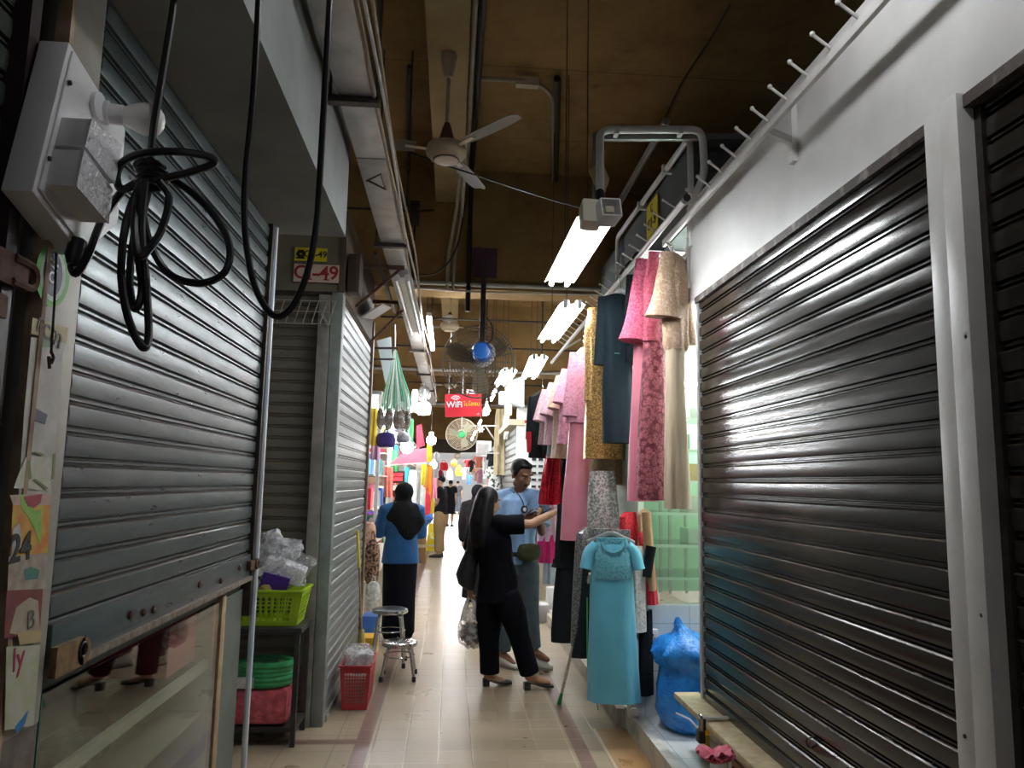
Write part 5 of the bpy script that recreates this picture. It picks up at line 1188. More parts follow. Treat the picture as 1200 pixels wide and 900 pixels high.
# lace yoke lies on the chest, its neckline curves between the shoulders
d = V((-a.y, a.x, 0)); rings = []
for i in range(13):
    u = -1+2*i/12; x = u*.115; top = -.012-.058*math.cos(u*PI/2)**1.2 if abs(u) < .55 else -.012+.0-(abs(u)-.55)*.06
    top = -.075*(1-(u/.58)**2)-.0 if abs(u) < .58 else -(abs(u)-.58)*.07
    bot = -.245-.006*math.sin(i*2.6); yy = -(.082*math.sqrt(max(0, 1-(u*.80)**2)))
    rings.append([o+a*x+d*(yy if k else yy+.0)+V((0,0,top+(bot-top)*k/6))+d*(-.012*math.sin(PI*k/6)+.03*(1-k/6)**2) for k in range(7)]+[o+a*x+d*(yy+.008)+V((0,0,bot+(top-bot)*k/6))+d*(-.012*math.sin(PI*(6-k)/6)+.03*(k/6)**2) for k in range(7)])
MB().loft(rings).build('lace_yoke', bluel, t, smooth=60)
for s in (-1, 1):
    mb = MB(); sleeve(mb, o+a*s*.095-V((0,0,.04)), o+a*s*.168-V((0,.02,.185)), .052, .052, .75, 0, 18, o+a*s*.145-V((0,.005,.09))); mb.build('sleeve', bluec, t)
mb = MB(); shape(mb, o, a, [(-.004,.075,.03,0,0), (.02,.10,.04,0,0), (.05,.11,.045,0,0)], 4); mb.build('back_neck', bluel, t)
MB().tube([o+a*(.075*math.cos(k*PI/12))+d*(-.055-.02*math.sin(k*PI/12))+V((0,0,.0-.078*math.sin(k*PI/12))) for k in range(13)], .007, 8).build('neck_trim', bluel, t)
th = hanger('wide grey plastic hanger with the sky blue dress on it', o+V((0,.03,.035)), a, .15, mk('grey_hanger', (.24,.235,.225), rough=.5), .06)
MB().obox(o+V((-.06,.05,.03)), a, d, (0,0,1), .07, .012, .035).obox(o+V((.07,.05,.03)), a, d, (0,0,1), .06, .012, .03).build('shoulder_pad', greysp, th, bevel=.01)
# feather duster / broom in front
t = thing('broom', 'thin chrome broom pole with green ends leaning on the dresses', 'broom', at(655, 825, 5.7))
tip, top = at(655, 826, 5.76), at(692, 672, 5.15)
k1 = tip.lerp(top, .10); k2 = tip.lerp(top, .66)
MB().tube([tip, k1], [.018, .012], 10).build('lower_grip', M['green_plastic'], t)
MB().tube([k1, k2], .011, 10).build('pole', M['chrome'], t)
MB().tube([k2, tip.lerp(top, .72)], .016, 10).build('collar', M['green_plastic'], t)
MB().tube([tip.lerp(top, .72), top], .013, 10).build('upper_grip', mk('pale_grip', (.55,.50,.44), rough=.5), t)
tag(MB().tube(spline([at(688, 700, 5.0), at(689, 790, 5.0), at(697, 812, 5.0), at(701, 832, 5.05)], 6), [.004]*19, 6).build('green_cord', M['green_plastic']), 'thin green cord dangling left of the blue dress', 'cord')
# ------------------------------------------------------------------ people
UP = V((0,0,1))
def rightof(f): return V((f.y, -f.x, 0)).normalized()
def oring(c, ax, ay, hw, hd, n=24, p=.88):
    out = []
    for i in range(n):
        t = 2*PI*i/n; x, y = math.cos(t), math.sin(t)
        x = math.copysign(abs(x)**p, x); y = math.copysign(abs(y)**p, y)
        out.append(V(c)+ax*hw*x+ay*hd*y)
    return out
def torso(mb, rows):
    """rows of (centre, right vector, half width, half depth)"""
    mb.loft([oring(c, r, UP.cross(r).normalized(), w, d) for c, r, w, d in rows]); return mb
def head_frame(f):
    f = V(f).normalized(); r = f.cross(UP).normalized(); u = r.cross(f).normalized()
    return f, r, u
def head(mb, c, f, s=1.0, beard=0):
    f, r, u = head_frame(f); c = V(c); R = Matrix((r, f, u)).transposed()
    def el(dr, df, du, a, b, d): mb.sphere(c+(r*dr+f*df+u*du)*s, s, (a, b, d), 20, 14, 0, R)
    el(0, -.012, .030, .076, .094, .088)            # skull
    el(0, .028, -.030, .061, .066, .078)            # face
    el(0, .050, -.088, .030, .030, .024)            # chin
    for q in (-1, 1):
        el(q*.034, .058, -.022, .024, .026, .026)   # cheek
        el(q*.045, .015, -.070, .020, .040, .028)   # jaw
        el(q*.074, -.008, -.012, .010, .020, .032)  # ear
        el(q*.010, .104, -.040, .009, .012, .008)   # nostril
        el(q*.030, .080, .026, .026, .016, .008)    # brow ridge
    mb.limb([c+(f*.088+u*.016)*s, c+(f*.108-u*.034)*s], [.008*s, .0125*s], 8)   # nose
    el(0, .090, -.062, .022, .010, .006); el(0, .086, -.074, .019, .011, .007)  # lips
def hand(mb, w, d, n, th, curl=.5, s=1.0, spread=1.0, pinch=None):
    """palm and five fingers: wrist w, pointing d, palm facing n, thumb towards th"""
    w = V(w); d = V(d).normalized(); n = (V(n)-d*V(n).dot(d)).normalized(); side = d.cross(n).normalized()
    if side.dot(V(th)) < 0: side = -side
    mb.limb([w-d*.01*s, w+d*.03*s, w+d*.075*s], [.022*s, .026*s, .027*s], 12)
    for q in (-1, -.3, .4, 1): mb.limb([w+d*.02*s+side*q*.014*s, w+d*.082*s+side*q*.031*s], [.015*s, .0125*s], 8)
    for i, (q, L) in enumerate(((1, .072), (.36, .082), (-.30, .076), (-.95, .060))):
        p = w+(d*.084+side*q*.031)*s; dd = (d+side*q*.10*spread).normalized(); pts = [p]; a = 0
        for k, fr in enumerate((.45, .32, .23)):
            a += curl*(.75, 1.0, .7)[k]*(1+.08*i)
            p = p+(dd*math.cos(a)+n*math.sin(a))*L*fr*s; pts.append(p)
        mb.limb(pts, [.0098*s, .0092*s, .0086*s, .0075*s], 8)
    p = w+(d*.022+side*.026+n*.004)*s; t1 = p+(d*.030+side*.030+n*.012)*s; t2 = t1+(d*.030+side*.006+n*.020*(.5+curl))*s; t3 = t2+(d*.022-side*.004+n*.012*(.5+curl))*s
    mb.limb([p, t1, t2, t3], [.016*s, .0125*s, .0110*s, .0088*s], 8)
def shoe(name, parent, ank, toe_dir, mat, sole, L=.25, w=.042, heel=0.0, low=False, h=.075):
    d = V(toe_dir); d.z = 0; d.normalize(); r = rightof(d); a = V((ank[0], ank[1], 0)); rows = []
    for q, ww, z0, z1 in ((-.055,.55,heel+.01,h), (-.03,.85,heel,h*1.05), (.02,.95,heel*.85+.005,h*(.75 if low else 1.1)), (.08,.98,heel*.35+.004,h*(.62 if low else .95)), (.13,1.08,.006,h*.62+.01), (.175,.92,.006,h*.48+.008), (L-.06,.45,.008,h*.36+.008)):
        c = a+d*q+V((0,0,(z0+z1)/2)); rows.append([c+r*w*ww*math.cos(t*PI/8)+UP*((z1-z0)/2)*math.sin(t*PI/8) for t in range(16)])
    o = MB().loft(rows).build(name, mat, parent, smooth=70)
    mb = MB()
    if heel: mb.loft([[a+d*q+r*k*w*.75+UP*z for q, k in ((-.055,-1),(-.055,1),(-.005,1),(-.005,-1))] for z in (0, heel+.012)])
    else:
        mb.loft([[a+d*q+r*k*w*ww+UP*z for q, k, ww in ((-.06,-1,.7),(-.02,-1,.98),(.12,-1,1.12),(.19,-1,.7),(L-.05,0,1),(.19,1,.7),(.12,1,1.12),(-.02,1,.98),(-.06,1,.7))] for z in (0, .02)])
    mb.build('heel' if heel else 'sole', sole, o); return o
def eyes(parent, c, f, s=1.0, brow=None):
    f, r, u = head_frame(f); c = V(c)
    for q in (-1, 1):
        e = c+(r*q*.031+f*.080+u*.004)*s
        ob = MB().sphere(e, .0100*s, (1.15,.7,.55), 12, 8, 0, Matrix((r, f, u)).transposed()).build('eye', M['eye_white'], parent)
        MB().sphere(e+f*.0050*s-u*.001*s, .0052*s, n=10, m=6).build('iris', M['eye_dark'], ob)
        if brow: MB().limb([e+(f*.008-r*q*.014+u*.019)*s, e+(f*.012+u*.025)*s, e+(f*.002+r*q*.018+u*.019)*s], [.004*s, .0048*s, .003*s], 8).build('eyebrow', brow, parent)

def stand(x, y, H, heading, lean=0, arm_l=None, arm_r=None, gap=.09, z=0):
    """joints of a standing figure, heading in degrees from +Y towards +X"""
    h = math.radians(heading); f = V((math.sin(h), math.cos(h), 0)); r = rightof(f); k = H/1.7; o = V((x, y, z))
    J = dict(f=f, r=r, k=k)
    for nm, q in (('l', -1), ('r', 1)):
        J['hip'+nm] = o+r*q*.09*k+UP*.90*k; J['kne'+nm] = o+r*q*gap*k*1.02+f*.02*k+UP*.49*k; J['ank'+nm] = o+r*q*gap*k+UP*.08*k
        J['sho'+nm] = o+r*q*.185*k+UP*1.40*k; J['elb'+nm] = o+r*q*.235*k-f*.02*k+UP*1.11*k; J['wri'+nm] = o+r*q*.23*k+f*.04*k+UP*.87*k
    J['pel'] = o+UP*.95*k; J['wai'] = o+UP*1.10*k; J['che'] = o+UP*1.28*k-f*.01; J['nec'] = o+UP*1.45*k; J['hea'] = o+UP*1.585*k+f*.03*k
    return J
def body_mesh(J, hf, vox=.0075, hands=None, parent=None, skin=None, feet=True, hscale=1.0):
    k = J['k']; mb = MB(); r = J['r']
    torso(mb, [(J['pel']-UP*.06*k, r, .135*k, .095*k), (J['pel'], r, .15*k, .10*k), (J['wai'], r, .125*k, .09*k), (J['che'], r, .15*k, .105*k), ((J['shol']+J['shor'])/2-UP*.02*k, r, .13*k, .075*k), (J['nec'], r, .06*k, .055*k)])
    mb.limb([J['nec']-UP*.03*k, J['hea']-UP*.06*k], [.056*k, .05*k], 14)
    head(mb, J['hea'], hf, k*hscale)
    for q in 'lr':
        mb.limb([J['nec'].lerp(J['sho'+q], .55), J['sho'+q], J['sho'+q].lerp(J['elb'+q], .5), J['elb'+q]], [.055*k, .052*k, .046*k, .037*k], 14)
        mb.limb([J['elb'+q], J['elb'+q].lerp(J['wri'+q], .35), J['wri'+q]], [.037*k, .038*k, .024*k], 14)
        mb.limb([J['hip'+q], J['hip'+q].lerp(J['kne'+q], .4), J['kne'+q]], [.088*k, .078*k, .052*k], 14)
        mb.limb([J['kne'+q], J['kne'+q].lerp(J['ank'+q], .35), J['ank'+q]], [.052*k, .054*k, .034*k], 14)
        fd = J.get('toe'+q, J['f'])
        if feet: mb.limb([J['ank'+q]-V(fd)*.02*k, J['ank'+q]+V(fd)*.09*k-UP*.035*k, J['ank'+q]+V(fd)*.15*k-UP*.05*k], [.034*k, .032*k, .022*k], 12)
        hd = (hands or {}).get(q)
        if hd: hand(mb, J['wri'+q], *hd[0], **hd[1])
        else: hand(mb, J['wri'+q], J['wri'+q]-J['elb'+q], J['f']*.2-r*(1 if q == 'r' else -1), J['f'], .35, k)
    return mb.build('body', skin, parent, remesh=vox, relax=3)
def top_mesh(J, parent, mat, name='shirt', hem=.0, sl=.55, pad=.018, wid=1.0, flare=1.0, vox=.009, cuff=1.25, collar=True):
    k = J['k']; mb = MB(); r = J['r']; e = pad
    lo = J['pel']-UP*hem*k
    torso(mb, [(lo, r, (.165*k+e)*wid*flare, (.115*k+e)*flare), (J['pel']+UP*.05*k, r, (.16*k+e)*wid, .112*k+e), (J['wai'], r, (.142*k+e)*wid, .10*k+e), (J['che'], r, (.162*k+e)*wid, .112*k+e), ((J['shol']+J['shor'])/2-UP*.01*k, r, .145*k+e, .080*k+e), (J['nec']-UP*.01*k, r, .066*k+e*.6, .060*k+e*.6)])
    for q in 'lr':
        n1 = J['nec'].lerp(J['sho'+q], .55); s, el, w = J['sho'+q], J['elb'+q], J['wri'+q]
        if sl <= 1: mb.limb([n1-UP*.01, s], [.058*k+e, .058*k+e], 16); mb.tube([s, s.lerp(el, sl*.5), s.lerp(el, sl)], [.058*k+e, (.05*k+e)*(1+.5*(cuff-1)), (.042*k+e)*cuff], 18)
        else: mb.limb([n1-UP*.01, s, s.lerp(el, .5), el, el.lerp(w, .5*(sl-1)), el.lerp(w, sl-1)], [.058*k+e, .058*k+e, .05*k+e, .043*k+e, .042*k+e*.9, (.030*k+e)*cuff], 16)
    return mb.build(name, mat, parent, remesh=vox, relax=4)
def legs_mesh(J, parent, mat, name='trousers', wide=1.0, hem=1.0, vox=.009, pad=.016, to=1.0):
    k = J['k']; mb = MB(); r = J['r']; e = pad
    torso(mb, [(J['pel']-UP*.10*k, r, .15*k+e, .105*k+e), (J['pel'], r, .155*k+e, .107*k+e), (J['pel']+UP*.09*k, r, .14*k+e, .098*k+e)])
    for q in 'lr':
        h, kn, a = J['hip'+q], J['kne'+q], J['ank'+q]
        pts = [h, h.lerp(kn, .4), kn]; rs = [.095*k+e, (.085*k+e)*wide, (.060*k+e)*wide]
        if to > .5: pts += [kn.lerp(a, .4*(to*2-1)), kn.lerp(a, (to*2-1))]; rs += [(.056*k+e)*wide, (.046*k+e)*wide*hem]
        if to > .5: mb.sphere(h, rs[0], n=14, m=10); mb.tube(spline(pts, 4), [rs[int(i/4)]+(rs[min(len(rs)-1, int(i/4)+1)]-rs[int(i/4)])*(i % 4)/4 for i in range(4*(len(pts)-1)+1)], 20)
        else: mb.limb(pts, rs, 18)
    return mb.build(name, mat, parent, remesh=vox, relax=3)

dark_trouser = cloth('black_trouser_cloth', (.004,.004,.007), (.006,.006,.010), rough=.85, sheen=0, fold=.7)
black_top = cloth('black_blouse_cloth', (.0035,.0035,.006), (.0055,.0055,.009), rough=.85, sheen=0, fold=.7)
black_leather = mk('black_leather', (.010,.010,.012), (.018,.017,.018), 30, rough=.38, bump=.3)

# ---- woman in black reaching for the pink gown
root = thing('person', 'woman with long black hair in black clothes reaching out to the pink gown', 'person', at(590, 800, 6.2)*1.0)
root.location.z = 0
f = V((.80, .60, 0)).normalized(); J = dict(f=f, r=rightof(f), k=.95)
J.update(pel=at(584, 682, 6.2), wai=at(581, 657, 6.2), che=at(577, 632, 6.2), nec=at(574, 609, 6.22), hea=at(573, 590, 6.22),
    shol=at(559, 617, 6.34), elbl=at(551, 655, 6.42), wril=at(551, 688, 6.36), shor=at(592, 615, 6.07), elbr=at(623, 614, 6.06), wrir=at(651, 600, 6.14),
    hipl=at(574, 702, 6.28), knel=at(573, 748, 6.27), ankl=at(574, 793, 6.27), hipr=at(596, 702, 6.12), kner=at(608, 744, 6.12), ankr=at(622, 793, 6.16))
J['hea'] += UP*.015
td = V((.97, .1, 0)).normalized(); J['toel'] = td; J['toer'] = td
hf = V((.82, .55, -.12))
body_mesh(J, hf, .0068, {'r': ((J['wrir']-J['elbr'], V((.5,.6,-.5)), V((0,.2,1))), dict(curl=.35, s=.95)), 'l': ((V((.0,-.05,-1)), V((.9,.3,0)), V((.4,.9,0))), dict(curl=1.15, s=.95))}, root, M['skin_tan'])
top_mesh(J, root, black_top, 'blouse', .16, .72, .022, 1.0, 1.05, .009, 1.3)
legs_mesh(J, root, dark_trouser, 'trousers', 1.12, 1.15, .009, .018, .955)
eyes(root, J['hea'], hf, .95, M['hair'])
# hair: a cap over the skull and a long mass down the back
fh, rh, uh = head_frame(hf); c = J['hea']; mb = MB(); Rm = Matrix((rh, fh, uh)).transposed()
mb.sphere(c-fh*.022+uh*.034, .95, (.088,.100,.094), 20, 14, 0, Rm)
bk_ = -V((fh.x, fh.y, 0)).normalized()
for dr, x0, wd in ((-.055,.0,.042), (0,.02,.055), (.055,.0,.045)):
    mb.limb([c+rh*dr+bk_*.05+UP*.03, c+rh*dr*1.1+bk_*.085-UP*.08, c+rh*dr*1.3+bk_*.10-UP*.2, c+rh*dr*1.35+bk_*.11-UP*.33], [wd, wd*1.05, wd, wd*.7], 14, 0, .8)
mb.limb([c+rh*.068-fh*.02+UP*.03, c+rh*.078-fh*.035-UP*.07, c+rh*.085-fh*.055-UP*.17, c+rh*.075-fh*.07-UP*.27], [.026,.026,.026,.018], 12)
mb.limb([c+bk_*.07-UP*.02, c+bk_*.10-UP*.16, c+bk_*.11-UP*.31], [.07,.075,.06], 16)
mb.build('hair', M['hair'], root, remesh=.008, relax=9)
shoe('shoe', root, J['ankl'], td, black_leather, M['black_plastic'], .235, .038, .04, True, .06); shoe('shoe', root, J['ankr'], td, black_leather, M['black_plastic'], .245, .038, .042, True, .058)
# handbag on her left shoulder
t = thing('handbag', 'black slouchy handbag hanging behind the woman in black', 'handbag', at(549, 690, 6.38))
Y = 6.29; rows = []
for x, y, w, dd in ((556,632,.02,.02), (554,643,.05,.03), (550,658,.075,.04), (546,673,.085,.05), (547,684,.07,.045), (550,691,.035,.03)):
    rows.append(oring(at(x, y, Y), V((1,.1,0)).normalized(), V((-.1,1,0)), w, dd, 20))
MB().loft(rows).build('bag', black_leather, t, smooth=70)
MB().tube(spline([at(552, 642, Y-.04), at(554, 622, Y-.06), at(558, 611, 6.40), at(562, 618, 6.44)], 6), .007, 6, sq=1.8).build('strap', mk('brown_strap', (.10,.05,.035), rough=.5), t)
MB().tube(spline([at(546, 648, Y+.02), at(551, 622, Y-.02), at(558, 609, 6.36), at(565, 622, 6.5)], 6), .007, 6, sq=1.8).build('strap', black_leather, t)
# carrier bag in her hand
t = thing('carrier_bag', 'clear plastic carrier bag of dark brown food held by the woman in black', 'bag', at(551, 760, 6.34))
Y = 6.34; rows = []
for x, y, w, dd in ((551,712,.012,.01), (551,718,.04,.02), (551,728,.085,.045), (551,740,.105,.06), (551,752,.09,.055), (553,759,.045,.03)):
    rows.append([p+V((.006*math.sin(i*2.1), 0, .008*math.sin(i*1.7))) for i, p in enumerate(oring(at(x, y, Y), V((1,0,0)), V((0,1,0)), w, dd, 22))])
MB().loft(rows).build('bag', clearfilm('white_carrier_film', (.78,.77,.77), .16, .2), t, smooth=70)
for s in (-1, 1): MB().loft([oring(p, V((1,0,0)), V((0,1,0)), w, .006, 10) for p, w in ((at(551+s*1, 698, Y), .012), (at(551+s*4, 706, Y), .014), (at(551+s*6, 716, Y), .022), (at(551+s*8, 727, Y), .03))]).build('handle', clearfilm('white_handle_film_%d' % (s+1), (.80,.79,.79), .5, .2), t)
blob(MB(), at(552, 742, Y), .082, (1.05,.55,1.15), 4, .3).build('contents', mk('dark_brown_food', (.07,.05,.04), (.20,.16,.13), 40, rough=.7, bump=.6), t)

# ---- man in a light blue shirt looking at his phone
root = thing('person', 'man in light blue shirt and jeans looking down at a phone', 'person', at(606, 780, 6.9)); root.location.z = 0
f = V((.50, -.86, 0)).normalized(); J = dict(f=f, r=rightof(f), k=1.06)
J.update(pel=at(606, 657, 6.92), wai=at(606, 633, 6.92), che=at(607, 606, 6.92), nec=at(608, 576.5, 6.92), hea=at(611, 556, 6.86),
    shor=at(590, 584, 6.98), elbr=at(592, 626, 6.84), wrir=at(616, 606, 6.60), shol=at(630, 585, 6.84), elbl=at(635, 623, 6.72), wril=at(632, 608, 6.52),
    hipr=at(597, 665, 6.97), kner=at(592, 716, 6.93), ankr=at(589, 766, 6.94), hipl=at(617, 665, 6.87), knel=at(621, 714, 6.85), ankl=at(625, 762, 6.9))
J['toer'] = V((.55,-.83,0)).normalized(); J['toel'] = V((.7,-.7,0)).normalized()
hf = V((.55, -.75, -.36))
body_mesh(J, hf, .0068, {'r': ((V((.75,-.5,.1)), V((.2,.2,1)), V((0,-.8,.6))), dict(curl=.55, s=1.0)), 'l': ((V((.1,-.75,.35)), V((-.75,.1,.5)), V((-.2,.3,.9))), dict(curl=.8, s=1.0))}, root, M['skin_dark'], True, 1.06)
blue_shirt = cloth('light_blue_shirt_cloth', (.30,.46,.72), (.24,.39,.64), rough=.75, sheen=.1, fold=.6)
jeans = cloth('slate_jeans', (.045,.065,.085), (.07,.09,.11), 12, rough=.85, sheen=.1, fold=.6)
top_mesh(J, root, blue_shirt, 'shirt', .02, .85, .022, .98, 1.0, .009, 1.3)
mb = MB(); nk = J['nec']
for s in (-1, 1): mb.bar(nk+J['r']*s*.066-f*.02+UP*.035, nk+J['r']*s*.022+f*.092-UP*.03, .05, .012, f)
mb.build('collar', blue_shirt, root)
MB().bar(nk+f*.115-UP*.05, J['wai']+f*.135-UP*.02, .035, .008, f).build('button_placket', blue_shirt, root)
legs_mesh(J, root, jeans, 'trousers', .97, 1.1, .009, .018, .965)
eyes(root, J['hea'], hf, 1.06, M['hair'])
fh, rh, uh = head_frame(hf); c = J['hea']; mb = MB(); Rm = Matrix((rh, fh, uh)).transposed()
mb.sphere(c-fh*.026+uh*.048, 1.14, (.082,.092,.082), 20, 14, 0, Rm); mb.sphere(c+fh*.03+uh*.096, 1.14, (.062,.050,.028), 16, 10, 0, Rm)
for s in (-1, 1): mb.sphere(c+rh*s*.080-fh*.005+uh*.024, 1.14, (.012,.03,.045), 12, 8, 0, Rm)
mb.build('hair', M['hair'], root, remesh=.008, relax=2)
MB().limb([c+(fh*.098-rh*.026-uh*.058)*1.06, c+(fh*.106-uh*.052)*1.06, c+(fh*.098+rh*.026-uh*.058)*1.06], [.0035,.006,.0035], 8).build('moustache', M['hair'], root)
white_shoe = mk('white_trainer', (.66,.64,.60), (.55,.53,.49), 20, rough=.6)
for q in 'lr': shoe('shoe', root, J['ank'+q], J['toe'+q], white_shoe, mk('grey_sole', (.25,.24,.22), rough=.7), .27, .046, 0, False, .085)
t = thing('waist_bag', 'dark olive waist bag strapped in front of the man in blue', 'bag', J['pel'])
pc = at(620, 647, 6.74); r_ = J['r']
rows = [oring(pc+r_*q, UP, f, h, d_, 18) for q, h, d_ in ((-.115,.035,.02), (-.09,.068,.04), (0,.076,.055), (.09,.068,.04), (.115,.035,.02))]
olive = cloth('dark_olive_nylon', (.045,.05,.025), (.06,.065,.03), rough=.6)
MB().loft(rows).build('pouch', olive, t, smooth=60)
MB().bar(pc-r_*.09+UP*.03+f*.052, pc+r_*.09+UP*.03+f*.052, .006, .006).build('zip', M['dark_metal'], t)
MB().tube([J['pel']+UP*.07+r_*.185*math.cos(a*PI/12)+f*.145*math.sin(a*PI/12) for a in range(24)], .012, 6, closed=True, sq=1.8).build('belt', M['black_plastic'], t)
t = thing('lanyard_tag', 'black lanyard with a round badge on the blue shirt', 'badge', J['che'])
bc = at(614, 597, 6.76)
MB().tube(spline([nk+r_*.06+UP*.0+f*.05, nk+r_*.05+f*.135-UP*.08, bc+UP*.02, nk-r_*.03+f*.14-UP*.08, nk-r_*.06+f*.05], 6), .004, 6).build('cord', M['black_plastic'], t)
d_ = MB().lathe([(.034,0),(.034,.01)], bc, -f*-1, 18).build('badge', M['black_plastic'], t)
MB().lathe([(.018,.010),(.018,.013)], bc, f, 14).build('dial', M['white_plastic'], d_)
def phone(label, c, ax, ay, L, W, mat):
    t = thing('phone', label, 'phone', c); ax = V(ax).normalized(); ay = V(ay); ay = (ay-ax*ay.dot(ax)).normalized(); az = ax.cross(ay)
    MB().obox(c, ax, ay, az, L/2, W/2, .0045).build('case', mat, t, bevel=.003)
    MB().obox(c+az*.0048, ax, ay, az, L/2-.006, W/2-.004, .0008).build('screen', mk('dim_screen', (.02,.025,.04), rough=.08), t)
phone('black phone in the left hand of the man in blue', J['wril']+V((.03,-.07,.055)), V((.75,-.2,.45)), V((.1,-.9,.2)), .15, .075, M['black_plastic'])
phone('slate phone in the right hand of the man in blue', J['wrir']+V((.07,-.07,.045)), V((.9,-.2,.35)), V((.1,-.9,.2)), .14, .07, mk('slate_phone', (.06,.07,.10), rough=.3))

# ---- woman in black headscarf and blue top, seen from behind
p = at(466, 745, 8.1)
root = thing('person', 'woman in black headscarf and blue top facing the left stall', 'person', (p.x, 8.1, 0))
J = stand(p.x+.0, 8.1, 1.57, -12, gap=.085); k = J['k']; f = J['f']; r_ = J['r']
J['elbl'] = J['shol']-UP*.26*k-r_*.06+f*.04; J['wril'] = J['elbl']+f*.20*k+UP*.03+r_*.03
J['elbr'] = J['shor']-UP*.27*k+r_*.035+f*.02; J['wrir'] = J['elbr']+f*.21*k+UP*.02-r_*.04
hf = V((-.80, .58, -.14))
body_mesh(J, hf, .009, None, root, M['skin_tan'])
top_mesh(J, root, cloth('royal_blue_jersey', (.018,.085,.22), (.012,.065,.18), rough=.85, sheen=.1, fold=.7), 'top', .13, 1.85, .028, 1.02, 1.08, .010, 1.2)
mb = MB()
torso(mb, [(V((p.x, 8.1, .06)), r_, .185*k, .15*k), (V((p.x, 8.1, .45)), r_, .18*k, .15*k), (J['pel']-UP*.04, r_, .185*k, .14*k), (J['pel']+UP*.07, r_, .16*k, .12*k)])
for q in 'lr': mb.limb([J['hip'+q], J['kne'+q], J['ank'+q]-UP*.02], [.11*k, .10*k, .09*k], 16)
mb.build('long_skirt', dark_trouser, root, remesh=.012, relax=4)
scarf = cloth('black_scarf_cloth', (.007,.007,.0075), (.011,.011,.0115), rough=.85, sheen=.02, fold=.8)
fh, rh, uh = head_frame(hf); c = J['hea']; mb = MB(); Rm = Matrix((rh, fh, uh)).transposed()
mb.sphere(c-fh*.025+uh*.02, k*1.02, (.098,.112,.112), 20, 14, 0, Rm)
mb.sphere(c-fh*.02-uh*.09, k, (.085,.085,.08), 18, 12, 0, Rm)
mb.limb([c-UP*.06, c-UP*.14-f*.02], [.085, .10], 16)
sc = (J['shol']+J['shor'])/2
torso(mb, [(sc-UP*.30-f*.075+r_*.05, r_, .05, .05), (sc-UP*.22-f*.07+r_*.04, r_, .12, .075), (sc-UP*.13-f*.05+r_*.02, r_, .175, .095), (sc-UP*.06-f*.035+r_*.01, r_, .195, .105), (sc+UP*.02-f*.02, r_, .16, .10), (sc+UP*.09, r_, .10, .09)])
mb.limb([sc+UP*.02+r_*.12-f*.03, sc-UP*.12+r_*.17-f*.05, sc-UP*.20+r_*.14-f*.07], [.06,.07,.04], 14)
mb.build('headscarf', scarf, root, remesh=.010, relax=12)
eyes(root, J['hea'], hf, k)
for q in 'lr': shoe('shoe', root, J['ank'+q], f, white_shoe, M['white_plastic'], .235, .04, 0, False, .07)

# ---- people further down the corridor
def far_person(label, pxx, Y, H, heading, head_dir, top_c, leg_c, skirt=False, scarf_c=None, short=False, sl=.6, arms=None, vox=.014, shoes=(.05,.05,.05)):
    b = atz(pxx, 600, 0); X = at(pxx, 585, Y).x
    root = thing('person', label, 'person', (X, Y, 0)); J = stand(X, Y, H, heading); k = J['k']; f = J['f']; r = J['r']
    if arms == 'front':
        for q, s in (('l', -1), ('r', 1)): J['elb'+q] = J['sho'+q]-UP*.27*k+f*.04; J['wri'+q] = J['elb'+q]+f*.16*k-UP*.13*k-r*s*.09
    h = math.radians(head_dir); hf = V((math.sin(h), math.cos(h), -.1))
    body_mesh(J, hf, vox, None, root, M['skin_far'])
    nm = label.replace(' ', '_')[:24]
    top_mesh(J, root, cloth('top_'+nm, top_c, sheen=.02), 'shirt' if not skirt else 'tunic', .06, sl, .02, 1, 1, vox, 1.3)
    lm = cloth('legs_'+nm, leg_c, sheen=.02)
    if skirt:
        mb = MB(); o = V((X, Y, 0)); torso(mb, [(o+UP*.05, r, .21*k, .18*k), (o+UP*.5*k, r, .19*k, .15*k), (J['pel']+UP*.05, r, .175*k, .125*k)]); mb.build('long_skirt', lm, root, remesh=vox, relax=3)
    else: legs_mesh(J, root, lm, 'shorts' if short else 'trousers', 1.15, 1.15, vox, .018, .55 if short else .96)
    fh, rh, uh = head_frame(hf); c = J['hea']; Rm = Matrix((rh, fh, uh)).transposed(); mb = MB()
    if scarf_c:
        mb.sphere(c-fh*.02+uh*.02, k, (.100,.112,.112), 18, 12, 0, Rm); mb.limb([c-UP*.05, c-UP*.16], [.09, .12], 14)
        sc = (J['shol']+J['shor'])/2; torso(mb, [(sc-UP*.22, r, .15, .12), (sc-UP*.08, r, .20, .13), (sc+UP*.06, r, .11, .10)])
        mb.build('headscarf', cloth('scarf_'+nm, scarf_c, sheen=.02), root, remesh=vox, relax=3)
    else:
        mb.sphere(c-fh*.024+uh*.042, k, (.082,.092,.084), 16, 12, 0, Rm); mb.build('hair', M['hair'], root)
    sm = mk('shoe_'+nm, shoes, rough=.5)
    for q in 'lr': shoe('shoe', root, J['ank'+q], f, sm, M['black_plastic'], .26, .045, 0, False, .08)
    return root
far_person('man in black t-shirt and tan trousers standing sideways by the yellow floor sign', 517, 16.6, 1.72, -75, -80, (.012,.012,.014), (.40,.28,.15), arms='front')
far_person('person in black t-shirt and black shorts walking far down the corridor', 527.5, 28.0, 1.66, 20, 10, (.012,.012,.014), (.014,.014,.018), short=True, vox=.02)
far_person('person in dark grey top and jeans furthest down the bright corridor', 536, 39.0, 1.66, 10, 0, (.08,.08,.09), (.12,.14,.18), vox=.022)
far_person('woman in dark headscarf and long dark dress behind the woman in black', 560, 10.6, 1.56, 15, 30, (.014,.012,.014), (.012,.011,.012), True, (.010,.009,.010), sl=1.8)
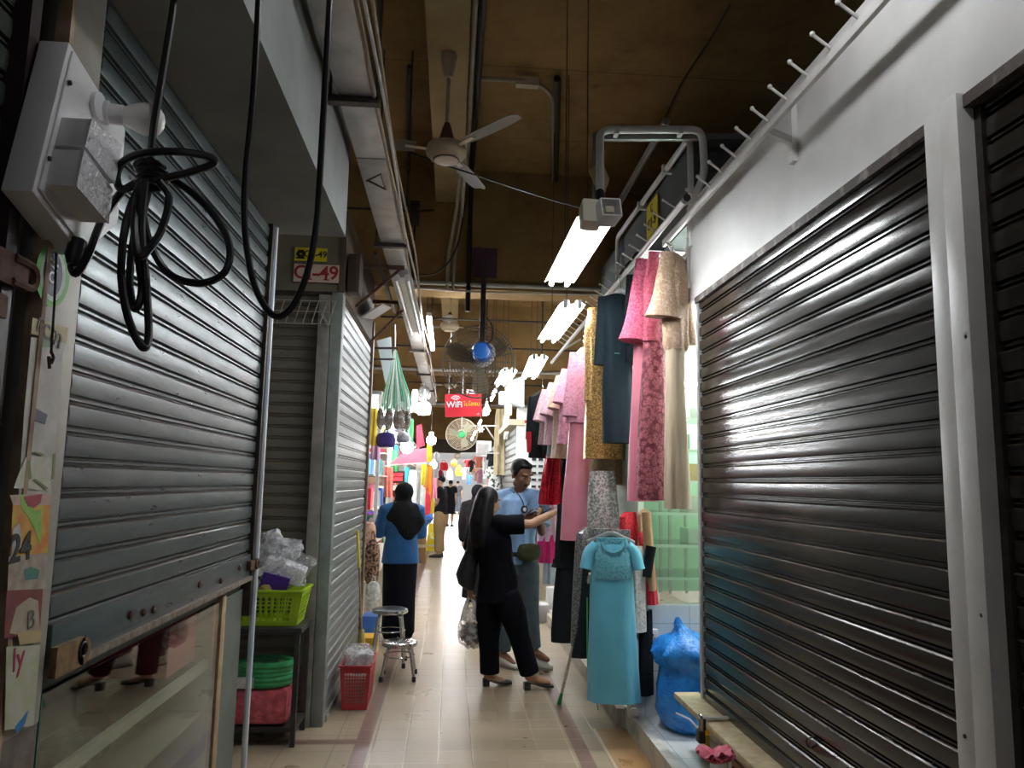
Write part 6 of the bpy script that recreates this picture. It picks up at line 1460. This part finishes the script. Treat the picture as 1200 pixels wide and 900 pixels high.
far_person('woman in pale pink headscarf beside the man in blue shirt', 568, 11.4, 1.55, 10, 20, (.62,.36,.34), (.10,.07,.08), True, (.68,.42,.40), sl=1.8)
# ------------------------------------------------------------------ stalls further down on the left
def pcloth(name, c): return cloth(name, c, [min(1, x*1.25+.01) for x in c], 14)
PAL = dict(red=(.62,.03,.05), orange=(.75,.25,.03), yellow=(.80,.58,.04), green=(.06,.36,.12), blue=(.05,.16,.55), purple=(.16,.05,.36), pink=(.78,.26,.38), white=(.78,.78,.76), black=(.02,.02,.022), beige=(.56,.44,.28), brown=(.14,.08,.045), teal=(.04,.34,.36), coral=(.78,.24,.18), grey=(.32,.32,.33), mauve=(.46,.26,.42), maroon=(.24,.02,.04))
PM = {k: pcloth('goods_'+k, v) for k, v in PAL.items()}
whitep = M['white_paint']
t = thing('market_stall', 'white metal stall frame with shelves just left of the woman in blue', 'stall', (-1.0, 8.6, 0))
for x, y in ((-.84, 8.75), (-1.55, 8.75), (-.86, 10.9), (-1.55, 10.9)): MB().box(x-.02, x+.02, y-.02, y+.02, 0, 2.6).build('upright', whitep, t)
MB().box(-1.6, -.82, 8.7, 10.95, 2.58, 2.62).build('roof_board', M['grey_plaster'], t)
for z in (.45, .85, 1.25, 1.65, 2.05): MB().box(-1.58, -.88, 8.78, 10.9, z, z+.02).build('shelf', whitep, t)
cols = list(PAL)
rnd = random.Random(5)
# cartons and packets on the shelves of this stall, seen past the corner of the pale shutter
SH = ('lowest', 'second', 'third', 'fourth', 'top')
OR = ('nearest', 'second', 'third', 'fourth', 'fifth', 'sixth')
PK = {0: ['yellow','white','blue','beige','red','white'], 1: ['beige','coral','white','pink','teal','beige'], 2: ['red','maroon','white','pink','grey','blue'], 3: ['teal','blue','white','teal','grey','pink'], 4: ['white','green','mauve','white','yellow','blue']}
for i, z in enumerate((.47, .87, 1.27, 1.67, 2.07)):
    for j, cn in enumerate(PK[i]):
        y = 8.82+.34*j; h = .16+.13*rnd.random(); x1 = -.90-.05*rnd.random()
        o = MB().box(x1-.34, x1, y, y+.26, z, z+h).build('carton', PM[cn], None, bevel=.01)
        o['label'] = '%s carton %s along the %s shelf of the white left stall' % (cn, OR[j], SH[i]); o['category'] = 'carton'; o['group'] = 'cartons on the white stall shelves'
# nearer edge of that stall: hanging goods between the pale shutter and the woman
def hang(name, label, cat, x, y, Y, w, h, mat, group=None, dep=.06, seed=1, sag=.12, film=None):
    c = at(x, y, Y); o = c+V((0,0,h/2)); mb = MB()
    if cat in ('cloth', 'curtain', 'banner', 'garland'):
        k = .10 if cat == 'banner' else .22
        shape(mb, o, (1, .3*math.sin(seed), 0), [(0,w*.40,dep*.5,0,k*.5), (h*.12,w*.47,dep*.8,0,k), (h*.55,w*.48,dep,.02*w*math.sin(seed),k*1.2), (h,w*(.5+.05*math.sin(seed*3)),dep*1.1,.05*w*math.sin(seed),k*1.4)], 6, seed, 40)
        return tag(mb.build(name, mat, smooth=60), label, cat, group)
    if cat in ('shirt', 'coat'):
        shape(mb, o, (1,0,0), [(0,w*.12,.03,0,0), (.06*h,w*.36,.06,0,0), (.3*h,w*.36,dep,0,.04), (.65*h,w*.34,dep,0,.06), (h,w*.42,dep,0,.10)], 6, seed, 36)
        t = thing(name, label, cat, o, group); mb.build('body', mat, t)
        for s_ in (-1, 1): sl_ = MB(); sleeve(sl_, o+V((s_*w*.28,0,-.07*h)), o+V((s_*w*.50,-.02,-.55*h)), w*.14, w*.11, .8); sl_.build('sleeve', mat, t)
        return t
    rows = []
    for q, k in ((0,.22), (.06,.55), (.16,.80), (.4,.97), (.75,1.0), (.92,.93), (1,.75)):
        rows.append([p+V((.02*w*math.sin(i*2.2+seed), 0, .03*h*math.sin(i*1.3+seed*2)*q)) for i, p in enumerate(oring(c+V((0,0,h*(.5-q))), V((1,0,0)), V((0,1,0)), w*.5*k*(1+sag*math.sin(q*5+seed)*.4), dep*(.4+.6*k), 18))])
    t = thing(name, label, cat, o, group); mb.loft(rows).build('body', mat, t, smooth=60)
    MB().tube(spline([o+V((-w*.12,0,-.03*h)), o+V((-w*.06,0,.16*h)), o+V((w*.06,0,.16*h)), o+V((w*.12,0,-.03*h))], 4), .008, 6).build('handle', mat, t)
    return t
# green nets
t = thing('net_bundle', 'bundle of pale green mesh nets hanging from the left awning', 'nets', at(464, 412, 8.2))
gm = (mk('pale_green_string', (.34,.62,.44), (.52,.74,.60), 30, rough=.7), mk('deep_green_string', (.10,.40,.24), rough=.7), mk('white_string', (.72,.76,.72), rough=.7))
for k in range(44):
    u = -1+2*k/43; v = .5*math.sin(k*2.3)
    pts = [at(463+u*1.5, 411, 8.2+v*.02), at(464+u*8, 440, 8.2+v*.06), at(464.5+u*15, 462, 8.2+v*.09), at(464.5+u*17.5, 476+6*math.sin(k*1.9), 8.2+v*.1)]
    MB().tube(spline(pts, 4), [.004+(.004+.003*math.sin(k*5))*i/12 for i in range(13)], 6).build('net', gm[(0,1,0,2,1,0,2)[k % 7]], t)
MB().tube([at(463, 380, 8.2), at(463, 414, 8.2)], .008, 6).build('cord', M['galv'], t)
tag(MB().bar(at(430, 421, 8.15), at(468, 421, 8.2), .02, .02).build('hanging_bar', M['dark_metal']), 'dark bar carrying the green nets on the left', 'bar')
tag(MB().bar(at(428, 408, 7.9), at(466, 408, 7.95), .022, .022).build('hanging_bar', M['dark_metal']), 'dark upper bar just above the bar of the green nets', 'bar')
tag(MB().prism([(-.10,0),(.06,.05),(.09,-.42),(.02,-.50)], at(452, 400, 8.6), (1,0,0), (0,0,1), .02).build('hanging_sheet', mk('pale_blue_sheet', (.42,.48,.50), rough=.5)), 'pale grey blue sheet above the green nets', 'sheet')
# packs of brown hair ties
br = mk('brown_bobbles', (.05,.03,.02), (.30,.21,.15), 60, rough=.6, bump=1.0, bscale=70)
for k, (x, w) in enumerate(((446, .075), (455.5, .085), (467, .105), (477.5, .06))):
    t = thing('hair_tie_pack', ('leftmost', 'second', 'widest, third', 'rightmost narrow')[k]+' clear pack of brown hair ties under the green nets', 'pack', at(x, 491, 8.25), 'packs of brown hair ties')
    blob(MB(), at(x, 491, 8.25), .115, (w/.115*.55, .3, 1.02), k, .12).build('hair_ties', br, t)
    blob(MB(), at(x, 492, 8.25), .13, (w/.13*.62, .35, 1.05), k+4, .15).build('wrapper', clearfilm('pack_film_%d' % k, (.80,.78,.78), .05, .1), t)
hang('pouch', 'dark purple pouch hanging under the brown hair tie packs', 'pouch', 452, 515, 8.3, .21, .16, pcloth('indigo_pouch', (.035,.02,.14)))
hang('pouch', 'silver grey pouch beside the dark purple one', 'pouch', 472, 512, 8.4, .15, .12, mk('silver_pouch', (.45,.44,.48), (.2,.2,.24), 30, rough=.35, metal=.3))
def bulb(label, x, y, Y, r, group='bare bulbs over the left stalls'):
    c = at(x, y, Y); t = thing('bulb_lamp', label, 'lamp', c, group)
    MB().sphere(c, r, n=18, m=12).build('bulb', M['bulb_on'], t)
    MB().lathe([(r*.5,r*.8),(r*.5,r*1.6),(r*.3,r*1.8)], c, (0,0,1), 12).build('socket', M['white_plastic'], t)
    MB().tube([c+V((0,0,r*1.7)), c+V((0,0,r*1.7+.5))], .004, 5).build('cord', M['black_cable'], t)
M['bulb_on'] = mk('lit_bulb', (1,1,1), emis=28, ecol=(1,.98,.95))
bulb('large bright bulb just above the pink sign on the left', 477, 524, 9.0, .075)
bulb('bright bulb beside the far fan, above the yellow banner', 505.5, 516, 12.5, .08)
bulb('bright bulb lower down behind the yellow banner', 508, 545, 15.0, .07)
# pink sign
a = at(479, 535, 10.0); t = thing('shop_sign', 'blank pink shop sign over the left stall behind the bright bulb', 'sign', a)
pts = [at(x, y, 10.0) for x, y in ((456,544), (500,541.5), (500,525), (486,527), (470,533))]
MB().prism([(p.x-a.x, p.z-a.z) for p in pts], a, (1,0,0), (0,0,1), .02).build('board', mk('sign_pink', (.60,.13,.19), (.52,.10,.16), 8, rough=.5), t)
MB().bar(at(458, 545, 9.98), at(500, 542.5, 9.98), .02, .012).build('edge', mk('pale_pink', (.85,.55,.55), rough=.5), t)
t = thing('led_sign', 'small black sign box with glowing red letters under the pink sign', 'sign', at(466, 559, 11.0))
c = at(466, 559, 11.0); MB().box(c.x-.10, c.x+.10, 10.98, 11.04, c.z-.085, c.z+.085).build('housing', M['black_plastic'], t, bevel=.006)
lr = mk('glowing_red', (.9,.02,.03), emis=2.5)
for dz in (.035, -.03): MB().box(c.x-.075, c.x+.07, 10.972, 10.98, c.z+dz-.022, c.z+dz+.022).build('lit_row', lr, t)
tag(MB().prism([(p.x-at(492,510,10.4).x, p.z-at(492,510,10.4).z) for p in [at(x, y, 10.4) for x, y in ((488,526), (498,522), (494,497), (488,499))]], at(492,510,10.4), (1,0,0), (0,0,1), .02).build('hanging_cloth', PM['maroon']), 'slanted dark red panel above the pink sign', 'panel')
hang('banner', 'narrow bright yellow banner beside the far left bulbs', 'banner', 503, 530, 13.5, .10, .33, PM['yellow'], dep=.02)
for x, y, Y, w, h, cn, nm, lab, cat in (
  (497, 461, 10.6, .17, .22, 'grey', 'mirror_ball', 'silvery ball shaped bag hanging high right of the green nets', 'bag'),
  (497, 478, 10.4, .20, .20, 'white', 'carrier_bag', 'white bag cluster hanging right of the green nets', 'bag'),
  (486, 470, 9.8, .07, .30, 'white', 'cloth', 'slanted white cloth hanging beside the green nets', 'cloth'),
  (481, 505, 9.4, .06, .30, 'green', 'cloth', 'narrow green cloth beside the silver grey pouch', 'cloth'),
  (437, 500, 8.3, .09, .40, 'yellow', 'cloth', 'yellow cloth hanging close to the pale shutter edge', 'cloth'),
  (440, 527, 8.5, .10, .22, 'mauve', 'cloth', 'mauve cloth hanging under the yellow one at the shutter edge', 'cloth'),
  (511, 548, 17.5, .16, .72, 'grey', 'coat', 'dark grey coat hanging at the end of the left stalls', 'coat'),
  (502, 565, 13.8, .16, .62, 'orange', 'garland', 'orange garland of cloths hanging above the brown box', 'garland'),
  (497, 556, 13.0, .10, .36, 'yellow', 'cloth', 'yellow cloth among the orange garland on the left', 'cloth'),
  (504, 592, 14.2, .17, .30, 'yellow', 'bag', 'yellow bag hanging low by the man in tan trousers', 'bag'),
  (509, 572, 15.8, .10, .42, 'pink', 'cloth', 'bright pink cloth hanging behind the orange garland', 'cloth'),
  (500, 590, 12.6, .14, .36, 'red', 'bag', 'red bag hanging low beside the yellow bag', 'bag'),
  (494, 590, 11.8, .10, .50, 'white', 'cloth', 'long white cloth left of the orange garland', 'cloth'),
  (483, 590, 11.2, .14, .95, 'white', 'curtain', 'tall pale curtain hanging behind the blue top woman', 'curtain'),
  (476, 585, 11.6, .10, .95, 'teal', 'curtain', 'tall grey green curtain right of the glowing red sign', 'curtain'),
  (489, 585, 11.5, .07, .80, 'grey', 'curtain', 'narrow grey curtain beside the tall pale curtain', 'curtain'),
  (455, 565, 10.8, .12, .42, 'coral', 'cloth', 'coral cloth hanging left of the glowing red sign', 'cloth'),
  (462, 540, 10.9, .10, .30, 'green', 'cloth', 'green cloth hanging behind the left end of the pink sign', 'cloth')):
    hang(nm, lab, cat, x, y, Y, w, h, PM[cn] if nm != 'mirror_ball' else mk('silver_ball', (.6,.6,.62), (.2,.2,.2), 40, rough=.25, metal=.6), 'goods hanging at the left stalls', seed=x*.1)
# floor level, left
hang('patterned_bag', 'brown patterned cloth bag hanging at the left arm of the blue top woman', 'bag', 436, 657, 7.75, .15, .42, mk('brown_pattern', (.035,.018,.012), (.34,.20,.12), 45, rough=.8, lo=.45, hi=.55))
hang('plastic_bag', 'pale clear bag hanging under the brown patterned bag', 'bag', 437, 697, 7.7, .15, .26, clearfilm('pale_green_film', (.70,.76,.72), .55, .2))
hang('plastic_bag', 'peach coloured bag hanging above the brown patterned bag', 'bag', 434, 625, 7.8, .11, .22, clearfilm('peach_film', (.78,.48,.36), .6, .2))
c = at(433, 745, 7.25); tag(MB().box(c.x-.08, c.x+.06, 7.3, 7.55, 0, .16).build('crate', M['yellow_plastic'], bevel=.01), 'yellow crate on the floor between mop and tall stool', 'crate')
c = at(434, 727, 7.6); tag(MB().box(c.x-.08, c.x+.07, 7.62, 7.9, 0, .30).build('carton', PM['blue'], bevel=.01), 'dark blue carton on the floor behind the yellow crate', 'carton')
c = at(493, 660, 0+14.6); b = atz(493, 660, 0)
t = thing('cardboard_box', 'brown cardboard box standing right of the woman in blue', 'box', (b.x, b.y, 0))
MB().box(b.x-.09, b.x+.09, b.y, b.y+.4, 0, .72).build('carton', M['cardboard'], t, bevel=.006)
MB().box(b.x-.085, b.x+.085, b.y-.003, b.y, .30, .36).build('tape', M['beige_plastic'], t)
tag(blob(MB(), (b.x+.03, b.y+.2, .90), .19, (.9,.8,.85), 5, .35).build('plastic_bag', clearfilm('sky_blue_film', (.06,.22,.72), .75, .25)), 'bright blue plastic bag lying on the brown cardboard box', 'bag')
b = atz(506, 632, 0); Y = 18.2; bx = at(507, 630, Y).x
t = thing('floor_sign', 'yellow wet floor sign standing beside the man in tan trousers', 'sign', (bx, Y, 0))
for s in (-1, 1): MB().loft([[V((bx-.15, Y+s*.14, 0)), V((bx+.15, Y+s*.14, 0)), V((bx+.15, Y+s*.14+.012, 0)), V((bx-.15, Y+s*.14+.012, 0))], [V((bx-.10, Y+s*.01, .62)), V((bx+.10, Y+s*.01, .62)), V((bx+.10, Y+s*.01+.012, .62)), V((bx-.10, Y+s*.01+.012, .62))]]).build('panel', mk('safety_yellow', (.88,.72,.02), rough=.45) if s < 0 else bpy.data.materials['safety_yellow'], t)
MB().tube(spline([V((bx-.03, Y-.11, .42)), V((bx-.03, Y-.125, .30)), V((bx+.05, Y-.128, .28)), V((bx+.05, Y-.12, .36))], 5), .014, 6).build('figure_mark', wl, t)
MB().box(bx-.09, bx+.09, Y-.145, Y-.138, .10, .14).build('lettering', wl, t)
t = thing('stool', 'far yellow plastic stool standing in the bright end of the corridor', 'stool', (at(544, 597, 33).x, 33, 0))
x0 = at(544, 597, 33).x
MB().box(x0-.16, x0+.16, 32.85, 33.15, .42, .46).build('seat', M['yellow_plastic'], t)
for sx in (-1, 1):
    for sy in (-1, 1): MB().bar((x0+sx*.14, 33+sy*.12, .42), (x0+sx*.18, 33+sy*.16, 0), .05, .05).build('leg', M['yellow_plastic'], t)

# second and third left stalls: frames with goods
for s, (y0, y1) in enumerate(((11.6, 15.5), (16.2, 21.0), (21.8, 27.0))):
    w_ = ('second', 'third', 'last')[s]
    t = thing('market_stall', 'pale frame of the %s open stall along the left side' % w_, 'stall', (-1.2, y0, 0))
    for x in (-.95, -1.7):
        for y in (y0, y1): MB().box(x-.02, x+.02, y-.02, y+.02, 0, 2.5).build('upright', whitep, t)
    for z in (.5, 1.0, 1.5, 2.0): MB().box(-1.72, -1.0, y0, y1, z, z+.02).build('shelf', whitep, t)
    MB().box(-1.8, -.9, y0-.05, y1+.05, 2.48, 2.52).build('roof_board', M['grey_plaster'], t)
    for i, z in enumerate((.52, 1.02, 1.52, 2.02)):
        for j in range(5):
            cn = cols[(s*7+i*5+j*3) % len(cols)]; y = y0+.15+(y1-y0-.6)*j/5; h = .22+.18*rnd.random()
            o = MB().box(-1.4, -1.02-.04*rnd.random(), y, y+.42, z, z+h).build('carton', PM[cn], None, bevel=.015)
            o['label'] = '%s carton %s along the %s shelf of the %s left stall' % (cn, OR[j], ('lowest', 'second', 'third', 'top')[i], w_); o['category'] = 'carton'; o['group'] = 'cartons in the left stalls'

# ------------------------------------------------------------------ right side beyond the dresses
t = thing('shop_partition', 'white shop panel with a thin red stripe behind the man in blue', 'panel', at(612, 560, 10.8))
a, b = at(606, 478, 10.8), at(622, 478, 10.8)
MB().box(a.x, b.x+.06, 10.78, 10.84, 0, a.z).build('board', M['white_gloss'], t)
c = at(612, 494, 10.77); MB().box(a.x, b.x+.06, 10.765, 10.785, c.z-.022, c.z+.022).build('stripe', mk('red_stripe', (.65,.03,.05), rough=.5), t)
MB().box(b.x+.06, b.x+.14, 10.76, 10.86, 0, 2.9).build('edge_post', mk('dark_green_post', (.02,.06,.05), rough=.5), t)
xs = a.x
t = thing('roller_shutter', 'small far cream shutter right behind the head of the man in blue', 'shutter', (xs, 12, 0))
slats((xs+.01, 10.9, 0), (0,1,0), (-1,0,0), 3.0, 24, .10, M['slat_pale'], t, 41, 5)
MB().box(xs-.03, xs+.03, 13.9, 13.98, 0, 2.6).build('guide_rail', M['galv'], t)
MB().box(xs-.12, xs+.1, 10.7, 14.0, 2.42, 2.50).build('top_beam', mk('cream_beam', (.58,.50,.36), rough=.6), t)
t = thing('light_box', 'pale blue lit sign box above the white shop panel', 'light box', at(606, 460, 10.6))
c = at(606, 459, 10.6); MB().prism([(-.10,-.16),(.09,-.22),(.09,.22),(-.10,.14)], c, (1,0,0), (0,0,1), .12).build('box', mk('lit_pale_blue', (.7,.85,.95), emis=.35, ecol=(.72,.86,.95)), t)
MB().bar(c+V((-.11,-.01,-.165)), c+V((.10,-.01,-.23)), .02, .02).build('frame', M['galv'], t)
c = at(596.5, 466, 11.5); tag(MB().box(c.x-.05, c.x+.05, 11.5, 11.7, c.z-.26, c.z+.22).build('hanging_board', mk('cream_board', (.70,.58,.36), rough=.6)), 'cream board left of the pale blue sign box', 'board')
c = at(589, 466, 12.5); tag(MB().box(c.x-.06, c.x+.05, 12.5, 12.6, c.z-.11, c.z+.11).build('lamp_box', mk('lit_white_box', (.9,.9,.9), emis=.9), bevel=.02), 'small lit white box left of the cream board', 'lamp')
hang('cloth', 'long beige cloth hanging left of the far cream shutter', 'cloth', 586, 518, 13.2, .20, 1.15, cloth('beige_drape', (.50,.42,.26), (.38,.31,.19), 8), dep=.10)
hang('shirt', 'black and white patterned shirt on display beside the man in blue', 'shirt', 580, 560, 13.4, .34, .42, mk('black_white_print', (.05,.06,.06), (.80,.82,.80), 22, rough=.8, lo=.42, hi=.5), dep=.10)
hang('shirt', 'black shirt hanging above the patterned one', 'shirt', 575.5, 538, 13.8, .15, .28, PM['black'])
hang('shirt', 'white shirt hanging at the right edge of the far cream shutter', 'shirt', 593.5, 500, 12.2, .10, .40, PM['white'])
c = at(567, 526, 16.5); t = thing('air_conditioner', 'grey white air conditioner box high in the far right', 'air conditioner', c)
MB().box(c.x-.16, c.x+.16, 16.4, 16.8, c.z-.17, c.z+.17).build('casing', M['white_plastic'], t, bevel=.01)
MB().box(c.x-.13, c.x+.10, 16.385, 16.40, c.z-.13, c.z+.10).build('grille', M['galv'], t)
# rack of dark things on white card behind the man
t = thing('display_board', 'white display board with rows of small dark items right of the man', 'display board', at(628, 545, 9.6))
a = at(628, 545, 9.6); MB().box(a.x-.07, a.x+.11, 9.58, 9.62, a.z-.48, a.z+.20).build('board', M['white_plastic'], t)
for i in range(7):
    for j in range(2): MB().box(a.x-.055+.085*j, a.x-.0+.085*j, 9.56, 9.585, a.z+.14-.085*i, a.z+.17-.085*i).build('item', M['black_plastic'], t)
tag(MB().box(1.2, 2.6, 9.4, 9.5, 0, .35).build('low_shelf', M['white_plastic'], bevel=.006), 'low white shelf at the floor behind the black suit', 'shelf')
tag(MB().box(1.0, 1.18, 9.0, 9.25, 0, .20).build('crate', mk('grey_crate', (.42,.43,.44), rough=.5), bevel=.01), 'grey crate on the floor behind the legs of the man', 'crate')
# far right stalls
for s, (y0, y1) in enumerate(((14.2, 18.5), (19.2, 27.0))):
    w_ = ('nearer', 'further')[s]
    t = thing('market_stall', 'pale frame of the %s open stall along the far right side' % w_, 'stall', (1.3, y0, 0))
    for x in (1.12, 1.9):
        for y in (y0, y1): MB().box(x-.02, x+.02, y-.02, y+.02, 0, 2.5).build('upright', whitep, t)
    MB().box(1.05, 2.0, y0-.05, y1+.05, 2.48, 2.52).build('roof_board', M['grey_plaster'], t)
    for z in (.5, 1.0, 1.5, 2.0): MB().box(1.2, 1.95, y0, y1, z, z+.02).build('shelf', whitep, t)
    for i, z in enumerate((.52, 1.02, 1.52, 2.02)):
        for j in range(4):
            cn = cols[(s*5+i*7+j*2+3) % len(cols)]; y = y0+.2+(y1-y0-.8)*j/4; h = .22+.18*rnd.random()
            o = MB().box(1.18, 1.6, y, y+.5, z, z+h).build('carton', PM[cn], None, bevel=.015)
            o['label'] = '%s carton %s along the %s shelf of the %s right stall' % (cn, OR[j], ('lowest', 'second', 'third', 'top')[i], w_); o['category'] = 'carton'; o['group'] = 'cartons in the far right stalls'
def shirt(label, cat, x, y, Y, w, h, mat, bag=False):
    o = at(x, y, Y)+V((0,0,h/2)); t = thing('hanging_bag' if bag else 'hanging_garment', label, 'bag' if bag else 'garment', o, 'goods hanging in the far hall')
    mb = MB()
    if bag: shape(mb, o, (1,0,0), [(.12*h,w*.34,.05,0,0), (.3*h,w*.45,.10,0,.03), (.8*h,w*.5,.12,0,.05), (h,w*.42,.10,0,.04)], 5, x, 24, False)
    else: shape(mb, o, (1,0,0), [(0,w*.14,.03,0,0), (.06*h,w*.38,.06,0,0), (.3*h,w*.36,.08,0,.04), (.65*h,w*.34,.08,0,.06), (h,w*.44,.09,0,.10)], 6, x, 24, False)
    mb.build('body', mat, t)
    if bag: MB().tube([o+V((-w*.2,0,-.12*h)), o+V((-w*.12,0,.1*h)), o+V((w*.12,0,.1*h)), o+V((w*.2,0,-.12*h))], .012, 6).build('handle', mat, t)
    else:
        for s_ in (-1, 1): MB().limb([o+V((s_*w*.30,0,-.08*h)), o+V((s_*w*.48,0,-.24*h)), o+V((s_*w*.58,0,-.42*h))], [w*.12, w*.12, w*.11], 10).build('sleeve', mat, t)
# goods hanging in the bright hall at the end
for x, y, Y, w, h, cn, lab in ((520, 546, 30, .36, .36, 'red', 'red bag hanging in the bright far hall above the tan trousered man'), (538, 552, 33, .34, .40, 'yellow', 'yellow bag hanging in the middle of the bright far hall'),
  (548.5, 543, 31, .28, .30, 'red', 'red shirt hanging right of centre in the bright far hall'), (553, 546, 30, .22, .48, 'black', 'black shirt hanging beside the red one in the far hall'), (561, 541, 29, .34, .46, 'coral', 'coral dress hanging in the far hall on the right'),
  (559, 556, 29.5, .32, .50, 'beige', 'beige dress hanging under the coral one'), (563, 558, 29.2, .30, .55, 'mauve', 'mauve dress hanging at the right of the far hall'), (545, 555, 32, .28, .50, 'grey', 'grey shirt hanging low in the far hall'),
  (527, 556, 34, .30, .45, 'white', 'white shirt hanging in the far hall beside the red bag'), (550, 562, 34, .26, .40, 'blue', 'blue shirt hanging low right in the far hall'), (532, 543, 36, .30, .30, 'orange', 'orange bag hanging high in the far hall'), (516, 560, 29, .2, .6, 'maroon', 'dark red coat hanging at the left of the far hall')):
    shirt(lab, 'garment', x, y, Y, w, h, PM[cn], 'bag' in lab)
c = at(536, 534.5, 30); t = thing('wall_clock', 'small round pale clock under the dark far header', 'clock', c)
MB().lathe([(.11,0),(.11,.04)], c, (0,-1,0), 20).build('rim', PM['grey'], t); MB().lathe([(.085,.041),(.085,.045)], c, (0,-1,0), 20).build('face', PM['white'], t)

# white starry lantern and bars by the far fan
t = thing('lantern', 'white star shaped lantern hanging right of the green hubbed fan', 'lantern', at(563, 503, 12.4))
mb = MB(); c = at(563, 503, 12.4)
for k in range(7): a_ = k*2*PI/7; mb.limb([c, c+V((math.cos(a_)*.05, math.sin(k)*.03, math.sin(a_)*.05))], [.03, .012], 8)
mb.build('star', PM['white'], t); MB().tube([c, c+V((0,0,.9))], .004, 5).build('cord', M['galv'], t)
t = thing('ceiling_lamp', 'glass shaded lamp hanging right of the red sign', 'lamp', at(570, 482, 12.0))
c = at(570, 482, 12.0); MB().lathe([(.02,.16),(.03,.08),(.07,.02),(.075,0),(.03,-.01)], c, n=16).build('shade', M['beige_plastic'], t); MB().sphere(c-V((0,0,.02)), .045, n=12, m=8).build('bulb', M['bulb_on'], t)
MB().tube([c+V((0,0,.15)), c+V((0,0,1.2))], .004, 5).build('cord', M['black_cable'], t)
for k, (p, q) in enumerate((((540,499),(582,499)), ((568,498),(580,516)), ((540,531),(585,531)))):
    tag(MB().bar(at(*p, 12.8), at(*q, 12.8), .02, .02).build('steel_bar', M['galv']), ('level steel bar right of the green hubbed fan', 'slanting steel bar under the lamp right of the red sign', 'lower steel bar right of the green hubbed fan')[k], 'bar')

# ------------------------------------------------------------------ tube lights of the stalls and halls
def ctube(label, a, b, mat, group):
    a = V(a); b = V(b); t = thing('tube_light', label, 'light', (a+b)/2, group)
    MB().tube([a, b], .018, 8).build('tube', M[mat], t)
    MB().bar(a+V((0,0,.04)), b+V((0,0,.04)), .05, .035).build('batten', M['white_plastic'], t)
    if a.z > 2.6:
        for q in (.2, .8): c = a.lerp(b, q); MB().tube([c+V((0,0,.05)), V((c.x, c.y, 4.8 if c.y < 28 else 5.2))], .004, 5).build('hanger_wire', M['dark_metal'], t)
N_ = ('first', 'second', 'third', 'fourth', 'fifth', 'sixth', 'seventh', 'eighth')
for k, y in enumerate((9.0, 10.2, 12.2, 14.0, 17.0, 19.4, 22.6, 25.2)): ctube('bright tube under the roof of the left stalls, %s from the green nets' % N_[k], (-1.12, y, 2.44), (-1.12, y+1.15, 2.44), 'tube_far', 'tube lights in the left stalls')
for k, y in enumerate((11.0, 14.8, 16.8, 19.8, 22.4, 25.2)): ctube('bright tube in the right stalls, %s beyond the man in blue' % N_[k], (1.45, y, 2.42), (1.45, y+1.2, 2.42), 'tube_far', 'tube lights in the right stalls')
for k, y in enumerate((11.2, 14.0, 16.8, 20.6, 23.2)): ctube('bright tube over the corridor, %s beyond the small fourth fixture' % N_[k], (.62, y, 2.95), (.62, y+1.2, 2.95), 'tube_far', 'tube lights further along the corridor')
for k, (x, y) in enumerate(((-.3, 31), (1.2, 33), (0, 36), (1.0, 40), (-.4, 44), (.8, 48))): ctube('added unseen tube brightening the far hall, %s from the dark header' % N_[k], (x-.6, y, 3.4), (x+.6, y, 3.4), 'hall_fill', 'added tubes in the far hall')  # unseen tubes added only to brighten the end of the corridor
for k, (x, z) in enumerate(((-.93, 2.50), (-1.5, 2.45), (-1.5, 2.0))): ctube('added very bright tube of the white left stall, ' + ('under its front eave', 'deep inside over the top shelf', 'deep inside under the top shelf')[k], (x, 9.05, z), (x, 10.7, z), 'tube_stall', 'added tubes of the white left stall')  # extra tubes added so the right shutter catches a bright reflection
# the row goes on behind us, toward the shops at our back
BK = [((.72, 1.2, 3.6), (.72, 2.4, 3.6)), ((.67, -3.2, 2.9), (.67, -2.0, 2.9)), ((.67, -5.4, 2.9), (.67, -4.2, 2.9))]
for k, (a, b) in enumerate(BK): fixture('twin tube light of the row behind the viewer, %s back' % N_[k], a, b, 'twin tube lights behind the viewer', mat='tube_dim' if k else 'tube_back')

c = atx(352, 2, -.60)
t = thing('spot_lamp', 'small white lamp at the top edge of the grey bulkhead', 'lamp', c)
MB().box(-.60, -.55, c.y-.05, c.y+.07, 3.40, 3.47).build('mount', M['white_plastic'], t, bevel=.006)
MB().lathe([(.03,0),(.045,.05),(.045,.06)], (-.56, c.y, 3.42), (.8,.2,-.5), 16).build('lamp_head', M['white_plastic'], t)
# ------------------------------------------------------------------ camera, light, picture settings
cam = bpy.data.cameras.new('camera'); co = bpy.data.objects.new('camera', cam); COL.objects.link(co)
cam.sensor_fit = 'HORIZONTAL'; cam.sensor_width = 36; cam.lens = 36*FPX/1200; cam.clip_start = .05; cam.clip_end = 200
co.matrix_world = Matrix(((RX.x, UX.x, -FX.x, EYE.x), (RX.y, UX.y, -FX.y, EYE.y), (RX.z, UX.z, -FX.z, EYE.z), (0,0,0,1)))
SC.camera = co
w = bpy.data.worlds.new('world'); SC.world = w; w.use_nodes = True
w.node_tree.nodes['Background'].inputs[0].default_value = (.75,.82,.95,1); w.node_tree.nodes['Background'].inputs[1].default_value = .15
SC.view_settings.view_transform = 'Standard'; SC.view_settings.look = 'None'; SC.view_settings.gamma = 1
SC.view_settings.use_curve_mapping = False; SC.view_settings.exposure = 0.55
SC.cycles.use_denoising = True
SC.cycles.max_bounces = 8; SC.cycles.diffuse_bounces = 4; SC.cycles.glossy_bounces = 4; SC.cycles.transparent_max_bounces = 40
SC.cycles.sample_clamp_indirect = 6; SC.cycles.caustics_reflective = False; SC.cycles.caustics_refractive = False
